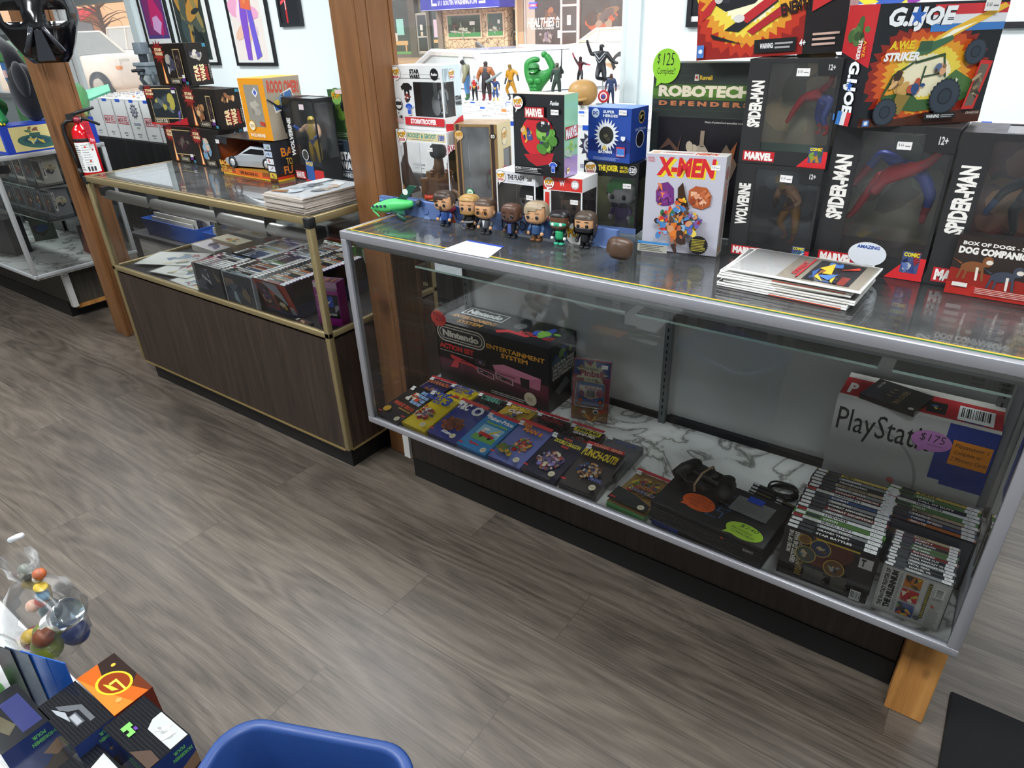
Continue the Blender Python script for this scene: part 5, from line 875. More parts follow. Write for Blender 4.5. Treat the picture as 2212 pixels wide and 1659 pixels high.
carton('collector_box', 'dark blue grey box with large white lettering behind the magazine stack', 'box', (-.632, .528, TOP), R(-2), (.21, .07, .141), '#2f3a46', (('front', lambda f: (f.r(.04, .05, .07, .95, '#a9b2ba'), f.r(.04, .9, .4, .93, '#a9b2ba'), f.t('Fan', .16, .82, .3, .9, '#e8eaec', .03, .2), f.t('STAR', .3, .5, .72, .72, '#f0f0f0', .06), f.t('WARS', .3, .26, .74, .47, '#f0f0f0', .06), f.r(.3, .2, .98, .215, '#f0f0f0'), f.t('MANDALORIAN', .3, .05, 1, .17, '#e8eaec', .04))),))
carton('shirt_box', 'green box picturing a black shirt with a blue tag, against the second post', 'box', (-.622, .552, TOP+.1415), R(-1), (.2, .05, .174), '#3c5f38', (('front', grn),))
# magazine pile
rd = random.Random(21)
def mag(i, top=False):
    o = empty('magazine', (-.42+rd.uniform(-.004, .004), .06+rd.uniform(-.004, .004), TOP+i*.0036), R(rd.uniform(-1.2, 1.2)), None, None); g = G(); w, d = .196, .25
    g.box(0, 0, .0003, w, d, .0033, ('#b9ada2', '#a89c92', '#c4b8ac', '#9c928a')[i % 4], 'matte')
    if not top: g.face([(0, 0, .0034), (w, 0, .0034), (w, d, .0034), (0, d, .0034)], '#c9c9c8', 'gloss'); g.build('pages', o)
    else:
        g.build('pages', o); g = G(); vs = []; fs = []; n = 14
        for j in range(n+1): vs += [(w*k/n, d*j/n, .0036+.010*max(0, 1-((k/n-1)**2+(j/n)**2)**.5*1.6)**1.5*0+.008*max(0, (k/n*.2-(j/n))**2 if j < 2 and k > 10 else 0)) for k in range(n+1)]
        for j in range(n):
            for k in range(n): a = j*(n+1)+k; fs.append((a, a+1, a+n+2, a+n+1))
        g.mesh(vs, fs, '#a9adb0', 'gloss', True); f = Fa(g, (0, 0, .0038), (1, 0, 0), (0, 1, 0), w, d, 'gloss'); f.p([(0, .5), (.4, .95), (.1, 1), (0, .9)], '#c9ced0'); f.blob(.5, .5, .4, .4, ('#8f969c', '#c9cccc', '#6a7076', '#b0a090', '#a9b4bc'), 20, 5); f.p([(.05, .05), (.4, .1), (.3, .2), (.05, .12)], '#7a5a44'); f.r(.3, .6, .36, .95, '#4a5a60'); g.build('cover', o)
    tag(o, 'glossy grey magazine lying topmost on the pile at the gold case corner' if top else 'magazine in the thick pile, %s from the bottom' % ORD(i+1), 'magazine', 'magazines piled on the gold case')
for i in range(15): mag(i, i == 14)
# ---------------------------------------------------------------- on top of the silver case
TW = H+.0016
BLUEP = ('#5a72a8', '#6b83b6', '#46609a', '#7f95c2')
def bp(f):
    f.r(0, 0, 1, 1, '#5d74a6')
    rd = random.Random(2)
    for k in range(60): f.e(rd.random(), rd.random(), .012+.01*rd.random(), .12+.1*rd.random(), BLUEP[k % 4], 8); f.k = 1+(k % 20)
    f.k = 24
    for i, (c, u) in enumerate((('W', .36), ('O', .43), ('R', .505), ('L', .575), ('D', .65))): f.t(c, u, .25, u+.025, .75, '#23262c')
    f.pop(.86, .5, .035, None)
carton('display_tray', 'long low blue patterned box front running behind the vinyl figures', 'box', (-.055, .222, TW), 0, (.83, .016, .047), '#5d74a6', (('front', bp),))
def sticker_tee(f, u, v, s): tee(f, u, v, s*1.12, '#e8e8ee'); tee(f, u, v, s, '#2b54b8'); f.lines(u-s*.25, v-.02, u+s*.25, v+s*f.w/f.h*.4, 3, '#b8c8f0', 2, .3)
# two tall window boxes at the left
def rk(f): f.r(0, .85, 1, 1, '#e6e7e8'); f.r(.22, .87, .98, .975, '#d9c99a'); f.t('ROCKET & GROOT', .24, .905, .8, .965, '#3f8f86', .04); f.t('1089', .84, .885, .96, .965, '#3a5aa8', .04); f.lines(.3, .88, .75, .895, 1, '#888'); f.pop(.12, .92, .1, 'MARVEL')
windowbox('vinyl_figure_box', 'tall clear window box with a white header, under the white trooper box', 'toy box', (-.066, .335, TW), R(0), (.208, .10, .229), '#d9dadb', (.03, .1, .985, .85), (('front', rk), ('front', lambda f: f.r(0, 0, 1, .1, '#5d74a6')), ('front', lambda f: f.price(.66, .77, '$ 40'))), '#c4c2b8', sidehole=(.02, .1, .97, .84), lefthole=(.03, .1, .97, .84), clearback=True, backart=lambda f: (f.p([(.0, 0), (.75, 0), (.35, .6), (.2, .35)], '#6a6664'), f.blob(.8, .45, .25, .3, ('#4f5a3a', '#3a4430', '#7a6a4a'), 9, 2)))
def castle():
    o = empty('vinyl_figure', (.055, .388, TW+.003), R(-10), 'tan sandcastle ornament with a small dark furry figure inside the tall window box', 'vinyl figure'); g = G()
    g.lathe([(.06, 0), (.055, .012), (.038, .02), (.036, .05), (.04, .056), (.04, .066), (.001, .066)], (0, 0, .02), '#c98a4a', 'vinyl', 18)
    for k in range(8): a = k*.785; g.box(.034*math.cos(a)-.006, .034*math.sin(a)-.006, .084, .034*math.cos(a)+.006, .034*math.sin(a)+.006, .1, '#c98a4a', 'vinyl')
    for q in (-.045, .045): g.lathe([(.02, 0), (.018, .04), (.022, .045), (.022, .055), (.001, .055)], (q, -.02, .02), '#c07f42', 'vinyl', 14)
    g.build('sandcastle', o); g = G(); g.tube([(-.02, -.045, .03), (.0, -.06, .028), (.025, -.05, .03)], .007, '#b5402a', 'vinyl', 8); g.build('starfish', o)
    g = G(); g.ell((0, 0, .16), (.026, .022, .022), '#34363a', p=3); g.tube([(0, 0, .09), (0, 0, .14)], [.018, .014], '#9a6a34', 'vinyl'); [g.ell((s*.02, 0, .185), (.008, .005, .01), '#2a2b2e') for s in (-1, 1)]; g.build('rider', o)
castle()
def st(f):
    f.r(.04, .8, .96, .81, '#555'); f.r(.24, .86, .82, .865, '#777'); f.t('STAR', .39, .875, .58, .945, '#16181a', .06); f.t('WARS', .385, .8, .585, .865, '#16181a', .06); f.pop(.12, .88, .09); f.e(.86, .87, .075, None, '#17181b'); f.t('Funko', .805, .85, .915, .89, '#fff', .03, .2)
    tee(f, .31, .6, .15, '#1d1f22'); f.blob(.31, .52, .07, .1, ('#d8d8d8', '#8a3a34', '#2a2a2c'), 8, 3); f.e(.13, .4, .075, .1, '#222'); f.e(.13, .41, .066, .085, '#e8e8e8'); f.p([(.07, .44), (.19, .44), (.19, .38), (.07, .38)], '#333'); f.blob(.14, .22, .05, .06, ('#333', '#888', '#ddd'), 8, 2); sticker_tee(f, .34, .33, .095)
    f.r(.24, .075, 1, .2, '#c42f36'); f.t('STORMTROOPER', .35, .095, .85, .18, '#f4f0f0', .05); f.lines(.03, .1, .22, .18, 4, '#c08a8a')
def sts(f): f.r(.62, 0, 1, 1, '#d3e4ea'); f.r(0, .76, .62, 1, '#d3e4ea'); f.p([(.1, .95), (.35, .95), (.12, .7)], '#9fb0b6'); f.r(.02, .3, .06, .95, '#8fa0a6'); f.pop(.5, .86, .17); f.t('STAR', .62, .46, .97, .53, '#222', .05); f.t('WARS', .6, .38, .96, .45, '#222', .05); f.p([(0, 0), (1, 0), (1, .22), (.7, .18), (.4, .1), (0, .12)], '#c42f36')
windowbox('shirt_box', 'white and red boxed set with a dark window on top of the tall window box', 'toy box', (-.082, .352, TW+.2295), R(-1), (.213, .08, .178), '#dfe0e0', (.44, .215, .97, .75), (('front', st), ('right', sts)), '#3a3c40', sidehole=(.01, .215, .6, .75), backart=lambda f: (f.r(0, 0, 1, 1, '#43464b'), f.e(.6, .5, .1, .2, '#5a2c2c'), f.e(.52, .35, .09, .18, '#c9cacc'), f.r(.48, .45, .56, .9, '#c9cacc')))
# (the printed panel above must keep its opening clear)
figure('action_figure', 'chrome silver figurine behind the dark window of the white and red box', (.09, .395, TW+.2295+.04), R(10), .09, {}, dict(torso='#c9cacc', head='#d8d8da'), 1.7, mat='chrome')
def br(f): f.r(.045, 0, .12, 1, '#3a2c28'); f.r(.85, 0, .93, 1, '#3a2c28'); f.pop(.11, .88, .1, None, '#d8b48a'); f.e(.9, .87, .075, None, '#2a2422'); f.t('03', .855, .85, .945, .89, '#e8e0d0', .03)
def brs(f): f.r(0, .7, 1, 1, '#d6c493'); f.r(0, 0, .4, .7, '#d6c493'); f.pop(.5, .84, .2, None, '#e6d4b0')
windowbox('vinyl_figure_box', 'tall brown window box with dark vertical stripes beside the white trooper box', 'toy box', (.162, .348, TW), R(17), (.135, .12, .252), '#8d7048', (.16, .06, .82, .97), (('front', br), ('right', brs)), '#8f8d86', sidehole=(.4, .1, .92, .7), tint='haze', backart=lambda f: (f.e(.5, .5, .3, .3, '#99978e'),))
def green_girl():
    o = bighead('green skinned vinyl figure with long red hair inside the tall brown box', (.262, .43, TW+.004), R(12), '#86a860', '#8a2038', 'long', '#5a8a3c', '#4a7a34', '#4a7a34', s=1.25)
    g = G(); [g.ell((q*.006, -.012, .118+.004*(q % 2)), (.006, .004, .008), '#3f8a3c') for q in (-2, -1, 0, 1, 2)]; g.build('leaf_crown', o)
green_girl()
g = G(); f = Fa(g, (.19, .3535, TW+.045), (math.cos(R(17)), math.sin(R(17)), 0), (0, 0, 1), .024, .024); f.e(.5, .5, .5, None, '#2f8f4c'); f.e(.5, .5, .38, None, '#e0efe0'); f.t('new', .25, .4, .75, .6, '#2f8f4c', .03); tag(g.build('round_sticker'), 'round green seal sticker on the front of the tall brown box', 'sticker')
def hd(f, name, num, bg, fg='#222', logo=None):
    f.r(0, .8, 1, 1, bg); f.t(name, .3, .865, .72, .95, fg, .04); f.lines(.3, .83, .7, .85, 1, '#999'); f.e(.86, .9, .085, None, '#e4e4e4'); f.t(num, .8, .865, .92, .935, '#333', .05); f.pop(.13, .9, .115, 'HEROES')
windowbox('vinyl_figure_box', 'small white window box with a black masked figure under the black shirt box', 'toy box', (.39, .245, TW), R(-1), (.13, .09, .158), '#dcdde0', (.03, .05, .97, .8), (('front', lambda f: hd(f, 'THE FLASH', '268', '#d2d3d8')), ('front', lambda f: f.price(.85, .6, '$ 10'))), '#a4988a', sidehole=(.03, .05, .97, .78), lefthole=(.03, .05, .97, .78))
bighead('black masked pale vinyl figure inside the small white box', (.475, .293, TW+.004), R(8), '#d8d4cc', '#15161a', 'cap', '#17181b', '#17181b', s=1.15)
windowbox('vinyl_figure_box', 'small white and red window box with a brown haired figure inside', 'toy box', (.548, .240, TW), R(4), (.112, .09, .156), '#dedfdf', (.2, .05, .97, .78), (('front', lambda f: (f.r(0, .79, 1, 1, '#c8332c'), f.t('W', .42, .86, .56, .96, '#e0e0e0', .03), f.e(.82, .9, .1, None, '#b8b9bb'), f.t('58', .75, .86, .89, .94, '#f4f4f4', .05), f.pop(.15, .9, .13, 'WWE'), f.p([(.03, .3), (.14, .2), (.16, .75), (.05, .75)], '#c8332c'))), ('front', lambda f: f.price(.8, .62, '$ 15'))), '#8a7270', sidehole=(.03, .05, .97, .78), lefthole=(.03, .05, .97, .78))
bighead('tan vinyl figure with brown hair inside the white and red window box', (.612, .285, TW+.004), R(6), '#b58a6a', '#4a3224', 'long', '#2a2326', '#8a7a3a', s=1.15)
def mv(f):
    f.r(0, 0, 1, 1, '#1d1d20'); f.e(.48, .5, .33, None, '#c3222c', 36); f.p([(.2, .26), (.8, .3), (.75, .16), (.45, .12), (.3, .18)], '#a81e28')
    f.blob(.27, .52, .12, .12, ('#d2a22e', '#3a4a80', '#2a3058', '#d8b04a', '#c9a482'), 16, 4, .5); f.blob(.66, .47, .2, .2, ('#5f9a3c', '#4a7f30', '#7fb04a', '#2f5a26', '#5f9a3c', '#3a2f5a'), 22, 6, .5); f.e(.62, .62, .14, .07, '#222'); f.blob(.63, .66, .14, .04, ('#2a2a2c', '#d8d8d8', '#1d1d20'), 9, 3)
    f.r(.26, .72, .64, .85, '#b42a30'); f.t('MARVEL', .28, .735, .62, .835, '#ece6e0', .06); f.pop(.13, .9, .1); f.t('Funko', .76, .88, .93, .93, '#e8e8e8', .03, .25); f.price(.85, .8, '$ 25'); f.lines(.05, .03, .6, .11, 4, '#8a8a8a'); f.t('1 PC/PZ', .03, .075, .17, .1, '#e0e0e0', .03); f.t('1 PC/PZ', .36, .075, .5, .1, '#e0e0e0', .03); sticker_tee(f, .82, .13, .1)
def mvs(f): f.r(0, 0, 1, 1, '#8fc4a6'); f.r(0, 0, 1, .25, '#a890c4'); f.blob(.5, .35, .5, .12, ('#9fc46a', '#7fae6a', '#b0c4b0'), 9, 3); f.r(.04, .47, .96, .62, '#b42a30'); f.t('MARVEL', .08, .48, .93, .61, '#eceaf0', .05, ang=4); f.pop(.25, .08, .12, None)
carton('shirt_box', 'shrink-wrapped black and red box standing across the two small window boxes', 'box', (.468, .226, TW+.159), R(1), (.15, .066, .193), '#1d1d20', (('front', mv), ('right', mvs), ('top', lambda f: f.r(.03, .05, .97, .95, '#cfc9c4'))), mat='gloss')
def jk(f): f.r(0, .8, 1, 1, '#16171a'); f.t('THE JOKER', .27, .85, .63, .955, '#e6d02a', .06); f.t('ON THE', .66, .91, .8, .95, '#e6d02a', .03); f.t('BEACH', .66, .86, .8, .9, '#e6d02a', .03); f.e(.89, .9, .075, None, '#c9cac6'); f.e(.89, .9, .065, None, '#16171a'); f.t('520', .835, .865, .945, .935, '#e8e8e8', .04); f.pop(.13, .9, .105, 'DELUXE')
windowbox('vinyl_figure_box', 'black headed window box with yellow lettering beside the big comic software box', 'toy box', (.607, .345, TW), R(7), (.152, .09, .183), '#17181b', (.03, .09, .97, .8), (('front', jk), ('front', lambda f: f.r(0, 0, 1, .09, '#5d74a6')), ('front', lambda f: f.price(.8, .68, '$ 12'))), '#a8a878', sidehole=(.03, .09, .97, .78), lefthole=(.03, .09, .97, .78))
def joker():
    o = bighead('white faced vinyl figure with green hair and dark sunglasses inside the black headed box', (.692, .405, TW+.006), R(6), '#e6e4e0', '#4fae54', 'part', '#6a4a8a', '#7a5aa0', '#3a3a3a', s=1.3)
    g = G(); [g.ell((q*.012, -.023, .063), (.0105, .004, .0075), '#141418', 'gloss', 3) for q in (-1, 1)]; g.box(-.004, -.025, .064, .004, -.022, .067, '#a02a34', 'gloss'); g.build('sunglasses', o); o2 = G(); o2.ell((.038, -.01, .022), (.015, .015, .015), lambda c: ('#c8372c', '#e8e6e0', '#3f9a4a')[int((math.atan2(c.y+.01, c.x-.038)+3.2)*1.4) % 3]); o2.build('beach_ball', o)
joker()
def bt(f):
    f.r(0, 0, 1, 1, '#27489c'); f.r(0, .18, 1, .4, '#1d2f74')
    rd = random.Random(3)
    for k in range(12): u = k/12; f.r(u, .38, u+.06, .4+.08*rd.random(), '#1d2f74')
    f.e(.18, .9, .09, None, '#cfe0f4'); f.t('DC', .12, .865, .24, .935, '#27489c', .05); f.t('SUPER', .36, .905, .62, .955, '#e8eef6', .03); f.t('HEROES', .36, .835, .7, .885, '#e8eef6', .03); f.star(.45, .5, .3, .2, 22, '#e8eaee', 0, 1.1); f.e(.45, .5, .17, None, '#2c2b28', 24); f.blob(.47, .47, .08, .1, ('#4a4438', '#3a3630', '#6a604a'), 7, 2); f.e(.42, .26, .05, None, '#d8c46a'); f.t('BATMAN', .28, .16, .6, .22, '#eef2f8', .04); f.lines(.15, .03, .8, .09, 3, '#8fa4d0'); f.r(.7, .12, .9, .3, '#cf3a44'); f.r(.71, .13, .89, .27, '#3f7ac8'); f.t('EXCLUSIVE', .72, .13, .88, .16, '#fff'); f.price(.82, .93, '$ 15'); f.p([(.8, .5), (.9, .5), (.9, .44), (.85, .41), (.8, .44)], '#dfe4ee')
def bts(f): f.r(0, 0, 1, 1, '#22408f'); f.e(.6, .82, .18, None, '#b8a25a'); f.e(.6, .82, .15, None, '#15161a'); f.t('5*', .5, .79, .7, .86, '#d8c46a', .04); f.e(.55, .42, .25, None, '#cfd6e6'); f.e(.55, .42, .22, None, '#1a1c24'); f.t('BATMAN', .25, .58, .85, .63, '#a9b8dc')
carton('vinyl_figure_box', 'blue carton with a white starburst on top of the black headed window box', 'toy box', (.614, .352, TW+.184), R(-3), (.125, .085, .129), '#27489c', (('front', bt), ('right', bts), ('top', lambda f: f.r(0, 0, 1, 1, '#3f6ac0'))))
# big software box
def xm(f):
    f.r(0, 0, 1, 1, '#b9b8c4'); f.r(.0, .0, 1, .004, '#8a8a92')
    f.t('X-MEN', .16, .775, .9, .96, '#e0c82a', .075, .1); f.t('X-MEN', .14, .79, .88, .975, '#c8262e', .05, .1); f.t('MARVEL', .02, .945, .11, .97, '#c8404a'); f.t('COMICS', .02, .92, .11, .942, '#c8404a'); f.price(.88, .895, '$ 50', .02, .011)
    f.p([(.16, .52), (.15, .63), (.2, .71), (.3, .73), (.38, .67), (.4, .52), (.34, .49), (.24, .48)], '#6a2f74'); f.shards(.17, .49, .39, .72, ('#8a3f9a', '#b5504a', '#4a2154', '#d8784a', '#7a357f'), 16, 3, .28); f.p([(.58, .56), (.58, .66), (.66, .71), (.8, .7), (.87, .62), (.86, .52), (.76, .48), (.64, .5)], '#a8552f'); f.shards(.6, .49, .86, .69, ('#d89a78', '#b5603a', '#e0b090', '#8a3f24', '#c9784a'), 18, 5, .26); f.p([(.46, .5), (.44, .68), (.5, .74), (.55, .6), (.6, .5)], '#3a2416'); f.blob(.5, .54, .1, .08, ('#e0862a', '#e8c23a', '#2a1c14', '#c8502a'), 14, 7)
    f.blob(.48, .36, .36, .17, ('#4a7fb8', '#c83a34', '#e0b83a', '#2f6a4a', '#c9906a', '#3a2a2a', '#7a5a9a', '#d8782f', '#8fb0d0', '#5a4034'), 150, 11, .17); f.blob(.5, .22, .13, .16, ('#d8782f', '#3a2a26', '#b5603a', '#8a4a2a', '#c9906a'), 18, 4, .45); f.blob(.3, .25, .08, .1, ('#4a7fb8', '#c83a34', '#7fa8d0'), 9, 5); f.blob(.7, .3, .1, .1, ('#6a5aa0', '#3a6ab0', '#c9906a', '#e0c85a'), 10, 6); f.p([(.44, .12), (.5, .02), (.53, .05), (.5, .14)], '#3a2a26')
    f.r(0, .105, .42, .13, '#3f86c0'); f.r(0, .02, .4, .1, '#a9a89c'); f.lines(.03, .03, .36, .1, 4, '#55544e'); f.star(.8, .145, .125, .115, 26, '#141414', 0, 1.0); f.lines(.71, .08, .89, .21, 8, '#a89a3a', 3); f.t('PARAGON SOFTWARE', .58, .015, .9, .035, '#1c1c1c', .02)
def xs(f): f.r(0, 0, 1, 1, '#b3b0ac'); f.e(.5, .83, .3, .07, '#9a4a34'); f.t('X-MEN', .25, .55, .75, .75, '#c8502a', .05, rot=-90); f.t('MADNESS IN MURDERWORLD', .35, .1, .65, .52, '#8a2f3a', .02, rot=-90); f.r(.15, .03, .8, .09, '#b5864a')
def xt(f): f.r(0, 0, 1, 1, '#cfccc8'); f.t('X-MEN', .6, .2, .88, .75, '#c8502a', .05, rot=180); f.t('MADNESS IN MURDERWORLD', .18, .35, .55, .6, '#b54a4a', .02, rot=180); f.r(.04, .2, .14, .7, '#c9a88a')
carton('software_box', 'pale lilac software box with big red and yellow lettering and a crowd picture', 'software box', (.825, .262, TW), R(7.5), (.184, .05, .228), '#b9b8c4', (('front', xm), ('right', xs), ('top', xt)))
def rb(f):
    f.r(0, 0, 1, 1, '#2a302c')
    for k in range(26): f.r(0, .02+k*.038, 1, .0215+k*.038, '#3f4740'); f.k = 2
    f.k = 5; f.r(0, .8, 1, .885, '#3f5a24'); f.r(0, .82, 1, .86, '#4f742a'); f.t('ROBOTECH', .06, .815, .95, .88, '#d8cdb4', .06); f.t('D E F E N D E R S', .07, .765, .95, .793, '#b5704a', .06); f.t('Revell', .46, .91, .58, .935, '#c9a83a', .04); f.r(.41, .905, .45, .94, '#c9c4b4'); f.r(.42, .915, .44, .93, '#a83a34')
    f.r(.08, .1, .94, .7, '#17141a'); f.t('Photo of painted and assembled model', .55, .67, .92, .685, '#d8d4cc'); f.p([(.2, .35), (.4, .5), (.55, .56), (.62, .5), (.5, .42), (.35, .36)], '#a39684'); f.blob(.45, .47, .18, .1, ('#b8aa94', '#7a6e60', '#55493f', '#cfc4ae'), 16, 3, .4); f.p([(.6, .35), (.78, .56), (.9, .45), (.85, .35)], '#6a5a4c'); f.r(.52, .54, .56, .63, '#8a7a68'); f.p([(.1, .5), (.2, .58), (.3, .52), (.33, .6), (.31, .48), (.22, .54)], '#5a4034'); f.p([(.8, .5), (.88, .58), (.84, .4)], '#8a5030')
carton('model_kit_box', 'dark green model kit box carrying the green price bubble', 'model kit box', (.742, .452, TW), 0, (.262, .08, .408), '#2a302c', (('front', rb),))
def bubble(name, label, loc, rz, w, h, col, lines, tail=(-.3, -.9), ink='#141414', lean=R(90), tilt=0):
    g = G(); n = 28; t = .0008; pts = [(w/2*math.cos(2*math.pi*i/n), h/2*math.sin(2*math.pi*i/n)) for i in range(n)]
    g.prism(pts, 0, t, col, 'matte'); a = math.atan2(tail[1], tail[0]); p1 = (w/2*.92*math.cos(a-.28), h/2*.92*math.sin(a-.28)); p2 = (w/2*.92*math.cos(a+.28), h/2*.92*math.sin(a+.28)); g.prism([p1, (tail[0]*w*.75, tail[1]*h*.75), p1][:0] or [p1, (tail[0]*w*.75, tail[1]*h*.75), p2], .0001, t*.8, col, 'matte')
    f = Fa(g, (-w/2, -h/2, t), (1, 0, 0), (0, 1, 0), w, h)
    for (s, u0, v0, u1, v1) in lines:
        if s == '_': f.r(u0, v0, u1, v1, ink)
        else: f.t(s, u0, v0, u1, v1, ink, -.006, .12)
    return tag(g.build(name, loc=loc, rot=(lean, tilt, rz)), label, 'price sign')
bubble('price_bubble', 'green handwritten speech bubble price sign on the model kit box corner', (.775, .449, 1.368), 0, .072, .078, '#8fc93a', (('$', .16, .55, .27, .86), ('125', .38, .52, .78, .88), ('Complete!!', .18, .22, .84, .46)), (-.45, -.8))
def statue(label, name, loc, rz, size, fname, flabel, fz, extra, inner, price, back, hole=(.24, .14, .97, .96), mw=.42, side=None):
    w, d, h = size
    def fr(f):
        f.r(0, 0, hole[0], 1, '#2a2a2b'); f.t(name, .05, .36, .2, .8, '#ece8e2', .05, rot=90); f.r(.05, .025, mw, .125, '#b8252c'); f.t('MARVEL', .07, .035, mw-.02, .115, '#efe9e4', .07); f.p([(.68, 0), (1, 0), (1, .16), (.86, .16)], '#cf2a30'); f.r(.8, .05, .95, .2, '#44507a'); f.shards(.8, .05, .95, .2, extra, 10, len(name), .35); f.t('COMIC', .81, .165, .94, .195, '#e0d23a', .05)
        f.p([(.74, 1), (1, 1), (1, .85), (.76, .85)], '#252526'); f.t('12+', .86, .9, .93, .95, '#cfcfcf', .03)
    o = windowbox('statue_box', label, 'statue box', loc, rz, size, '#2a2a2b', hole, (('front', fr), ('front', lambda f: f.price(.6, .88, price, .026, .015))), inner, sidehole=(.06, .14, .96, .96), tophole=(.3, .1, .95, .9), backart=back)
    return o
sky_ = lambda a, b, c, s: (lambda f: (f.r(0, 0, 1, 1, a), f.blob(.5, .6, .5, .4, b, 22, s, .5), f.r(0, 0, 1, .12, c)))
statue('black statue box holding a brown and yellow crouching statue, under another on the counter', 'WOLVERINE', (1.022, .318, TW), 0, (.184, .13, .212), '', '', 0, ('#3a6a5a', '#c9c23a', '#8a4a7a', '#4a7fb8', '#d8d8d8'), '#4a4e56', '$ 30', sky_('#7a828e', ('#687080', '#8e98a6', '#5c626c'), '#6a6e74', 3))
figure('statuette', 'brown and yellow crouching statuette in the lower left statue box', (1.14, .385, TW+.03), R(-40), .17, dict(che=(-.06, -.1, .7), nek=(-.08, -.14, .78), hea=(-.1, -.2, .85), crn=(-.11, -.23, .91), ls=(-.18, -.1, .73), le=(-.22, -.12, .58), lh=(-.1, -.22, .52), lf=(-.02, -.28, .5), rs=(.08, -.1, .73), re=(.16, -.02, .58), rh=(.1, -.16, .5), rf=(.06, -.22, .48), lk=(-.12, -.1, .28), rk=(.14, -.02, .28), la=(-.1, .04, .06), lt=(-.12, -.04, .03)), dict(head='#b8902a', torso='#5f3826', arm='#c09068', hand='#5f3826', hip='#5f3826', leg='#b07c2a', boot='#a0603a'), 1.25)
statue('black statue box with a red and blue leaping statue, standing on another', 'SPIDER-MAN', (1.02, .325, TW+.2125), 0, (.186, .13, .211), '', '', 0, ('#7a9a3a', '#b8842a', '#8a2a2a', '#3a5a3a'), '#6a6a58', '$ 30', sky_('#a89a7c', ('#c4ae82', '#8a8668', '#d0b480', '#a69e7e'), '#4a7058', 5))
figure('statuette', 'red and blue statuette bent forward in the upper left statue box', (1.15, .395, TW+.2125+.035), R(-50), .155, dict(pel=(.1, .1, .62), bel=(.02, .04, .64), che=(-.1, -.04, .66), nek=(-.2, -.08, .6), hea=(-.28, -.1, .54), crn=(-.32, -.11, .49), ls=(-.12, -.14, .62), le=(-.2, -.2, .46), lh=(-.26, -.24, .32), lf=(-.28, -.26, .27), rs=(-.04, .06, .7), re=(.12, .1, .8), rh=(.22, .06, .92), rf=(.24, .05, .98), lp=(.06, .04, .58), lk=(-.04, .08, .36), la=(.05, .12, .2), lt=(0, .06, .15), rp=(.16, .14, .58), rk=(.2, .02, .38), ra=(.24, .12, .2), rt=(.22, .05, .16)), dict(head='#c82a32', torso='#c82a32', arm='#c82a32', hand='#c82a32', hip='#2f449c', leg='#2f449c', boot='#c82a32'), 1.2)
statue('tall black statue box with a red and blue sprawling statue, under the army vehicle box', 'SPIDER-MAN', (1.211, .335, TW), R(-1), (.221, .15, .303), '', '', 0, ('#33407a', '#b8bcc4', '#8a2a34', '#20264a', '#5a70a8'), '#6a645c', '$ 65', sky_('#a09a88', ('#8a8674', '#b0a88a', '#b8aa90', '#7c7868', '#989e82'), '#7a6a66', 8), mw=.4)
g = G(); f = Fa(g, (0, 0, 0), (1, 0, 0), (0, 0, 1), .075, .026); f.e(.5, .0, .5, 1.0, '#d9dde4', 30); f.t('AMAZING', .2, .45, .8, .75, '#2f4f9a', .05); g.v = [v for v in g.v]; tag(g.build('name_plaque', loc=(1.283, .3305, TW+.043)), 'half round pale plaque inside the foot of the tall sprawling statue box', 'plaque')
figure('statuette', 'red and blue statuette sprawling with both arms wide in the tall statue box', (1.345, .415, TW+.05), R(-15), .22, dict(pel=(.06, .08, .72), bel=(.02, .0, .74), che=(-.04, -.1, .7), nek=(-.1, -.18, .62), hea=(-.14, -.22, .55), crn=(-.16, -.23, .49), ls=(-.16, -.1, .66), le=(-.25, -.14, .46), lh=(-.33, -.16, .28), lf=(-.38, -.18, .22), rs=(.1, -.1, .74), re=(.24, -.08, .82), rh=(.34, -.05, 1.0), rf=(.36, -.05, 1.06), lp=(-.02, .08, .72), lk=(-.26, .02, .84), la=(-.4, -.05, .58), lt=(-.44, -.09, .52), rp=(.14, .06, .68), rk=(.3, -.04, .52), ra=(.24, .06, .3), rt=(.27, -.02, .25)), dict(head='#cc2a34', torso='#cc2a34', bel='#2c44a4', arm='#cc2a34', hand='#cc2a34', hip='#2c44a4', lk='#2c44a4', rk='#2c44a4', leg='#2c44a4', boot='#a8242e'), 1.25)
statue('black statue box at the far right end, behind the dog figure box', 'SPIDER-MAN', (1.437, .328, TW), 0, (.222, .15, .298), '', '', 0, ('#5a1f24', '#3a2a2a', '#6a4a3a'), '#6a5850', '$ 100', sky_('#7a4a44', ('#8a4c46', '#96664e', '#664a42', '#a47c54'), '#665a50', 9), mw=.42)
figure('statuette', 'black and blue statuette crouching in the far right statue box', (1.59, .41, TW+.05), R(-15), .2, dict(pel=(.06, .08, .72), bel=(.02, .0, .78), che=(-.04, -.1, .78), nek=(-.08, -.18, .72), hea=(-.1, -.22, .64), crn=(-.11, -.23, .58), ls=(-.16, -.1, .78), le=(-.3, -.12, .66), lh=(-.38, -.14, .48), lf=(-.4, -.15, .42), rs=(.1, -.1, .8), re=(.24, -.08, .9), rh=(.3, -.05, 1.05), rf=(.31, -.05, 1.1), lp=(-.02, .08, .7), lk=(-.2, -.05, .5), la=(-.16, .05, .25), lt=(-.2, -.02, .2)), dict(torso='#14171d', head='#14171d', hand='#1f4a7a', boot='#14171d'), 1.25)
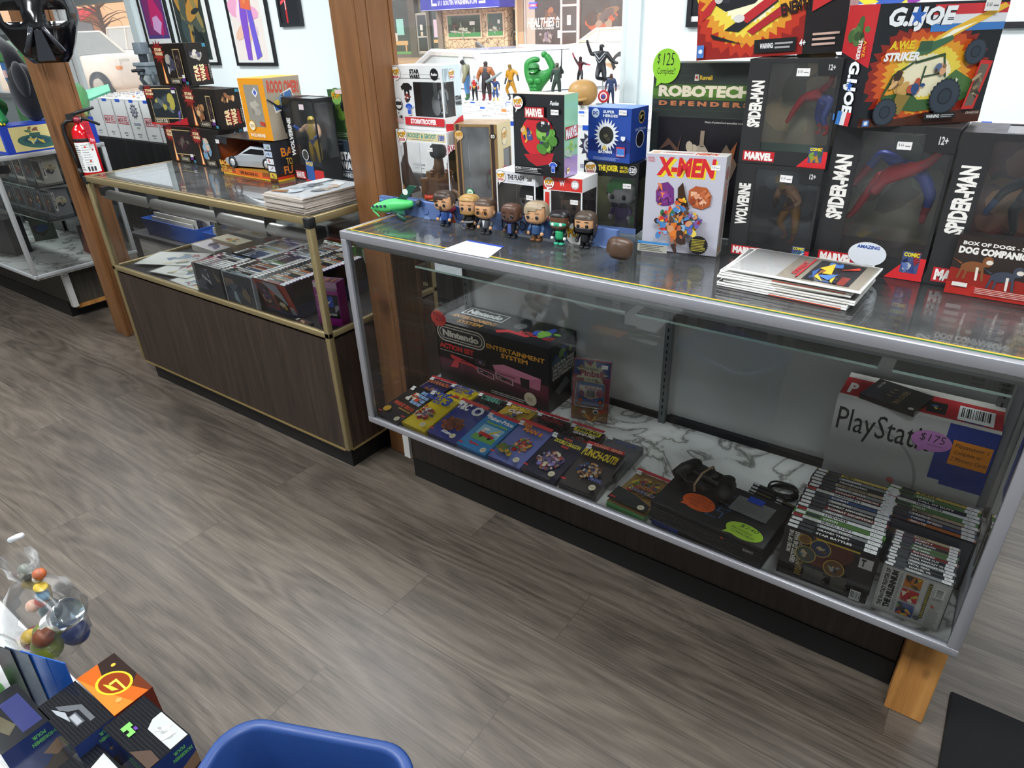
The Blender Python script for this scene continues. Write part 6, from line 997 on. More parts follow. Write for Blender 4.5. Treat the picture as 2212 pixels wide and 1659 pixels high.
# army vehicle box, turned, on the tall statue box
def gj(f):
    f.r(0, 0, 1, 1, '#1b1d22'); rd = random.Random(8)
    for rr_, c in ((1.0, '#8a2418'), (.86, '#c8521f'), (.72, '#e09a2a'), (.56, '#e8cf4a'), (.4, '#efe6c4')):
        q = []
        for i in range(72): a = i*math.pi/36; r = (1.0 if i % 2 else .86+.1*rd.random())*rr_; q.append((max(.0, min(1, .47+.5*r*math.cos(a))), max(0, min(.8, .42+.46*r*math.sin(a)))))
        f.g.mesh([f.P(.47, .42)]+[f.P(*x) for x in q], [(0, i+1, (i+1) % 72+1) for i in range(72)], c); f.k += 1
    f.p([(0, 0), (1, 0), (1, .1), (.6, .12), (.3, .06), (0, .08)], '#4a2416')
    f.r(.42, .9, 1, .98, '#c8323a'); f.r(.42, .83, 1, .9, '#dfe0e4'); f.r(.42, .77, 1, .83, '#3f7ac0'); f.to('G.I.JOE', .08, .78, .6, .97, '#eef0f2', '#16181c', .05, .09, shear=.18); f.star(.3, .9, .065, .027, 5, '#2f62b8')
    f.t('A.W.E.', .13, .64, .33, .71, '#e0c22a', .06, .15); k0 = f.k; f.k = 50; f.t('STRIKER', .09, .55, .37, .62, '#efeff0', .05, .15); f.k = k0
    f.p([(.42, .65), (.6, .72), (1, .95), (.96, .98), (.6, .8), (.5, .74)], '#e8b83a'); f.p([(.46, .67), (.6, .74), (.78, .84), (.6, .78)], '#fbf6e0')
    gcol = '#3b5f34'; f.p([(.16, .16), (.14, .26), (.36, .3), (.44, .22), (.56, .22), (.58, .34), (.7, .44), (.82, .36), (.85, .22), (.66, .14), (.44, .12)], gcol); f.p([(.58, .34), (.7, .46), (.86, .36), (.84, .26), (.66, .3)], '#4a6f3c'); f.star(.72, .37, .02, .009, 5, '#e0dfc8')
    for q in (((.14, .27), (.2, .44), (.36, .55), (.37, .54), (.22, .43), (.16, .27)), ((.36, .54), (.58, .6), (.59, .58), (.36, .52)), ((.42, .3), (.44, .5), (.455, .5), (.435, .3)), ((.58, .6), (.63, .4), (.615, .4), (.57, .58)), ((.44, .42), (.6, .44), (.6, .43), (.44, .405))): f.p(q, '#2f4a2c')
    f.p([(.32, .58), (.36, .66), (.6, .74), (.62, .71), (.44, .6)], '#3f6a4a'); f.r(.36, .62, .46, .7, '#35583f')
    f.blob(.27, .36, .08, .12, ('#b58a4a', '#c9a05a', '#7a5a34', '#d8b078', '#3a2a20'), 14, 2, .5); f.blob(.4, .34, .07, .08, ('#b5523a', '#2f4a7a', '#d8a078', '#8a3a2a'), 10, 3, .5); f.blob(.55, .48, .06, .08, ('#8a6a4a', '#5a6a8a', '#d8a078', '#4a3a2a'), 9, 4, .5); f.p([(.25, .28), (.36, .26), (.3, .1), (.22, .14)], '#8a7434')
    for cu, cv, r in ((.18, .13, .1), (.64, .24, .13), (.8, .6, .09)):
        f.star(cu, cv, r, r*.9, 22, '#20262e', 0, 1.0); f.e(cu, cv, r*.86, None, '#333d49'); f.e(cu, cv, r*.45, None, '#1a1f26'); f.e(cu, cv, r*.36, None, '#2c3540')
    f.p([(.8, .12), (.9, .12), (.96, .52), (.86, .53)], '#c8302c'); f.p([(.82, .15), (.885, .15), (.935, .49), (.87, .5)], '#6a6054'); f.blob(.875, .32, .035, .13, ('#8a7a5a', '#4a4234', '#b09a7a', '#37322a'), 10, 6); f.r(.5, .05, .76, .1, '#17181a'); f.t('WARNING:', .52, .06, .63, .09, '#eee', .03); f.lines(.64, .06, .75, .09, 2, '#aaa'); f.t('CRANKCASE', .84, .08, .95, .1, '#d8cfc0'); f.r(.01, .02, .06, .07, '#4a7ac0'); f.e(.035, .045, .015, None, '#dfe8f4'); f.price(.83, .96, '$ 60', .03, .018)
def gjs(f):
    f.p([(0, 1), (1, 1), (1, .5), (0, .62)], '#b8242c'); f.blob(.5, .8, .35, .14, ('#3b5f34', '#4a6f3c', '#2f4a2c', '#8a7a5a'), 12, 3); f.t('A.W.E.', .72, .58, .82, .72, '#e0a03a', .03, rot=-90); f.t('STRIKER', .55, .56, .68, .72, '#efe9e4', .03, rot=-90); f.to('G.I.JOE', .3, .1, .75, .55, '#eef0f2', '#16181c', .05, .08, rot=-90); f.star(.52, .34, .12, .05, 5, '#2f62b8'); [f.p([(.25+i*.16, 0), (.41+i*.16, 0), (.45+i*.16, .12), (.29+i*.16, .12)], c) for i, c in enumerate(('#3f7ac0', '#dfe0e4', '#c8323a'))]; f.r(.04, .03, .2, .09, '#4a7ac0')
carton('toy_box', 'turned box with an army buggy picture and white slanted lettering on the tall statue box', 'toy box', (1.262, .268, TW+.3035), R(44), (.258, .095, .211), '#1b1d22', (('front', gj), ('left', gjs), ('top', lambda f: f.r(0, 0, 1, 1, '#26282e'))))
def co(f):
    f.r(0, 0, 1, 1, '#8f1d18'); rd = random.Random(4)
    for rr_, c in ((1.0, '#b8321c'), (.85, '#d8922a'), (.7, '#e8d04a'), (.5, '#f2eec8')):
        q = []
        for i in range(72): a = i*math.pi/36; r = (1.0 if i % 2 else .85+.1*rd.random())*rr_; q.append((max(0, min(.74, .36+.42*r*math.cos(a))), max(0, min(1, .5+.5*r*math.sin(a)))))
        f.g.mesh([f.P(.36, .5)]+[f.P(*x) for x in q], [(0, i+1, (i+1) % 72+1) for i in range(72)], c); f.k += 1
    f.r(.74, 0, 1, 1, '#1a1416'); f.p([(.12, .42), (.2, .6), (.4, .66), (.62, .86), (.86, 1), (.9, .9), (.6, .62), (.4, .4), (.2, .36)], '#1c1c20'); f.p([(.12, .44), (.2, .58), (.28, .56), (.22, .42)], '#2e2e36'); f.p([(.34, .66), (.44, .8), (.6, .95), (.62, .86), (.46, .66)], '#5a6a8a'); f.blob(.42, .76, .08, .12, ('#4a4a7a', '#2a2a30', '#7a2a34'), 9, 2)
    f.p([(.03, .3), (.1, .36), (.13, .42), (.12, .48), (.04, .38)], '#b5262c'); f.e(.15, .46, .03, None, '#c9c4c0'); f.p([(.2, .22), (.52, .44), (.56, .4), (.3, .2)], '#1f1f24'); f.p([(.3, .3), (.6, .52), (.62, .46), (.36, .26)], '#b5262c'); f.p([(.36, .2), (.6, .38), (.62, .32), (.4, .17)], '#a8242a'); f.e(.3, .3, .04, .03, '#d8d4d0'); f.p([(.1, .2), (.3, .12), (.36, .1), (.12, .16)], '#1c1c20')
    f.star(.66, .52, .13, .11, 16, '#e0a02a', 0, 1.35); f.t('COBRA', .57, .62, .74, .72, '#2a1410', .06, ang=10); f.t('ENEMY!', .58, .3, .76, .4, '#2a1410', .06, ang=12); f.e(.66, .5, .05, .09, '#b5301f'); f.e(.66, .5, .03, .06, '#e0a02a'); f.e(.66, .5, .015, .05, '#b5301f')
    f.p([(.78, .3), (.92, .38), (.92, 1), (.78, 1)], '#c02a2c'); f.r(.795, .4, .905, 1, '#1c1a24'); f.t('FANG.', .63, .9, .76, .96, '#e8e0e0', .02, .2); f.r(.42, .03, .7, .13, '#17181a'); f.t('WARNING:', .46, .06, .55, .1, '#eee', .03); f.lines(.56, .05, .68, .11, 2, '#aaa'); f.t('4+', .72, .06, .76, .11, '#eee', .03); f.lines(.8, .05, .97, .16, 3, '#c9a89a'); f.r(.01, .02, .06, .12, '#4a7ac0'); f.e(.035, .07, .015, None, '#dfe8f4')
carton('toy_box', 'red and yellow box with a black flying sled picture on top of the left boxes', 'toy box', (.872, .395, TW+.416), R(-1), (.315, .08, .26), '#8f1d18', (('front', co), ('right', lambda f: f.r(0, 0, 1, 1, '#9a4a44'))), rot=(0, R(-3.0), 0))
def dg(f):
    f.r(0, 0, 1, 1, '#2a211f'); f.p([(0, 0), (1, 0), (1, .3), (.6, .36), (0, .45)], '#8a2018'); f.p([(0, 0), (1, 0), (1, .12), (0, .2)], '#a8241c'); f.t('BOX OF DOGS - SET #6', .05, .84, .7, .91, '#e6e2dc', .04); f.t('DOG COMPANIONS', .03, .7, .68, .82, '#e6e2dc', .06); f.t('YAH', .72, .68, .9, .9, '#c9762a', .08)
    for cu, cv, s, c, dx in ((.18, .5, .1, '#7a4a2a', 1), (.44, .4, .1, '#3a3f4c', 1), (.78, .52, .1, '#9a7a3a', -1)):
        f.e(cu, cv, s, s*.9, c, 14, 8*dx); f.e(cu+s*1.1*dx, cv+s*1.1, s*.45, s*.9, c, 12); f.e(cu+s*1.25*dx, cv+s*1.0, s*.3, s*.4, '#d8cfc4', 8)
        for q in (-.8, -.4, .4, .8): f.p([(cu+q*s-.012, cv), (cu+q*s+.012, cv), (cu+q*s*1.3+.01, cv-s*2.2), (cu+q*s*1.3-.01, cv-s*2.2)], c if q != .4 else '#d8cfc4')
        f.p([(cu-s*dx, cv+.02), (cu-s*1.9*dx, cv+s*1.2), (cu-s*.9*dx, cv+.05)], c)
    f.to('ZOMBICIDE', .68, .17, 1.0, .3, '#e8e4de', '#2a1a16', .04, .1); f.r(.05, .15, .18, .22, '#d8d4cc'); f.lines(.25, .07, .8, .18, 4, '#c9a49a'); f.e(.92, .1, .03, None, '#cfc4bc')
carton('board_game_box', 'dark red box with leaping dogs lying in front of the far right statue box', 'board game box', (1.478, .292, TW), R(-2), (.2, .032, .118), '#2a211f', (('front', dg), ('top', lambda f: (f.r(0, 0, 1, 1, '#1f1c1c'), f.t('SUPER', .7, .3, .95, .7, '#c9c9c9', .03)))))
# comics pile
rd = random.Random(31)
for i in range(9):
    top = i == 8; a = rd.uniform(-3, 2); x, y = 1.085+rd.uniform(-.008, .01), .105+rd.uniform(-.006, .006)
    if top: a, x, y = -3, 1.098, .10
    o = empty('bagged_comic', (x, y, TW+i*.0048), R(a), 'bagged comic with tan cover, topmost of the pile on the silver case' if top else 'white boarded comic in the pile on the silver case, %s from the bottom' % ORD(i+1), 'comic', 'comics piled on the silver case')
    g = G(); w, d = .26, .165; g.box(0, 0, 0, w, d, .0036, '#ecece8', 'matte'); f = Fa(g, (0, 0, .0036), (1, 0, 0), (0, 1, 0), w, d, 'print')
    if top: f.r(.38, .03, .98, .97, '#c4b9a4'); f.r(.56, .08, .9, .92, '#23222a'); f.shards(.58, .1, .88, .9, ('#3a5a94', '#b5402f', '#d8b03a', '#2a2a34', '#4a74b0', '#8a5a34'), 16, 4, .3); f.t('SUPERBOY', .46, .2, .5, .75, '#b5323a', .04, rot=90); f.r(.51, .1, .525, .9, '#b5323a')
    else: g.box(.11, -.0004, .0005, w-.01, .004, .0024, rd.choice(('#c8523a', '#c9c4ba', '#c8523a', '#d8d4cc')), 'print')
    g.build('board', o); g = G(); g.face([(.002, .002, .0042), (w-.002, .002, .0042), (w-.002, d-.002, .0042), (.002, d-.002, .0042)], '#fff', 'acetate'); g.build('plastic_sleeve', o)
g = G(); g.prism([(0, 0), (.146, .002), (.12, .1), (.004, .1)], 0, .0006, '#e6e8ec', 'matte'); f = Fa(g, (0, 0, .0006), (1, 0, 0), (0, 1, 0), .146, .1); f.t('Funkos', .2, .55, .62, .8, '#8f98a8', -.006, .15); f.t('$8 each', .2, .25, .75, .45, '#9aa2b0', -.006, .15); f.p([(.02, .9), (.85, .88), (.85, 1), (.02, 1)], '#2c48a8'); tag(g.build('paper_note', loc=(.392, .004, TW), rz=0), 'white handwritten note with a strip of blue tape lying on the silver case', 'note')
# toy rocket ship
def ship():
    o = empty('toy_spaceship', (.005, .17, TW), R(18), 'bright green toy rocket ship with round portholes at the left end of the silver case', 'toy'); A = '#4fc06a'; D = '#1d4a3c'; g = G()
    g.tube([(-.035, 0, .026), (-.02, 0, .028), (.01, 0, .032), (.05, 0, .038), (.085, 0, .042), (.105, 0, .045)], [.003, .011, .019, .0205, .015, .008], A, 'vinyl', 18); g.tube([(-.03, 0, .021), (-.012, 0, .002), (-.008, 0, .001)], [.003, .0025, .002], A, 'vinyl', 8); g.build('hull', o)
    g = G()
    for k in range(4): g.tube([(-.018+k*.0135, -.0155-k*.0013, .035+k*.0012), (-.018+k*.0135, -.0185-k*.0013, .0355+k*.0012)], .0038, '#1e2c4a', 'gloss', 12)
    g.build('portholes', o); g = G(); g.prism([(.05, 0), (.08, 0), (.125, .045), (.1, .048)], -.004, .004, D, 'vinyl', Matrix(((1, 0, 0, 0), (0, 0, -1, 0), (0, 1, 0, .05), (0, 0, 0, 1)))); f = Fa(g, (.078, -.0042, .07), (1, 0, 0), (0, 0, 1), .018, .018); f.e(.5, .5, .5, None, '#dfe6df'); g.build('tail_fin', o)
    for s in (-1, 1): g = G(); g.prism([(.03, .012*s), (.08, .01*s), (.1, .045*s), (.085, .048*s)], .022, .027, D, 'vinyl'); g.tube([(.075, .045*s, .024), (.1, .046*s, .0055)], .006, D, 'vinyl', 8); g.build('wing', o)
    g = G(); g.lathe([(.006, 0), (.012, .008), (.011, .012), (.003, .013)], (.118, 0, .046), '#3a4046', 'satin', 14, Matrix.Rotation(R(90), 4, 'Y')); g.build('engine', o); g = G(); g.ell((.005, 0, .05), (.01, .007, .007), '#2f5a8a', 'gloss'); g.build('cockpit', o)
ship()
# row of vinyl figures
def glasses(c): return ('glasses', lambda g: [g.tube([(q*.0115+.0085*math.cos(a*.3927), -.0245, .061+.0075*math.sin(a*.3927)) for a in range(17)], .0013, c, 'gloss', 6, False) for q in (-1, 1)])
def jacket(c, c2): return ('jacket', lambda g: (g.lathe([(.0135, .0155), (.0142, .03), (.0128, .04)], (0, 0, 0), c, 'vinyl', 16), g.box(-.005, -.0152, .016, .005, -.0105, .04, c2, 'vinyl')))
VG = 'vinyl figures in a row on the silver case'
SK = '#c99a72'
bighead('vinyl figure with goatee in blue robes and a dark red cape, first of the row', (.245, .188, TW), R(8), SK, '#3a2c24', 'part', '#2b4a8a', '#23324f', '#1a1c24', s=.98, brow='#33261e', group=VG, extras=(('cape', lambda g: (g.ell((0, .012, .046), (.025, .018, .012), '#7a1c30', p=2.5), g.prism([(-.014, .0), (.014, 0), (.024, -.036), (-.022, -.036)], .012, .016, '#6f3a2a', 'vinyl', Matrix(((1, 0, 0, 0), (0, 0, 1, 0), (0, 1, 0, .042), (0, 0, 0, 1)))))), ('goatee', lambda g: (g.ell((0, -.0215, .0515), (.004, .003, .005), '#3a2a20'), g.ell((0, -.0225, .0575), (.006, .0015, .0012), '#3a2a20')))))
bighead('blond bearded vinyl figure in black holding a small rifle, second of the row', (.330, .196, TW), R(10), SK, '#a8844a', 'short', '#24211f', '#3a2e26', '#2a2420', s=.95, brow='#8a6a3a', hand=SK, group=VG, extras=(('rifle', lambda g: (g.tube([(-.024, -.018, .02), (.02, -.018, .026)], .003, '#7a7a7e', 'satin', 8), g.tube([(-.012+.008*math.cos(a*.4), -.018, .013+.008*math.sin(a*.4)) for a in range(17)], .0009, '#8a8a8e', 'satin', 5, False))), ('beard', lambda g: g.ell((0, -.008, .052), (.0235, .0165, .0105), '#a8844a', p=3, keep=lambda q: q.y < .2 and (q.z < .15 or abs(q.x) > .75)))))
bighead('brown haired vinyl figure with tan glasses and grey suit, third of the row', (.400, .178, TW), R(8), SK, '#4f3c30', 'short', '#4a4d54', '#40434a', '#26272b', s=.95, brow='#4f3c30', group=VG, extras=(glasses('#9a6a34'), ('shirt', lambda g: g.prism([(-.004, .04), (.004, .04), (0, .022)], .0125, .014, '#d0d0d4', 'vinyl', Matrix(((1, 0, 0, 0), (0, 0, -1, 0), (0, 1, 0, 0), (0, 0, 0, 1)))))))
bighead('bald dark skinned vinyl figure in a black jacket, fourth of the row', (.485, .182, TW), R(6), '#54382a', None, '', '#3f4f86', '#232c40', '#15161a', sleeve='#15161a', s=.95, brow='#2a1a14', group=VG, extras=(jacket('#16171b', '#3f4f86'), ('moustache', lambda g: g.ell((0, -.0223, .0555), (.005, .0016, .0014), '#20140f'))))
bighead('grey blond vinyl figure in denim shirt and brown boots, fifth of the row', (.557, .192, TW), R(6), SK, '#9a8a72', 'part', '#33507a', '#7a5a3c', '#6a4326', s=1.02, brow='#8a7a62', group=VG, extras=(('blaster', lambda g: (g.box(-.026, -.022, .02, -.02, -.006, .025, '#2c2c30', 'plastic'), g.box(-.025, -.01, .013, -.021, -.006, .021, '#2c2c30', 'plastic'))),))
bighead('vinyl figure in green and black with green eye mask, sixth of the row', (.628, .192, TW), R(8), '#5a3c2a', '#16161a', 'short', '#2fa06a', '#16171a', '#35b088', sleeve='#16171a', hand='#dfe6e2', s=.87, group=VG, eye='#e8efe8', extras=(('eye_mask', lambda g: g.ell((0, -.0035, .0615), (.0262, .0198, .0098), '#35b088', p=3, keep=lambda q: q.y < -.25)),))
bighead('long brown haired vinyl figure in black with the lower face covered, seventh of the row', (.700, .198, TW), R(8), SK, '#463a30', 'long', '#19191d', '#1a1a1e', '#19191d', hand='#26262a', s=.93, brow='#3a2e26', group=VG, extras=(('face_mask', lambda g: g.ell((0, -.003, .051), (.0262, .0205, .0098), '#141418', p=3, keep=lambda q: q.y < .1)),))
bighead('vinyl figure with brown hair toppled over on its face, last of the row', (.80, .168, TW+.0255), R(60), '#b98a68', '#4a3628', 'long', '#4a5a80', '#3a3a44', s=.95, group=VG, rot=(R(78), R(12), R(35)))
# ---------------------------------------------------------------- inside the silver case
FL = ZS+.0006
def nes(f):
    f.r(0, 0, 1, 1, '#16161a')
    for k in range(6): f.p([(.0, .1+k*.05), (1, .02+k*.05), (1, .34+k*.02), (0, .3+k*.02)], ('#1c161b', '#26171f', '#331a24', '#411d2b', '#4f2132', '#5a2438')[k])
    f.p([(.02, .0), (1, .0), (1, .06), (0, .2)], '#1b1519')
    def pill(u0, v0, u1, v1, c):
        r = (v1-v0)/2; q = r*f.h/f.w; n = 10; f.p([(u1-q+q*math.sin(a*math.pi/n), v0+r-r*math.cos(a*math.pi/n)) for a in range(n+1)]+[(u0+q-q*math.sin(a*math.pi/n), v0+r+r*math.cos(a*math.pi/n)) for a in range(n+1)], c)
    pill(.005, .69, .46, .97, '#cfc8b8'); pill(.015, .71, .45, .95, '#2c2b2e'); pill(.028, .735, .437, .925, '#cfc8b8'); pill(.036, .75, .429, .91, '#2c2b2e'); f.t('Nintendo', .06, .775, .4, .885, '#d8d2c4', .05)
    f.t('ENTERTAINMENT', .47, .77, .97, .84, '#d89a3a', .03); f.t('SYSTEM', .6, .68, .83, .75, '#d89a3a', .03); f.t('ACTION SET', .02, .57, .35, .66, '#c8302c', .06); f.lines(.02, .525, .35, .55, 1, '#b8b0a8')
    f.p([(.52, .52), (.62, .58), (.94, .52), (.93, .33), (.56, .36)], '#b56a84'); f.p([(.52, .52), (.62, .58), (.94, .52), (.84, .46), (.54, .47)], '#c97f98'); f.p([(.76, .45), (.84, .455), (.84, .3), (.77, .31)], '#211a1f'); f.r(.56, .4, .72, .43, '#8a4a62')
    f.p([(.11, .28), (.19, .3), (.2, .4), (.34, .39), (.36, .36), (.38, .38), (.36, .42), (.24, .47), (.12, .5), (.13, .44), (.16, .42)], '#c83a44'); f.p([(.22, .43), (.3, .42), (.3, .45), (.23, .46)], '#8a2a34')
    for a in (.37, .54): f.p([(a, .42), (a+.16, .37), (a+.165, .28), (a+.005, .32)], '#b58a9a'); f.p([(a+.015, .4), (a+.15, .36), (a+.152, .3), (a+.02, .335)], '#2a2026'); f.r(a+.03, .35, a+.06, .37, '#b58a9a'); f.r(a+.1, .32, a+.14, .335, '#b53a44')
    f.r(.36, .46, .46, .56, '#3a3438'); f.blob(.42, .5, .03, .04, ('#c9b8a0', '#b5523a', '#5a7aa8'), 6, 2); f.lines(.5, .06, .85, .12, 2, '#c9c2ba'); f.star(.85, .16, .055, .05, 22, '#cfc4ac', 0); f.e(.85, .16, .046, None, '#cfc4ac'); f.lines(.825, .12, .875, .19, 4, '#8a7a5a'); f.price(.05, .6, '$250') if 0 else None
def nest(f):
    f.r(0, 0, 1, 1, '#18191d'); f.r(.08, .55, .46, .9, '#bfc4c4'); f.r(.09, .58, .45, .87, '#24262a'); f.t('Nintendo', .11, .62, .43, .83, '#c9cdcc', .05); f.t('ENTERTAINMENT', .06, .32, .46, .46, '#a87a3a', .03); f.t('SYSTEM', .16, .12, .38, .26, '#a87a3a', .03); f.p([(.5, .2), (.58, .35), (.78, .3), (.76, .22), (.6, .24), (.54, .1)], '#b5323c'); f.e(.62, .6, .05, None, '#5a5c5e'); f.t('ACTION SET', .66, .3, .95, .45, '#a82a2a', .05); f.blob(.86, .6, .1, .3, ('#2f4a9a', '#6a9a3a', '#3a4a6a', '#c9b23a'), 10, 3)
def ness(f): f.r(0, 0, 1, 1, '#17171a'); f.blob(.5, .8, .4, .15, ('#2a3a7a', '#5a7a3a', '#3a4a5a'), 9, 3); [f.t(s, .12, .66-k*.06, .9, .71-k*.06, '#d8d4cc', .03) for k, s in enumerate(('LOOK FOR THESE', 'AMAZING ACCESSORIES', 'AND DISCOVER MORE', 'EXCITEMENT!'))]; f.p([(.2, .3), (.6, .42), (.75, .3), (.35, .2)], '#55565a')
carton('console_box', 'black video game console box with white oval logo and price bubble in the silver case', 'console box', (.014, .352, FL), 0, (.472, .17, .237), '#16161a', (('front', nes), ('top', nest), ('right', ness)))
bubble('price_bubble', 'red handwritten speech bubble price sign on the corner of the console box', (.03, .349, .575), 0, .068, .058, '#c8433a', (('$', .14, .55, .26, .85), ('250', .34, .35, .86, .75)), (-.35, -.8), '#3a1a4a')
def pin(f):
    f.r(.02, .015, .98, .985, '#b8323f'); f.r(.02, .015, .98, .2, '#d89a44'); f.r(.02, .2, .98, .32, '#cc6a40'); f.r(.02, .74, .98, .985, '#2c4a94'); f.blob(.5, .88, .45, .1, ('#c83a4a', '#4a3a8a', '#2a3a6a', '#e0c23a'), 14, 3, .3); f.star(.5, .78, .45, .25, 9, '#e6ddb0', 80, .85); f.t('ELECTRONIC', .3, .84, .66, .875, '#3a3a3c', .02); f.to('Pinball', .18, .73, .82, .83, '#b8263a', '#f2ead8', .04, .09); f.t('LCD GAME', .36, .675, .68, .7, '#3a3a3c', .02)
    f.p([(.14, .6), (.22, .64), (.78, .64), (.86, .6), (.86, .3), (.7, .26), (.3, .26), (.14, .3)], '#2a6ab8'); f.p([(.2, .58), (.8, .58), (.82, .42), (.5, .36), (.18, .42)], '#d8a87a'); f.p([(.25, .57), (.75, .57), (.72, .45), (.3, .45)], '#e0c8a0'); f.t('Pinball', .35, .52, .65, .57, '#b8263a', .04); f.r(.4, .4, .62, .52, '#55584a'); f.e(.25, .44, .09, .05, '#8a2a6a'); f.e(.75, .48, .1, .07, '#b5264a')
    for u in (.24, .78): f.e(u, .34, .07, .05, '#20252e'); f.e(u, .33, .045, .03, '#e0562a')
    f.e(.5, .33, .2, .02, '#3a3a7a'); f.t('1 or 3 Players', .1, .2, .4, .23, '#5a3a2a', .02); f.blob(.3, .15, .14, .04, ('#cfc4b4', '#a8a49a', '#8a4a3a'), 6, 4, .6); f.e(.68, .17, .08, .04, '#d8d4c8'); f.e(.68, .16, .05, .02, '#3a3a3a'); f.blob(.6, .06, .35, .03, ('#c89a3a', '#d8b88a', '#b56a3a'), 9, 6); f.e(.84, .2, .1, .04, '#c8523a'); f.price(.84, .92, '$15', .02, .012)
def pinball():
    o = empty('handheld_game_pack', (.556, .375, FL), R(14), 'red blister pack holding a blue electronic pinball game, beside the console box', 'handheld game', rot=(R(-9), 0, R(14))); w, h = .122, .205; g = G(); g.rbox(0, 0, 0, w, .003, h, .0013, '#b8323f', 'print', 1); pin(Fa(g, (0, 0, 0), (1, 0, 0), (0, 0, 1), w, h)); g.build('card', o)
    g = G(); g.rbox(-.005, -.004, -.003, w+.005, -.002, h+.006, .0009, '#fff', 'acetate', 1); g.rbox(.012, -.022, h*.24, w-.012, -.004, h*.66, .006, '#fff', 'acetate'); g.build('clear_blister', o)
pinball()
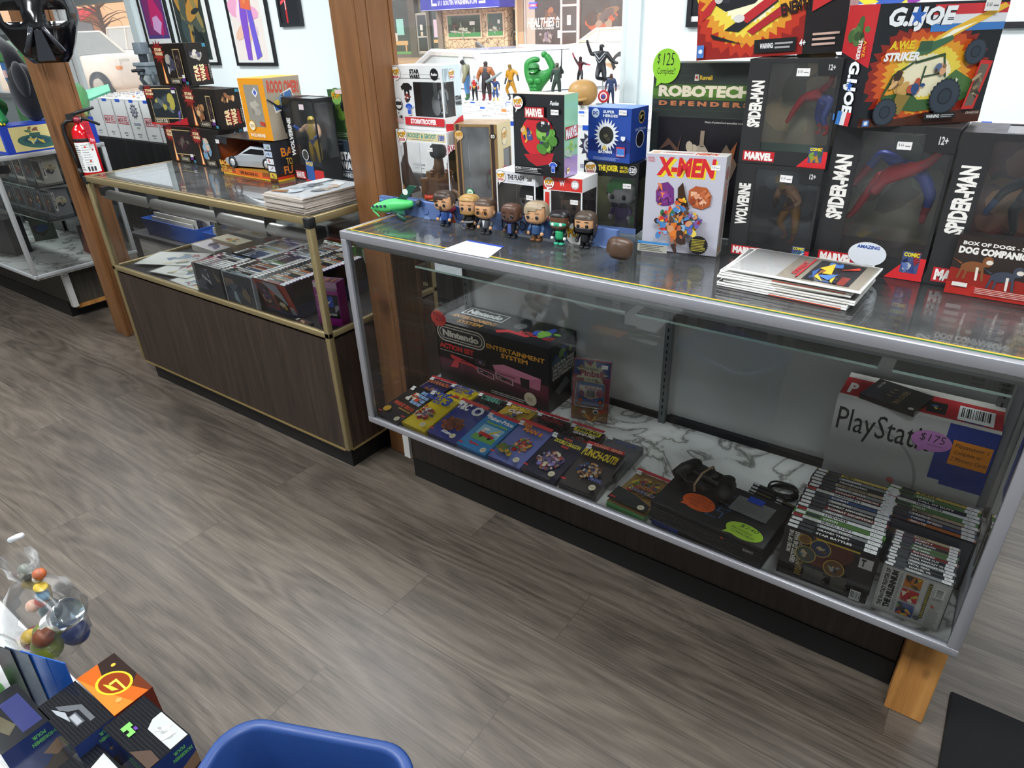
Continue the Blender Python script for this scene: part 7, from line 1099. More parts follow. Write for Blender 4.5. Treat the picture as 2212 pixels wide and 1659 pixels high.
# boxed cartridges: front row leans on the back row
GW, GL, GT = .118, .176, .022
def title(bg, words, blobs, seed, band=None, seal=True, reg=(.5, .4, .4, .3), extra=None):
    def fn(f):
        f.r(0, 0, 1, 1, bg)
        if blobs: f.blob(*reg, blobs, 26, seed, .34); f.blob(*reg, blobs, 70, seed+5, .17)
        if band: f.r(0, .92, 1, 1, band)
        for (s, u0, v0, u1, v1, c, o) in words: f.to(s, u0, v0, u1, v1, c, o, .04, .085) if o else f.t(s, u0, v0, u1, v1, c, .05)
        if extra: extra(f)
        if seal: f.e(.84, .08, .085, .06, '#d8cfb4', 14); f.lines(.79, .06, .89, .1, 2, '#9a8f70')
        f.r(.04, .88, .17, .93, '#eceaea'); f.r(.06, .82, .2, .87, '#eceaea')
        f.r(.03, .05, .17, .08, '#c8323a') if seal else None
    return fn
FR = [
 ('black boxed cartridge with a pixel picture, first of the front row', '#1b1b1f', title('#1c1c20', [('MARIO BROS.', .1, .37, .95, .47, '#c0452c', None), ('ENTERTAINMENT SYSTEM', .45, .31, .95, .345, '#c89a3a', None)], (), 1, None, True, extra=lambda f: ([f.r(.5+.15*(k % 3), .55+.1*(k//3), .63+.15*(k % 3), .63+.1*(k//3), '#8fb0dc') for k in range(12)], f.blob(.42, .68, .2, .14, ('#e8e0d0', '#c8523a', '#e8e8e0', '#d8a878'), 14, 5, .4), f.e(.68, .66, .07, .05, '#d8502a'), f.e(.2, .18, .12, .08, '#c89a2a'), f.star(.2, .18, .14, .07, 10, '#c89a2a', 0)))),
 ('bright yellow boxed cartridge with blue lettering in the front row', '#e0c21e', title('#e2c81f', [('SUPER', .12, .84, .7, .96, '#2f4a9c', None), ('MARIO', .02, .71, .6, .83, '#2f4a9c', None), ('3', .68, .66, .94, .9, '#2f4a9c', None), ('BROS.', .4, .64, .66, .7, '#2f4a9c', None)], ('#c8323a', '#2f3a70', '#e8c0a0', '#f0ece6', '#8a4a2a', '#c8323a'), 3, None, True, (.48, .38, .34, .2))),
 ('dark blue boxed cartridge with a clenched fist picture in the front row', '#23336e', title('#25388c', [('T&C', .1, .72, .5, .92, '#eceaea', None), ('O', .62, .68, .98, .93, '#d8dce4', None), ('AKlaim', .42, .07, .75, .14, '#f0f0f0', None)], ('#8a4a34', '#a05a3c', '#6f3a2a', '#7f4430'), 5, '#b8262c', True, (.45, .36, .4, .2))),
 ('sky blue boxed cartridge with a red toy truck in the front row', '#2f7fc0', title('#2f86c6', [('Fisher-Price', .12, .78, .96, .87, '#f4f4f6', None), ('Firehouse Rescue', .2, .68, .9, .74, '#8fc23a', None)], (), 6, '#c8303a', True, extra=lambda f: (f.r(.2, .24, .9, .64, '#8fc8e0'), f.r(.2, .24, .9, .38, '#6fae5a'), f.e(.4, .54, .1, .03, '#f0f4f6'), f.e(.78, .5, .1, .03, '#f0f4f6'), f.p([(.3, .36), (.8, .36), (.8, .42), (.6, .44), (.3, .46)], '#c8282c'), f.p([(.55, .46), (.78, .62), (.82, .6), (.62, .44)], '#e0c22a'), f.e(.42, .35, .05, .034, '#2a2a2a'), f.e(.7, .35, .05, .034, '#2a2a2a'), f.e(.36, .48, .05, .04, '#e8d0b8'), f.t('Playtime', .3, .1, .62, .17, '#c83a3a', .05)))),
 ('blue boxed cartridge with a red armoured blob and orange 6 lettering in the front row', '#4a4a8a', title('#6a76b8', [('MEGA', .1, .84, .45, .93, '#e08a3a', '#a8282c'), ('MAN 6', .3, .73, .88, .84, '#e08a3a', '#a8282c')], ('#c82a2c', '#e8a07a', '#a8222a', '#5a8a4a', '#e0a83a', '#7a8ac0'), 7, '#c8303a', True, (.6, .46, .3, .22), lambda f: f.blob(.35, .2, .3, .12, ('#8a6a3a', '#5a7a3a', '#b5923a', '#4a5a3a'), 16, 2))),
 ('navy boxed cartridge with a crowded battle picture and yellow lettering in the front row', '#26283a', title('#20243c', [('DOUBLE DRAGON', .22, .74, .97, .83, '#d8c83a', '#2a4a2a'), ('SUPER', .4, .85, .66, .9, '#c8502a', None), ('III', .5, .67, .7, .72, '#c83a3a', None)], ('#b5a4b8', '#8a7ac0', '#c9a08a', '#6a5a8a', '#a04a4a', '#d8c8b0', '#4a4a6a'), 8, None, True, (.48, .34, .4, .28))),
 ('black boxed cartridge with yellow lettering and two boxers in the front row', '#2c2a30', title('#3a3436', [("PUNCH-OUT!!", .06, .66, .97, .84, '#e0c82a', '#6a2a1a')], ('#c9905a', '#8a5a3a', '#3a4a7a', '#2a2a30', '#b5b0a8', '#d8a878', '#5a3020'), 9, '#c8303a', True, (.5, .4, .4, .22), lambda f: (f.t('CLASSIC SERIES', .2, .93, .95, .985, '#e0b090', .02), f.t('ORIGINAL', .62, .2, .96, .28, '#5a6ab0', .03)))),
]
xf = [.012, .118, .242, .358, .482, .602, .728]
for i, (lab, col, fn) in enumerate(FR):
    carton('boxed_game', lab, 'boxed game', (xf[i], .030, FL+.0005), 0, (GW, GL, GT), col, (('top', fn), ('front', lambda f, c=col: (f.r(0, 0, 1, 1, c), f.r(.3, .3, .7, .7, '#b8b4ae') if 0 else None))), 'boxed cartridges in the front row', rot=(R(10.5), 0, R((-9 if i == 0 else -3 if i < 6 else 1))), mat='gloss')
BR = [
 ('purple boxed cartridge with slanted orange letters, first of the back row', '#3a2a5c', title('#2f2a5c', [('FAXANADU', .1, .72, .95, .86, '#b5623a', '#1c1a30')], ('#4a3a7a', '#8a5a3a'), 3, '#b8303a')),
 ('yellow boxed cartridge with blue lettering in the back row', '#c9ae24', title('#cfb528', [('SUPER', .2, .86, .72, .95, '#34488c', None), ('MARIO', .1, .76, .62, .85, '#34488c', None), ('3', .7, .72, .94, .9, '#34488c', None), ('BROS.', .4, .68, .66, .74, '#34488c', None)], ('#c8323a', '#2f3a70'), 4)),
 ('black boxed cartridge with teal lettering in the back row', '#1a1c1e', title('#1c1f22', [('CYBERBALL', .25, .74, .95, .9, '#4a8a7a', '#101214')], ('#3a3a3c', '#555'), 5, '#7a2a2a')),
 ('yellow and green boxed cartridge with football lettering in the back row', '#b58a2a', title('#b5972f', [('WORLD', .25, .76, .9, .88, '#e8d23a', '#8a3a2a'), ('CUP', .3, .64, .75, .75, '#e8e0d0', '#3a3a8a')], ('#4a7a3a', '#8a3a2a', '#3a4a7a'), 6, '#b8303a')),
 ('black boxed cartridge with red brush lettering in the back row', '#17171a', title('#1a191d', [('ROLLERBALL', .25, .74, .97, .88, '#8a2a34', None)], ('#2a2a3a', '#4a2a2a'), 7, '#b8303a')),
 ('black boxed cartridge with a yellow racing banner in the back row', '#2a2022', title('#2a2326', [('FERRARI', .25, .77, .97, .86, '#1c1c1c', None), ('GRAND PRIX', .25, .66, .95, .74, '#e0dcd0', None)], ('#8a2a2a', '#55524c'), 8, '#b8303a', extra=lambda f: (f.r(.2, .75, 1, .88, '#d8c83a'), f.t('FERRARI', .28, .775, .94, .855, '#1c1c1c', .05)))),
 ('grey boxed cartridge with a thin fighter jet title in the back row', '#55565c', title('#5c5e66', [('TOP GUN', .3, .76, .92, .86, '#3a4a7a', None)], ('#6a6c74', '#4a4c54'), 9, None)),
]
xb = [-.004, .116, .237, .357, .48, .606, .735]
for i, (lab, col, fn) in enumerate(BR):
    carton('boxed_game', lab, 'boxed game', (max(.014, xb[i])+.004, .135, FL), 0, (.112, .174, .0225), col, (('top', fn),), 'boxed cartridges in the back row', rot=(0, 0, R((1 if i else 0))), mat='gloss')
carton('boxed_game', 'boxed cartridge with a tan crate picture and green edge beside the black game console', 'boxed game', (.878, .028, FL), R(-4), (.112, .165, .024), '#5a9a5a', (('top', title('#9a7a4a', [('WIZARDS', .3, .5, .85, .6, '#8a3a2a', '#c9a86a'), ('WARRIORS', .25, .38, .95, .48, '#3a4a7a', '#c9a86a')], ('#b5905a', '#8a6a3a', '#3a4a6a', '#c9b23a', '#5a7a3a', '#a8404a'), 12, '#b8303a', True, (.5, .6, .45, .3), lambda f: f.p([(0, 0), (1, 0), (1, .18), (.5, .3), (0, .36)], '#2a3030')) ),), mat='gloss')
# the big black console with its controller, cards and bubbles
def ps2():
    o = empty('game_console', (1.0, .028, FL), R(-4), 'large black ribbed game console lying in the middle of the silver case', 'game console'); g = G(); w, d, h = .29, .182, .076
    g.box(.006, .006, 0, w-.006, d-.004, .014, '#0c0d10', 'plastic'); g.rbox(0, 0, .014, w, d, .024, .002, '#101115', 'plastic', 1)
    for k in range(5): g.box(.002, .002, .024+k*.0068, w-.002, d-.002, .0275+k*.0068, '#0b0c0f', 'plastic'); g.rbox(0, 0, .0275+k*.0068, w, d, .0308+k*.0068, .0012, '#131418', 'plastic', 1)
    g.rbox(0, 0, .0585, w, d, h, .003, '#121318', 'plastic'); g.build('body', o); g = G(); f = Fa(g, (0, 0, h), (1, 0, 0), (0, 1, 0), w, d)
    for q in (((.53, .78), (.66, .78), (.66, .66), (.58, .66), (.58, .54), (.57, .54), (.57, .67), (.65, .67), (.65, .77), (.53, .77)), ((.49, .55), (.6, .55), (.6, .43), (.52, .43), (.52, .34), (.51, .34), (.51, .44), (.59, .44), (.59, .54), (.49, .54)), ((.47, .36), (.57, .36), (.57, .22), (.56, .22), (.56, .35), (.47, .35)), ((.45, .34), (.46, .34), (.46, .2), (.54, .2), (.54, .19), (.45, .19))): f.p(q, '#3f6fb0')
    g.build('raised_logo', o)
    g = G(); f = Fa(g, (0, -.0004, 0), (1, 0, 0), (0, 0, 1), w, h); f.r(.03, .12, .28, .3, '#20347a'); f.t('SONY', .84, .62, .93, .72, '#c9c9cc', .02, rot=0); f.e(.66, .76, .012, None, '#b5502a'); g.build('front_ports', o); return o
P2 = ps2()
def pad():
    o = empty('game_controller', at(P2, .085, .152, .0768), R(-14), 'black game controller with its cord bundled by a rubber band on the black console', 'game controller'); g = G()
    g.rbox(-.05, -.022, .012, .05, .024, .034, .009, '#0e0f12', 'plastic')
    for s in (-1, 1): g.tube([(s*.05, .002, .025), (s*.062, -.022, .022), (s*.068, -.05, .016)], [.023, .02, .0155], '#0e0f12', 'plastic', 14); g.lathe([(.017, 0), (.017, .006), (.0, .0065)], (s*.05, .006, .033), '#111216', 'plastic', 18); g.lathe([(.006, 0), (.006, .008), (.009, .009), (.0088, .012), (.0, .0125)], (s*.022, -.014, .033), '#17181c', 'plastic', 14)
    g.build('body', o); g = G()
    for k in range(9): a = k*.7; g.tube([(-.06+.01*math.cos(a), -.04+.006*math.sin(a*1.3), .012+.003*k), (-.02, -.056-.002*k, .01+.003*k), (.02, -.05, .014+.002*k), (.03, -.03+.004*math.sin(a), .02)], .0022, '#101114', 'plastic', 6)
    g.build('cord', o); g = G(); g.tube([(.0, -.062, .008), (.0, -.066, .03), (-.004, -.03, .045), (-.006, .02, .041), (-.004, .0285, .022)], .003, '#a08a70', 'matte', 6); g.build('rubber_band', o)
pad()
MZ = .0772
b = bubble('note_bubble', 'orange handwritten speech bubble lying on the black console', at(P2, .100, .064, MZ), R(-12), .085, .062, '#e2642a', (('COMES W/', .3, .74, .8, .88), ('1 CONTROLLER', .16, .56, .86, .68), ('2 MEMORY CARDS', .14, .38, .9, .5), ('WIRES', .3, .2, .6, .32)), (-.5, -.7), lean=R(0)); b.rotation_euler = (0, 0, R(-14))
b = bubble('price_bubble', 'lime green handwritten price bubble at the front corner of the black console', at(P2, .232, .028, MZ), R(-10), .09, .056, '#b4e04a', (('$240', .3, .66, .8, .9), ('BACKWARDS', .16, .42, .72, .56), ('COMPATIBLE!!', .2, .2, .84, .36)), (-.6, -.75), lean=R(0)); b.rotation_euler = (0, 0, R(-10))
g = G(); g.box(0, 0, 0, .085, .055, .0008, '#23262a', 'gloss'); g.box(.012, .012, .0008, .072, .046, .006, '#0f1013', 'plastic', bev=.001); tag(g.build('memory_card_bag', loc=at(P2, .172, .085, MZ), rz=R(-6)), 'small bag of black memory cards taped on the black console', 'memory card'); o = bpy.data.objects['memory_card_bag']
g = G(); g.box(-.004, -.004, .0065, .09, .06, .0072, '#fff', 'bag'); g.build('plastic_bag', o); g = G(); g.box(.02, .05, .0073, .058, .072, .008, '#2348b8', 'matte'); g.build('blue_tape', o)
# card-sized games and cables behind
for i in range(8):
    left = i < 4; x, y = (1.175, .250+i*.016) if left else (1.245, .215+(i-4)*.0155); g = G(); w, d, h = .062, .0105, .03; g.box(0, 0, 0, w, d, h, '#17181b', 'plastic'); f = art(g, (w, d, h), 'top'); f.r(.05, .15, .95, .85, ('#2a2a26', '#6a5c3a', '#26282c', '#33312a', '#26304a', '#3a3428', '#262626', '#6a5c34')[i]); f.r(.02, .1, .26, .9, '#e8e8ea'); f.t('$ 20', .04, .3, .22, .7, '#444')
    tag(g.build('game_cartridge', loc=(x, y, FL), rz=R(-8)), 'dark cartridge with price sticker, %s in the %s pile behind the black console' % (ORD(i % 4+1), 'left' if left else 'right'), 'game cartridge', 'cartridges behind the black console')
g = G(); rd = random.Random(6)
for k in range(7): r = .03+rd.random()*.012; g.tube([(r*math.cos(a*.4+k), .8*r*math.sin(a*.4+k), .004+.003*k+.002*math.sin(a+k)) for a in range(15)], .0025, '#0d0d10', 'plastic', 6)
tag(g.build('cable_coil', loc=(1.245, .335, FL)), 'coil of black cables behind the black console', 'cable')
# game stacks by the right end
dsp = [(BK, 'STAR BATTLES'), (BK, 'GRAND THEFT'), (GY, 'GRAND THEFT'), (WT, 'GRAND THEFT'), (GN, 'CATCH'), (WT, 'LIVEWIRE'), (GY, 'ARCHER'), (RD_, 'KOMBAT DECEPTION'), (BK, 'KOMBAT ARMAGEDDON'), (GY, 'SAMURAI'), (BL, 'KOMBAT'), (WT, 'WARRIORS 5'), (RD_, 'DYNASTY WARRIORS'), (GY, 'NAVY SEALS'), (TA, 'CONSTANTINE'), (BK, 'DRAKENGARD'), (GY, 'SHADOWS'), (YE, 'SIMS'), (BL, 'SPEED')]
R1 = gamerow(1.318, .044, FL, 18, .0148, 'dvd', dsp, 'in the tall dark stack in the silver case', R(0), R(1), 'upright game cases in the silver case', .002, 7)
jsp = [(GY, 'FIGHTER'), (BK, 'MARVEL VS.'), (BK, 'METAL GEAR'), (GY, 'FINAL FANTASY VIII'), (BK, 'FINAL FANTASY VII'), (BK, 'DIRECTORS CUT'), (RD_, 'BIO HAZARD'), (GN, 'DIE HARD'), (GN, 'RESIDENT'), (BK, 'FIRE SQUAD'), (RD_, 'KOMBAT 4'), (TA, 'CRASH')]
R2 = gamerow(1.520, .046, FL, 12, .0109, 'jewel', jsp, 'in the jewel case stack at the right end', R(0), R(1), 'jewel cases in the silver case', .002, 8)
xsp = [(OR, 'BRUTE'), (BL, 'NEED SPEED'), (GY, 'TRIALS'), (TA, 'LEGACY'), (GN, 'HALO'), (WT, 'HALO WARS'), (BK, 'CALL OF DUTY'), (GN, 'SAINTS'), (YE, 'TURTLE')]
R3 = gamerow(1.479, .205, FL, 9, .0146, 'dvd', xsp, 'in the row behind the jewel cases', R(0), R(-1), 'rear game cases in the silver case', .003, 9)
def cov1(f):
    f.r(0, 0, 1, 1, '#1b191c'); f.t('FIGHT MORE OF THE', .03, .45, .09, .97, '#e0dcd4', .04, rot=90) if 0 else None
    f.t('MORE OF THE', .06, .5, .11, .96, '#e6e2da', .05, rot=90); f.t('GREATEST STAR WARS', .12, .3, .18, .96, '#e6e2da', .05, rot=90); f.t('BATTLES ANY WAY YOU WANT', .19, .3, .23, .96, '#d0ccc4', .03, rot=90)
    f.p([(.34, .98), (.75, .98), (.78, .78), (.6, .4), (.3, .4)], '#5a2a20'); f.e(.24, .86, .075, .1, '#b58a3a'); f.e(.24, .86, .06, .085, '#7a5426')
    for cu, cv, c in ((.42, .78, '#2a3a5c'), (.28, .58, '#4a5a54'), (.6, .5, '#6a4a2a')): f.e(cu, cv, .115, .17, '#c9a84a'); f.e(cu, cv, .105, .155, c); f.blob(cu, cv, .07, .1, ('#8a9aa8', '#c9b48a', '#5a4a3a', '#2c3038'), 10, int(cu*10))
    f.lines(.2, .12, .28, .42, 9, '#b59a4a'); f.lines(.3, .1, .55, .36, 12, '#7a7774'); f.lines(.6, .1, .78, .4, 14, '#6f6c6a'); f.p([(.35, 1), (.36, .97), (.82, .97), (.82, 1)], '#d8b83a'); f.r(.83, .72, .97, .92, '#cfccc8'); f.t('T', .85, .75, .9, .9, '#222', .05); f.barcode(.82, .04, .93, .24, False, 5)
def cov2(f):
    f.r(0, 0, 1, 1, '#b6b6b2'); f.r(.04, .03, .97, .97, '#c9c8c3'); f.t('THE FANTASY FIGHTER OF', .06, .12, .13, .95, '#2a2a2c', .05, rot=90); f.t('THE MILLENNIUM', .15, .12, .25, .95, '#1e1e20', .08, rot=90); f.lines(.27, .1, .32, .95, 30, '#77777a')
    for v0, cs in ((.7, ('#c8782a', '#4a6a3a', '#c9b03a', '#3a3a3a', '#8a3a2a')), (.42, ('#c8323a', '#e8d8c0', '#d8b84a', '#a82a34', '#e8e0e0')), (.12, ('#3a4a8a', '#4a9a3a', '#c8502a', '#26262c', '#d8a83a'))): f.r(.35, v0, .6, v0+.25, cs[0]); f.shards(.35, v0, .6, v0+.25, cs, 14, int(v0*30), .4)
    f.r(.69, .2, .74, .96, '#2b2c26'); f.lines(.695, .22, .735, .94, 18, '#c9b83a'); f.barcode(.8, .72, .93, .92, True, 4); f.lines(.78, .08, .95, .45, 14, '#8f8f8c'); f.e(.66, .18, .05, .05, '#5a5a5c'); f.r(.8, .5, .85, .55, '#b5502a'); f.e(.87, .6, .07, .07, '#b8b8b4')
for o, fn, w, h in ((R1[0], cov1, .19, .135), (R2[0], cov2, .1245, .125)):
    g = G(); fn(Fa(g, (0, -.002, 0), (1, 0, 0), (0, 0, 1), w, h, 'gloss')); g.build('back_cover', o)
# worn white console box with its signs
def psf(f):
    f.r(0, 0, 1, 1, '#a9a8a6'); n = 24
    for a0, cu, cv, r in ((0, .45, .5, .55), (0, .2, .4, .4)): f.g.mesh([f.P(cu+q*math.cos(R(a0+i*200/n-100)), cv+q*f.w/f.h*math.sin(R(a0+i*200/n-100))) for q in (r, r+.02) for i in range(n+1)], [(i, i+1, i+n+2, i+n+1) for i in range(n) if 0 <= cu+r*math.cos(R(a0+i*200/n-100)) <= .95 and .03 <= cv+r*f.w/f.h*math.sin(R(a0+(i+1)*200/n-100)) <= .95 and .03 <= cv+r*f.w/f.h*math.sin(R(a0+i*200/n-100)) <= .95], '#8c8c8c'); f.k += 1
    f.t('PlayStation', .03, .66, .74, .92, '#1c1c1e', .0); f.e(.46, .4, .025, None, '#b56a60'); f.r(.79, .34, .93, .37, '#555'); f.r(.795, .345, .925, .365, '#a9a8a6'); f.t('NTSC U/C', .8, .347, .92, .363, '#444', .02)
def pst(f): f.r(0, 0, 1, 1, '#b9b5b0'); f.r(0, .12, 1, .8, '#a8262e'); f.r(0, .0, 1, .1, '#c9c6c0'); f.t('P', .04, .2, .1, .6, '#e8e4e0', .05); f.r(.55, .2, .67, .6, '#17181a'); f.blob(.61, .42, .03, .12, ('#c8323a', '#d8b83a', '#3a7ab0'), 4, 2); f.barcode(.74, .16, .95, .66, False, 7); f.lines(.4, .5, .55, .75, 4, '#c97f80')
o = carton('console_box', 'worn white console box with red lid and big black lettering at the right end', 'console box', (1.322, .362, FL), 0, (.334, .145, .318), '#a9a8a6', (('front', psf), ('top', pst)), mat='matte')
g = G(); g.box(.238, -.001, .20, .3355, .0, .318, '#1f3580', 'matte'); g.box(.225, -.0012, .165, .25, .0, .25, '#1f3580', 'matte'); g.box(.25, -.0011, .155, .3355, 0, .2, '#1f3580', 'matte'); g.box(.3345, -.001, .16, .3355, .05, .318, '#1f3580', 'matte'); g.box(.262, .02, .318, .3, .06, .319, '#1f3580', 'matte'); g.build('blue_tape', o)
g = G(); g.box(0, 0, 0, .076, .0008, .064, '#d98320', 'matte'); f = Fa(g, (0, 0, 0), (1, 0, 0), (0, 0, 1), .076, .064); [f.r(0, .12+k*.12, 1, .126+k*.12, '#c9963a') for k in range(7)]; f.t('Playstation 1', .08, .68, .92, .9, '#1a1a1c', -.006, .1); f.t('Complete w/', .1, .42, .8, .62, '#1a1a1c', -.006, .1); f.t('2 Memory Cards', .06, .14, .98, .34, '#1a1a1c', -.006, .1); tag(g.build('paper_note', loc=(1.322+.254, .3605, FL+.215)), 'orange handwritten card taped on the worn white console box', 'note')
bubble('price_bubble', 'pink handwritten speech bubble price sign on the worn white console box', (1.535, .3590, FL+.262), 0, .082, .052, '#b878b8', (('$175', .2, .4, .82, .84), ('_', .42, .3, .8, .32)), (-.4, -.9))
def gow(f): f.r(0, 0, 1, 1, '#16171a'); f.t('GOD OF WAR', .55, .1, .66, .8, '#8a6f4a', .03, rot=-90); f.lines(.36, .3, .46, .8, 3, '#6a5c40'); f.t('PELI DVD', .1, .55, .15, .9, '#b8b4ac', .02, rot=-90); f.p([(0, 0), (.4, 0), (.2, .5), (0, .6)], '#1f2638'); f.e(.9, .1, .05, None, '#b8b0a8')
carton('game_case', 'black disc case lying flat on top of the worn white console box', 'game case', (1.366, .372, FL+.3195), R(-14), (.125, .11, .012), '#16171a', (('top', gow),), mat='gloss')
# upper glass shelf
UZ = .8006
for i, (x, n, cs) in enumerate(((.62, 2, ('#26262a', '#3a3a3e')), (.745, 2, ('#2a2b30', '#2f4a3a')), (.85, 2, ('#4a3a3c', '#5a2a2c')), (.955, 2, ('#4a3a7a', '#6a2f5a')), (1.065, 2, ('#1c1c20', '#26282c')), (1.32, 1, ('#2a2a2e',)))):
    for k in range(n):
        carton('game_cartridge', '%s cartridge of the %s stack on the glass shelf under the top' % ('upper' if k and n > 1 else 'lower' if n > 1 else 'single', ORD(i+1)), 'game cartridge', (x, .405+(i % 2)*.01, UZ+k*.0225), R((-4, 3, 2, -5, 4, 0)[i]), (.095, .085, .022), cs[k], (('front', lambda f: f.price(.75, .5, '$ 35', .026, .014)), ('top', lambda f, i=i, k=k: f.blob(.5, .5, .35, .3, ('#8a6a5a', '#5a6a8a', '#b59a6a', '#6a3a3a', '#3a3a44'), 8, i*3+k))), 'cartridges on the upper glass shelf')
for s, x in ((0, 1.565), (1, 1.618)):
    for k in range(5):
        carton('game_case', 'pale handheld game case in the %s stack under the glass top, %s from the bottom' % (('left', 'right')[s], ORD(k+1)), 'game case', (x+(k % 2)*.002-.08*0, .43, UZ+k*.0118), R(2*(k % 2)), (.042, .06, .0112), '#b8babb', (('front', lambda f: (f.r(.05, .15, .95, .85, '#d8d8d6'), f.r(.15, .3, .8, .7, '#2c2d30'))),), 'pale game cases under the glass top')
g = G(); g.rbox(0, 0, 0, .085, .075, .012, .004, '#55595b', 'plastic'); f = Fa(g, (0, 0, .012), (1, 0, 0), (0, 1, 0), .085, .075); f.r(.15, .25, .85, .85, '#46494b'); f.e(.12, .12, .04, None, '#2c2e30'); o = tag(g.build('handheld_console', loc=(1.455, .42, UZ), rz=R(12)), 'grey handheld console under the glass top, beside the pale game cases', 'handheld console'); g = G(); g.tube([(.04+.02*math.cos(a*.5), .02*math.sin(a*.5), .014+.002*a) for a in range(14)], .0018, '#d8d8da', 'plastic', 6); g.build('strap', o)
b = bubble('price_bubble', 'pale green handwritten bubble lying under the glass top', (1.39, .375, UZ), 0, .1, .06, '#7f9a68', (('$50', .15, .55, .55, .85), ('W/KIRBY', .4, .35, .85, .5), ('ATTACK', .45, .15, .85, .28)), (.6, -.5), lean=0); b.rotation_euler = (0, 0, R(-10))
g = G(); g.tube([(0, 0, .009), (.0, .06, .011)], .009, '#a82a34', 'gloss', 12); g.tube([(0, .06, .011), (0, .09, .011)], .009, '#7f2a3a', 'gloss', 12); g.box(-.007, .008, .017, .007, .026, .0185, '#e0dcdc', 'print'); tag(g.build('marker_pen', loc=(1.345, .40, UZ), rz=R(-20)), 'red tube with a small white sticker under the glass top', 'pen')
g = G(); g.ell((0, 0, .02), (.05, .03, .02), '#111114', 'plastic', 3); g.tube([(.03, 0, .03), (.08, .03, .03), (.06, .07, .012), (.0, .06, .006)], .003, '#111114', 'plastic', 6); tag(g.build('game_controller', loc=(1.24, .41, UZ), rz=R(10)), 'small black controller with a cord under the glass top', 'game controller')
# ---------------------------------------------------------------- pictures on the back wall
def poster(label, x0, z0, x1, z1, frame, fn, depth=.018):
    o = empty('framed_picture', (x0, YW-.0205, z0), 0, label, 'picture', 'pictures on the white back wall'); w, h = x1-x0, z1-z0; g = G(); t = .022
    for b in ((0, 0, w, t), (0, h-t, w, h), (0, t, t, h-t), (w-t, t, w, h-t)): g.box(b[0], 0, b[1], b[2], .02, b[3], frame, 'plastic')
    g.build('frame', o); g = G(); g.box(t, .008, t, w-t, .012, h-t, '#dfe2e0', 'print'); fn(Fa(g, (t, .0078, t), (1, 0, 0), (0, 0, 1), w-2*t, h-2*t)); g.build('print', o)
poster('small black framed print of a crimson abstract shape on purple', -4.745, 1.40, -4.33, 2.15, '#16171a', lambda f: (f.r(.06, .06, .94, .94, '#4a3a7a'), f.r(.12, .1, .88, .92, '#7a2a6a'), f.p([(.3, .2), (.7, .08), (.85, .3), (.62, .45), (.6, .7), (.7, .95), (.35, .95), (.4, .5)], '#c02468'), f.p([(.36, .16), (.6, .1), (.75, .22), (.6, .3), (.4, .28)], '#d0a0d0'), f.blob(.5, .7, .15, .2, ('#8a3a34', '#b02a5a', '#6a2a3a'), 9, 2)))
poster('tall framed print in dark teal and ochre tones', -4.25, 1.265, -3.74, 2.2, '#1a1c1e', lambda f: (f.r(.02, .02, .86, .98, '#2c3432'), f.blob(.4, .45, .4, .4, ('#4a5248', '#6a6a4a', '#3a4a4c', '#8a7a4a', '#262c2c', '#b0823a'), 30, 4, .4), f.blob(.3, .7, .14, .2, ('#c9a03a', '#d8c9a0', '#b5602a', '#8a4a2a'), 12, 6), f.p([(.5, .3), (.7, .2), (.75, .05), (.5, .05)], '#20282a'), f.r(.45, .06, .75, .065, '#d8d8d0')))
poster('framed print of pink, violet and orange abstract colour shapes', -3.515, 1.262, -3.03, 2.2, '#16171a', lambda f: (f.r(.04, .02, .86, .98, '#e2d8d2'), f.blob(.45, .5, .4, .45, ('#e0a0c0', '#d8c0d0', '#e0b8a0', '#c9a0c0', '#e8d0d8'), 24, 7, .35), f.p([(.3, .02), (.42, .02), (.5, .4), (.42, .6), (.3, .35)], '#7a50c0'), f.p([(.55, .02), (.7, .05), (.62, .4), (.5, .45)], '#6a5ac8'), f.p([(.36, .4), (.62, .38), (.66, .6), (.55, .8), (.4, .7)], '#d86a4a'), f.p([(.4, .7), (.6, .72), (.58, .98), (.42, .98)], '#6a9a5a'), f.blob(.5, .52, .1, .1, ('#c8a0d0', '#a8c0e0', '#e08a5a'), 7, 3), f.p([(.1, .75), (.85, .7), (.85, .72), (.1, .78)], '#c8404a')))
poster('dark grey frameless print with a glowing red cross of light', -2.912, 1.51, -2.668, 2.1, '#26282c', lambda f: (f.r(-.08, -.03, 1.08, 1.03, '#26282d'), f.p([(.28, .0), (.36, .0), (.44, 1), (.36, 1)], '#c8323c'), f.p([(.3, .15), (.34, .15), (.42, 1), (.38, 1)], '#f4d8d8'), f.p([(.08, .2), (.6, .3), (.6, .34), (.08, .24)], '#e05058'), f.blob(.7, .6, .2, .4, ('#3a3f48', '#555b66', '#2c3036'), 12, 3)))
poster('black framed picture corner with yellow streaks above the green price bubble', .105, 1.432, .75, 2.2, '#14151a', lambda f: (f.r(0, 0, 1, 1, '#1c1c22'), f.p([(.0, .2), (.02, .2), (.1, 1), (.06, 1)], '#c9a03a'), f.p([(.05, .1), (.3, .5), (.2, .6), (.02, .15)], '#d8c82a'), f.r(.0, .0, .06, .03, '#e0e0e0')))
poster('wide framed print with blue, yellow and purple shapes behind the top boxes', .80, 1.396, 1.62, 2.2, '#1c1d24', lambda f: (f.r(0, 0, 1, 1, '#dfe0e6'), f.p([(0, .1), (.2, .12), (.28, .4), (0, .5)], '#3a6ab8'), f.blob(.2, .25, .2, .2, ('#e0c83a', '#3a5ab0', '#e8d84a', '#8a3a9a'), 14, 3), f.blob(.7, .3, .25, .2, ('#9a6ac0', '#e0c83a', '#c8c8e0', '#7a4ab0'), 16, 4), f.lines(.2, .02, .6, .1, 4, '#b8b8c8')))
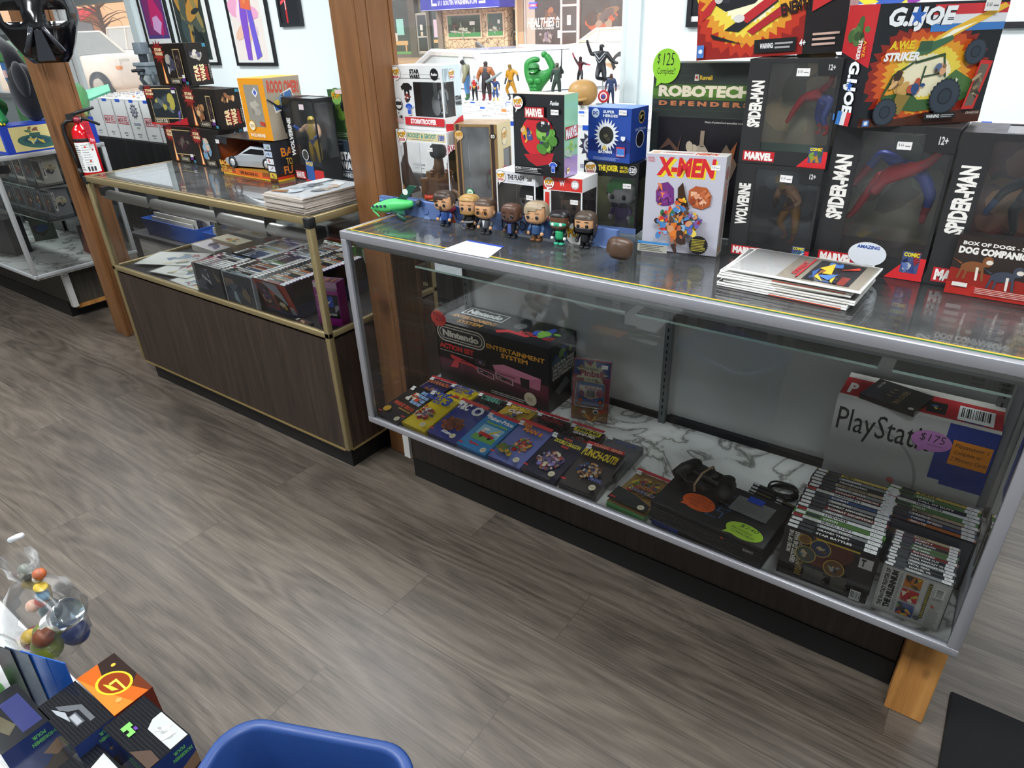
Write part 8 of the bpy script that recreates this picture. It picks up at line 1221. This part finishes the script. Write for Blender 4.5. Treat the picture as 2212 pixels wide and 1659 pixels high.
# grey robot toys on the boxes by the left window
def walker():
    o = empty('toy_robot', (-4.69, 2.04, TZ+.0035+BH+.005), R(10), 'grey boxy toy walker robot standing on the comic boxes by the left window', 'toy'); A = '#7f8b94'; g = G()
    g.rbox(-.07, -.05, .1, .07, .05, .17, .008, A, 'plastic'); g.rbox(-.085, -.06, .17, .085, .06, .2, .006, '#8f9aa3', 'plastic'); g.rbox(-.05, -.045, .26, .04, .045, .35, .008, A, 'plastic'); g.box(-.02, -.03, .2, .01, .03, .26, '#3a4048', 'plastic'); g.build('body', o)
    for s in (-1, 1): g = G(); g.tube([(s*.06, 0, .12), (s*.075, -.02, .07), (s*.06, 0, .02)], [.018, .016, .018], '#5a646c', 'plastic', 8); g.rbox(s*.06-.03, -.05, 0, s*.06+.03, .03, .025, .005, '#6a7078', 'plastic'); g.build('leg', o)
    g = G(); g.tube([(.03, -.05, .14), (.03, -.12, .14)], .012, '#2c3036', 'plastic', 8); g.tube([(-.03, -.05, .14), (-.03, -.12, .14)], .012, '#2c3036', 'plastic', 8); g.build('cannons', o)
walker()
# figures standing on the comic boxes in front of the middle window
BZ = TZ+.0035+BH+.0005; FY = 2.005
plank = G(); plank.box(-1.62, FY-.06, BZ, .0, FY+.055, BZ+.006, '#e6e8e8', 'print'); tag(plank.build('backing_board', loc=(0, 0, 0)), 'white board laid across the comic boxes under the window figures', 'board'); BZ += .0065
def fg(label, x, top, pose, cols, thick=1.15, rz=30, base=None, dy=0):
    return figure('action_figure', label, (x, FY+dy, BZ), R(rz), top, pose, cols, thick, group='figures in front of the middle window')
arms = dict(ls=(-.14, 0, .78), le=(-.23, 0, .62), lh=(-.24, -.05, .46), lf=(-.24, -.07, .41), rs=(.14, 0, .78), re=(.23, 0, .62), rh=(.24, -.05, .46), rf=(.24, -.07, .41))
fg('hulking figure with olive arms, black mask and blue trousers, leftmost by the middle window', -1.14, .22, dict(arms, che=(0, -.04, .74), hea=(.0, -.1, .9), crn=(0, -.12, .95), nek=(0, -.06, .83)), dict(head='#2a2a2c', torso='#5a5c54', arm='#8a8a6c', hand='#8a7a60', hip='#3a3a3c', leg='#5a8ac0', boot='#3f6a4a'), 1.6, -60)
fg('broad brown figure with dark vest behind the small red jacketed figure', -1.0, .205, arms, dict(head='#4a3c38', torso='#45434a', arm='#a8643a', hand='#6a3a30', hip='#3a3438', leg='#3a3436', boot='#7a2a30'), 1.5, 20)
fg('small silver faced figure in a red and black jacket on the comic boxes', -1.05, .135, dict(ls=(-.13, 0, .79), rs=(.13, 0, .79)), dict(head='#a8aab0', torso='#b5302f', arm='#b0b4b8', hand='#a8282c', hip='#2c2e30', leg='#2c2e32', boot='#3a3c3e', pel='#c9a03a'), 1.2, 15, dy=-.045)
o = fg('figure in navy blue raising a long grey rifle beside the yellow one', -.915, .125, dict(re=(.2, -.06, .7), le=(-.2, -.02, .84), lh=(-.14, -.06, .98), lf=(-.1, -.07, 1.0)), dict(head='#b5705a', torso='#2b3f70', arm='#2b3f70', hand='#8a5a44', hip='#c9a83a', leg='#34508a', boot='#c9a83a'), 1.1, 20, dy=-.03)
g = G(); g.tube([(-.05, -.01, .10), (.0, -.01, .125), (.045, -.01, .15)], [.007, .008, .003], '#8a9aa0', 'plastic', 8); g.build('rifle', o)
fg('slim yellow and black striding figure with clawed hand, left of the green bust', -.83, .19, dict(che=(.02, 0, .75), hea=(-.03, 0, .94), crn=(-.03, 0, .985), rs=(.12, 0, .8), re=(.24, -.04, .76), rh=(.32, -.08, .62), rf=(.34, -.1, .55), lk=(-.18, .02, .32), la=(-.08, .06, .08), lt=(-.1, 0, .03), rk=(.14, 0, .3), ra=(.24, 0, .05), rt=(.26, -.06, .02), le=(-.16, .04, .68), lh=(-.17, -.02, .56)), dict(head='#8a6a34', torso='#c28a24', arm='#c28a24', hand='#3a3c44', hip='#3c3e46', leg='#b57f22', boot='#3a3c40'), 1.1, 0)
# plain green bust
o = figure('bust_statue', 'bright green muscular bust with one arm raised over its head, largest by the window', (-.66, FY, BZ+.02), R(12), 1, dict(pel=(-.01, 0, .0), bel=(-.006, 0, .045), che=(.004, 0, .098), nek=(.0, -.012, .122), hea=(-.002, -.03, .14), crn=(-.003, -.03, .155), ls=(-.048, .004, .118), le=(-.052, .004, .172), lh=(-.012, .012, .19), lf=(.018, .012, .186), rs=(.058, .004, .112), re=(.098, .0, .142), rh=(.07, -.004, .196), rf=(.052, -.004, .212)), dict(torso='#2f8a3f', head='#2f8a3f', arm='#2f8a3f', hand='#2f8a3f', leg='#2f8a3f', boot='#2a7a38', hip='#2f8a3f'), 1, cat='bust', rad=dict(pel=.034, bel=.037, che=.047, nek=.02, hea=.026, crn=.02, ls=.026, le=.022, lh=.017, lf=.014, rs=.027, re=.023, rh=.018, rf=.017), drop=('lp', 'lk', 'la', 'lt', 'rp', 'rk', 'ra', 'rt'))
g = G(); [g.ell((q*.02, -.036+.004*abs(q), .088), (.021, .014, .017), '#2f8a3f', 'vinyl') for q in (-1, 1)]; [g.ell((q*.011-.006, -.030, .062-.018*k), (.011, .008, .009), '#2d853c', 'vinyl') for q in (-1, 1) for k in (0, 1, 2)]; [g.ell((.048, -.004, .212), (.017, .016, .016), '#2f8a3f', 'vinyl')]; g.build('muscles', o)
g = G(); [g.box(-.014+.018*k, -.0575, .142, -.006+.018*k, -.054, .145, '#174a22', 'vinyl') for k in (0, 1)]; g.box(-.009, -.0575, .127, .005, -.054, .131, '#d8e0d0', 'vinyl'); g.build('face_marks', o)
g = G(); g.ell((-.003, -.026, .15), (.029, .03, .026), '#3a8446', 'vinyl', 2.4, keep=lambda q: q.z > .1 or q.y > -.1); g.build('hair', o)
g = G(); g.lathe([(.07, 0), (.07, .012), (.06, .022), (.0, .022)], (0, 0, -.02), '#2a6a34', 'vinyl', 20); g.build('base', o)
o = fg('dark green armoured soldier figure with a rifle on a teal stand', -.53, .175, dict(rs=(.13, 0, .8), re=(.2, -.03, .7), rh=(.16, -.1, .84), rf=(.15, -.12, .9), lk=(-.13, -.02, .28), la=(-.15, .0, .06)), dict(head='#5a5040', torso='#3a4a44', arm='#3a4a44', hand='#26302c', hip='#3a4a44', leg='#34423c', boot='#26302c'), 1.3, 10, dy=0)
o.location.z += .022; g = G(); g.tube([(.03, -.02, .1), (.035, -.022, .235)], [.004, .0025], '#26282c', 'plastic', 8); g.build('rifle', o); g = G(); g.lathe([(.05, 0), (.048, .01), (.03, .022), (.0, .022)], (0, 0, -.022), '#5fb0a8', 'bag', 16); g.build('stand', o)
o = fg('thin black and red figure balancing on one leg on a clear stand', -.39, .155, dict(re=(.22, -.02, .76), rh=(.34, -.04, .74), rf=(.4, -.05, .73), le=(-.2, 0, .9), lh=(-.26, -.03, 1.03), lf=(-.28, -.04, 1.1), rk=(.12, -.1, .34), ra=(.06, .06, .26), rt=(.05, .0, .2)), dict(head='#3a1f24', torso='#5a1f26', arm='#3a1c20', hand='#a82a34', hip='#2a2426', leg='#26242a', boot='#5a1f26'), .9, 0); o.location.z += .07
g = G(); g.tube([(0, .02, -.07), (0, .02, .02)], .003, '#c9d2d4', 'plastic', 6); g.lathe([(.03, 0), (.03, .004), (.0, .004)], (0, .02, -.07), '#c9d2d4', 'plastic', 16); g.build('stand', o)
o = fg('larger black figure with silver chest lines leaping with one arm raised', -.27, .22, dict(che=(0, 0, .75), le=(-.25, 0, .78), lh=(-.32, -.04, .98), lf=(-.34, -.06, 1.08), ls=(-.14, 0, .79), rs=(.14, 0, .78), re=(.26, 0, .64), rh=(.38, -.03, .6), rf=(.43, -.04, .6), lk=(-.04, -.14, .3), la=(.08, .04, .26), lt=(.1, -.02, .22), rk=(.12, -.06, .26), ra=(.26, .04, .3), rt=(.3, 0, .27)), dict(torso='#23252b', head='#1c1d22', arm='#23252b', hand='#2a2c33', hip='#23252b', leg='#23252b', boot='#23252b'), 1.25, 5); o.location.z += .06
g = G(); [g.tube([(s*.028, -.022, .178), (0, -.026, .15), (0, -.027, .148)], .0025, '#b8bcc4', 'satin', 6) for s in (-1, 1)]; [g.tube([(s*.028, -.021, .165), (0, -.026, .135)], .0018, '#b8bcc4', 'satin', 6) for s in (-1, 1)]; g.build('chest_lines', o); g = G(); g.tube([(0, .03, -.06), (0, .02, .1)], .004, '#c9d2d4', 'plastic', 6); g.lathe([(.035, 0), (.035, .004), (.0, .004)], (0, .03, -.06), '#c9d2d4', 'plastic', 16); g.build('stand', o)
o = fg('small figure in dark blue with a round red and white shield, rightmost by the window', -.195, .15, {}, dict(head='#4a3024', torso='#2b3a5c', arm='#2b3a5c', hand='#6a4434', hip='#2b3a5c', leg='#26324c', boot='#3a2a26'), 1.1, 10, dy=-.03)
g = G(); M = Matrix.Rotation(R(90), 4, 'X')
for r, c, z in ((.03, '#a8282f', 0), (.024, '#dcdcdc', .001), (.018, '#a8282f', .002), (.012, '#2b4a94', .003)): g.lathe([(0, z+.004), (r*.7, z+.003), (r, z)], (-.03, -.022, .045), c, 'vinyl', 24, M)
g.build('shield', o)
# tan replica skull
def skull():
    o = empty('replica_skull', (-.335, FY-.10, BZ-.0065), R(42), 'tan replica human skull resting on the comic boxes', 'skull'); b = '#b08a54'; g = G()
    g.ell((.02, .01, .068), (.075, .058, .062), b, 'vinyl', 2.2, 28, 18); g.ell((-.04, 0, .04), (.036, .042, .04), b, 'vinyl', 2.4); g.rbox(-.075, -.026, .0, -.03, .026, .03, .008, b, 'vinyl'); [g.tube([(-.045, s*.035, .035), (-.005, s*.05, .04), (.03, s*.05, .045)], .008, b, 'vinyl', 8) for s in (-1, 1)]; g.build('cranium', o)
    g = G(); [g.ell((-.062, s*.02, .052), (.014, .013, .013), '#2a1c10', 'matte') for s in (-1, 1)]; g.ell((-.074, 0, .036), (.006, .007, .01), '#2a1c10', 'matte'); g.ell((-.01, -.045, .028), (.02, .01, .014), '#3a2616', 'matte'); g.build('sockets', o); g = G(); [g.rbox(-.079, -.02+k*.0068, .004, -.073, -.0145+k*.0068, .015, .0015, '#d8c49a', 'vinyl', 1) for k in range(6)]; g.build('teeth', o)
skull()
# ---------------------------------------------------------------- floor and foreground
g = G(); g.rbox(1.727, -.75, 0.0, 2.7, .229, .011, .004, '#101113', 'mat_pile', 1); o = tag(g.build('floor_mat'), 'black pile floor mat lying at the lower right of the floor', 'floor mat'); g = G(); f = Fa(g, (1.727, -.75, .0112), (1, 0, 0), (0, 1, 0), .973, .979, 'fabric'); f.e(.25, .7, .12, .05, '#b8b6b0'); f.blob(.22, .76, .1, .03, ('#8a8882', '#b8b6b0', '#5a5a58'), 14, 4, .4); f.e(.25, .7, .08, .03, '#16171a'); g.build('woven_patch', o)
# blue bin
def bin_():
    o = empty('plastic_bin', (.865, -.985, 0), R(24), 'empty blue plastic bin with a rolled rim at the bottom of the picture', 'bin'); g = G(); n = 8
    def rr(w, d, r): 
        q = []
        for cx, cy, a0 in ((w/2-r, d/2-r, 0), (-w/2+r, d/2-r, 90), (-w/2+r, -d/2+r, 180), (w/2-r, -d/2+r, 270)): q += [(cx+r*math.cos(R(a0+90*i/n)), cy+r*math.sin(R(a0+90*i/n))) for i in range(n+1)]
        return q
    prof = [(.30, .22, .05, .004), (.32, .24, .055, 0.0), (.345, .262, .06, .2), (.36, .28, .065, .385), (.385, .305, .075, .388), (.388, .308, .076, .398), (.38, .30, .074, .402), (.355, .275, .064, .402), (.345, .265, .06, .395), (.335, .252, .058, .2), (.31, .23, .052, .012)]
    vs = []; L = None
    for w, d, r, z in prof: q = rr(w, d, r); L = len(q); vs += [(x, y, z) for x, y in q]
    fs = [(i*L+k, i*L+(k+1) % L, (i+1)*L+(k+1) % L, (i+1)*L+k) for i in range(len(prof)-1) for k in range(L)]+[tuple(range(L))[::-1], tuple(range((len(prof)-1)*L, len(prof)*L))]
    g.mesh(vs, fs, '#1f3c74', 'plastic', True); g.build('body', o); o.scale = (.94, .94, 1)
bin_()
# low table with boxes and bagged toys at the lower left
FZ = .22
o = empty('display_table', (-.16, -1.4, 0), 0, 'low white table carrying the small black boxes at the lower left', 'table'); g = G(); g.box(-.5, -.3, FZ-.02, .555, .375, FZ, '#cfd2d2', 'plastic'); g.build('tabletop', o)
for x, y in ((-.46, -.26), (.51, -.26), (-.46, .33), (.40, .27)): g = G(); g.box(x-.015, y-.015, 0, x+.015, y+.015, FZ-.02, '#8a8d8f', 'plastic'); g.build('leg', o)
BH4 = .12
def ribs(f):
    for k in range(13): f.r(.02, .03+k*.075, .98, .055+k*.075, '#1e2023'); f.k = 1+k % 3
    f.k = 5
def hb(f): f.r(0, .1, 1, 1, '#21305f'); f.p([(0, .1), (.3, .3), (.55, .22), (.8, .4), (1, .3), (1, 0), (0, 0)], '#3a3028'); f.p([(.6, .5), (1, .62), (1, .35), (.8, .3)], '#7a6048'); f.t('FOUR', .55, .84, .82, .92, '#5a9a5a', .05, rot=180); f.t('HORSEMEN', .5, .72, .95, .8, '#5a9a5a', .05, rot=180)
def ob(label, x, y, rz, size, top, side=None, extra=None):
    return carton('figure_box', label, 'toy box', (x, y, FZ+.0005), rz, size, '#141519', (('top', top), ('front', hb), ('right', side or hb)), 'small black boxes on the low table', mat='gloss')
def fire(f):
    f.r(0, 0, 1, 1, '#5a2a18'); f.p([(0, 0), (1, 0), (1, .9), (.3, .4), (0, .6)], '#b5541c'); f.p([(0, 0), (1, 0), (1, .5), (.5, .2)], '#c9702a'); f.p([(0, .55), (.3, .4), (.7, .8), (.6, 1), (0, 1)], '#2a1f1c'); f.e(.5, .5, .26, .36, '#d8a82a', 26, 20); f.e(.5, .5, .22, .31, '#7a3014', 26, 20); f.p([(.4, .3), (.6, .34), (.66, .46), (.5, .4)], '#e0c83a'); f.r(.46, .55, .72, .6, '#e6d24a'); f.r(.46, .4, .5, .6, '#e6d24a'); f.e(.2, .78, .03, None, '#e0a03a'); f.e(.82, .3, .04, None, '#e08a4a')
def redside(f): f.r(0, 0, 1, 1, '#5a1f14'); f.e(.45, .55, .4, None, '#6a9ac0'); f.e(.45, .55, .33, None, '#5a86b0'); f.t('EN', .5, .3, .8, .45, '#dfe8f0', .04)
ob('orange fiery topped box with a glowing ring emblem, back of the low table', .262, -1.045, R(1), (.148, .076, BH4), fire, redside)
def emb(f): ribs(f); f.p([(.2, .3), (.45, .72), (.8, .72), (.8, .6), (.5, .6), (.42, .42), (.3, .3)], '#55585c'); f.r(.5, .32, .74, .52, '#4a4d52'); f.r(.52, .35, .72, .48, '#8a8d92'); f.p([(.2, .2), (.34, .2), (.6, .3), (.4, .36)], '#8f9398')
ob('black ribbed box with a grey embossed emblem, left of the fiery box', .266, -1.122, R(2), (.148, .074, BH4), emb)
def win(f): ribs(f); f.p([(.42, .97), (.98, .97), (.98, .55), (.5, .55), (.42, .75)], '#a9abab'); f.blob(.7, .75, .2, .15, ('#c9cbca', '#8f9190', '#b8bab8'), 10, 4); f.p([(.6, .02), (1, .02), (1, .28), (.8, .3)], '#4a3c34'); f.r(.22, .2, .3, .42, '#6fb05a'); f.r(.3, .28, .42, .36, '#6fb05a'); f.r(.36, .2, .42, .3, '#6fb05a'); f.r(.34, .38, .4, .44, '#5a3a8a')
ob('black ribbed box with film window and small green emblem at the table corner', .416, -1.068, R(2), (.152, .082, BH4), win, lambda f: (hb(f)))
ob('black ribbed box with a torn film window cut off at the picture bottom', .40, -1.163, R(3), (.15, .078, BH4-.03), lambda f: (ribs(f), f.p([(.3, .95), (.95, .9), (.95, .3), (.4, .3)], '#b0b2b2'), f.blob(.65, .6, .25, .25, ('#d0d2d2', '#8a8c8c'), 10, 5)))
ob('black box with a deep blue side at the left bottom corner of the picture', .17, -1.205, R(2), (.148, .085, BH4), lambda f: (f.r(0, 0, 1, 1, '#16181c'), f.r(.2, .5, .9, .9, '#2a2f5a'), f.p([(.4, .1), (.8, .3), (.7, .5), (.4, .4)], '#4a4636')))
# opened blue cartons behind them
def flaps():
    o = empty('opened_carton', (.085, -1.085, FZ+.0005), R(6), 'opened carton with upright blue flaps behind the small black boxes', 'carton'); g = G(); h = .17
    for i, (x, wid, c) in enumerate(((.0, .05, '#16181c'), (.035, .06, '#23304a'), (.075, .06, '#0f4a9a'), (.12, .062, '#0f4a9a'))): g.face([(x, -.04+.01*i, 0), (x+wid, -.03+.012*i, 0), (x+wid-.004, -.02+.012*i, h), (x-.01, -.03+.01*i, h)], c, 'print')
    g.box(0, -.05, 0, .18, .03, .008, '#c9cdd0', 'print'); g.build('flaps', o).modifiers.new('t', 'SOLIDIFY').thickness = .002
flaps()
# bagged toys
def bag(label, loc, rz, sz, items, seed):
    o = empty('toy_bag', loc, rz, label, 'bagged toys'); rd = random.Random(seed); g = G(); n, m = 22, 14; vs = []; fs = []
    for j in range(m+1):
        t = j/m; prof = math.sin(math.pi*min(1, t*1.15+.08))**.6 if t < .8 else .35+.5*(t-.8)
        for i in range(n): a = 2*math.pi*i/n; r = 1+rd.uniform(-.13, .13); vs.append((sz[0]*prof*r*math.cos(a), sz[1]*prof*r*math.sin(a), sz[2]*t))
    for j in range(m):
        for i in range(n): a = j*n+i; b = j*n+(i+1) % n; fs.append((a, b, b+n, a+n))
    g.mesh(vs, fs, '#fff', 'bag', True); g.build('plastic_bag', o)
    for nm, fn in items: g = G(); fn(g); g.build(nm, o)
cup = lambda g: g.lathe([(.0, .0), (.026, .0), (.031, .07), (.0325, .07), (.029, .0015), (.0, .0015)], (.045, -.005, .10), '#9fb4c4', 'smoke_cup', 24, Matrix.Rotation(R(-35), 4, 'X') @ Matrix.Rotation(R(40), 4, 'Y'))
bag('clear bag of small painted toys with a grey blue cup at the left edge', (-.0, -1.0, FZ+.0005), 0, (.10, .075, .27), [('cup', cup), ('toy_figure', lambda g: (g.ell((.04, -.03, .055), (.045, .03, .025), '#5f6a22'), g.ell((.045, -.03, .085), (.024, .022, .02), '#8a4a2a'), g.ell((.0, -.02, .06), (.03, .02, .02), '#5f6a22'))), ('toy_head', lambda g: (g.ell((.01, .02, .215), (.014, .014, .013), '#b5603a'), g.ell((.0, .015, .2), (.012, .01, .01), '#c9c4b4'), g.ell((.02, .01, .19), (.018, .014, .006), '#d8b82a'), g.ell((.03, .005, .175), (.02, .014, .01), '#2a5a74'))), ('toy_hat', lambda g: (g.ell((-.04, -.03, .03), (.035, .03, .022), '#7a2a34'), g.ell((-.03, -.04, .05), (.02, .018, .014), '#c9a83a'), g.ell((.02, .03, .03), (.04, .03, .024), '#2a3a6a'), g.ell((-.05, .02, .07), (.026, .024, .03), '#4a5a60'), g.ell((-.045, .01, .2), (.02, .016, .02), '#6a6e66'))), ('toy_limb', lambda g: (g.tube([(-.05, .0, .17), (.0, .02, .165), (.02, .01, .15)], .012, '#8a7a4a', 'vinyl', 8), g.ell((.012, -.0, .15), (.014, .012, .014), '#b5483a'), g.ell((-.03, -.01, .12), (.016, .014, .014), '#c9a08a')))], 5)
bag('clear bag of blue and gold toys and a lime green toy at the left edge', (.03, -1.135, FZ+.0005), R(10), (.075, .06, .22), [('toy_figure', lambda g: (g.ell((-.02, .01, .13), (.03, .03, .025), '#23307f'), g.ell((-.02, .0, .16), (.022, .02, .014), '#8a2a3a'), g.tube([(-.045, -.01, .12), (0, -.02, .13), (.02, -.01, .14)], .005, '#c9b04a', 'vinyl', 8), g.ell((-.0, .01, .1), (.02, .02, .014), '#1f2a6a'))), ('lime_toy', lambda g: (g.ell((.03, -.02, .04), (.022, .02, .035), '#4fae2a'), g.ell((.03, -.025, .02), (.024, .02, .016), '#48a026'))), ('orange_toy', lambda g: g.ell((.0, -.01, .075), (.018, .015, .02), '#b5643a'))], 8)
g = G(); g.tube([(-.02, 0, 0), (.0, .01, .012), (.02, .016, .022)], .006, '#dfe1ea', 'plastic', 10); g.v = [(x, y, z) for x, y, z in g.v]; tag(g.build('twist_tie', loc=(-.06, -.985, FZ+.272)), 'white tie tube sticking up from the clear bag of toys', 'tie')
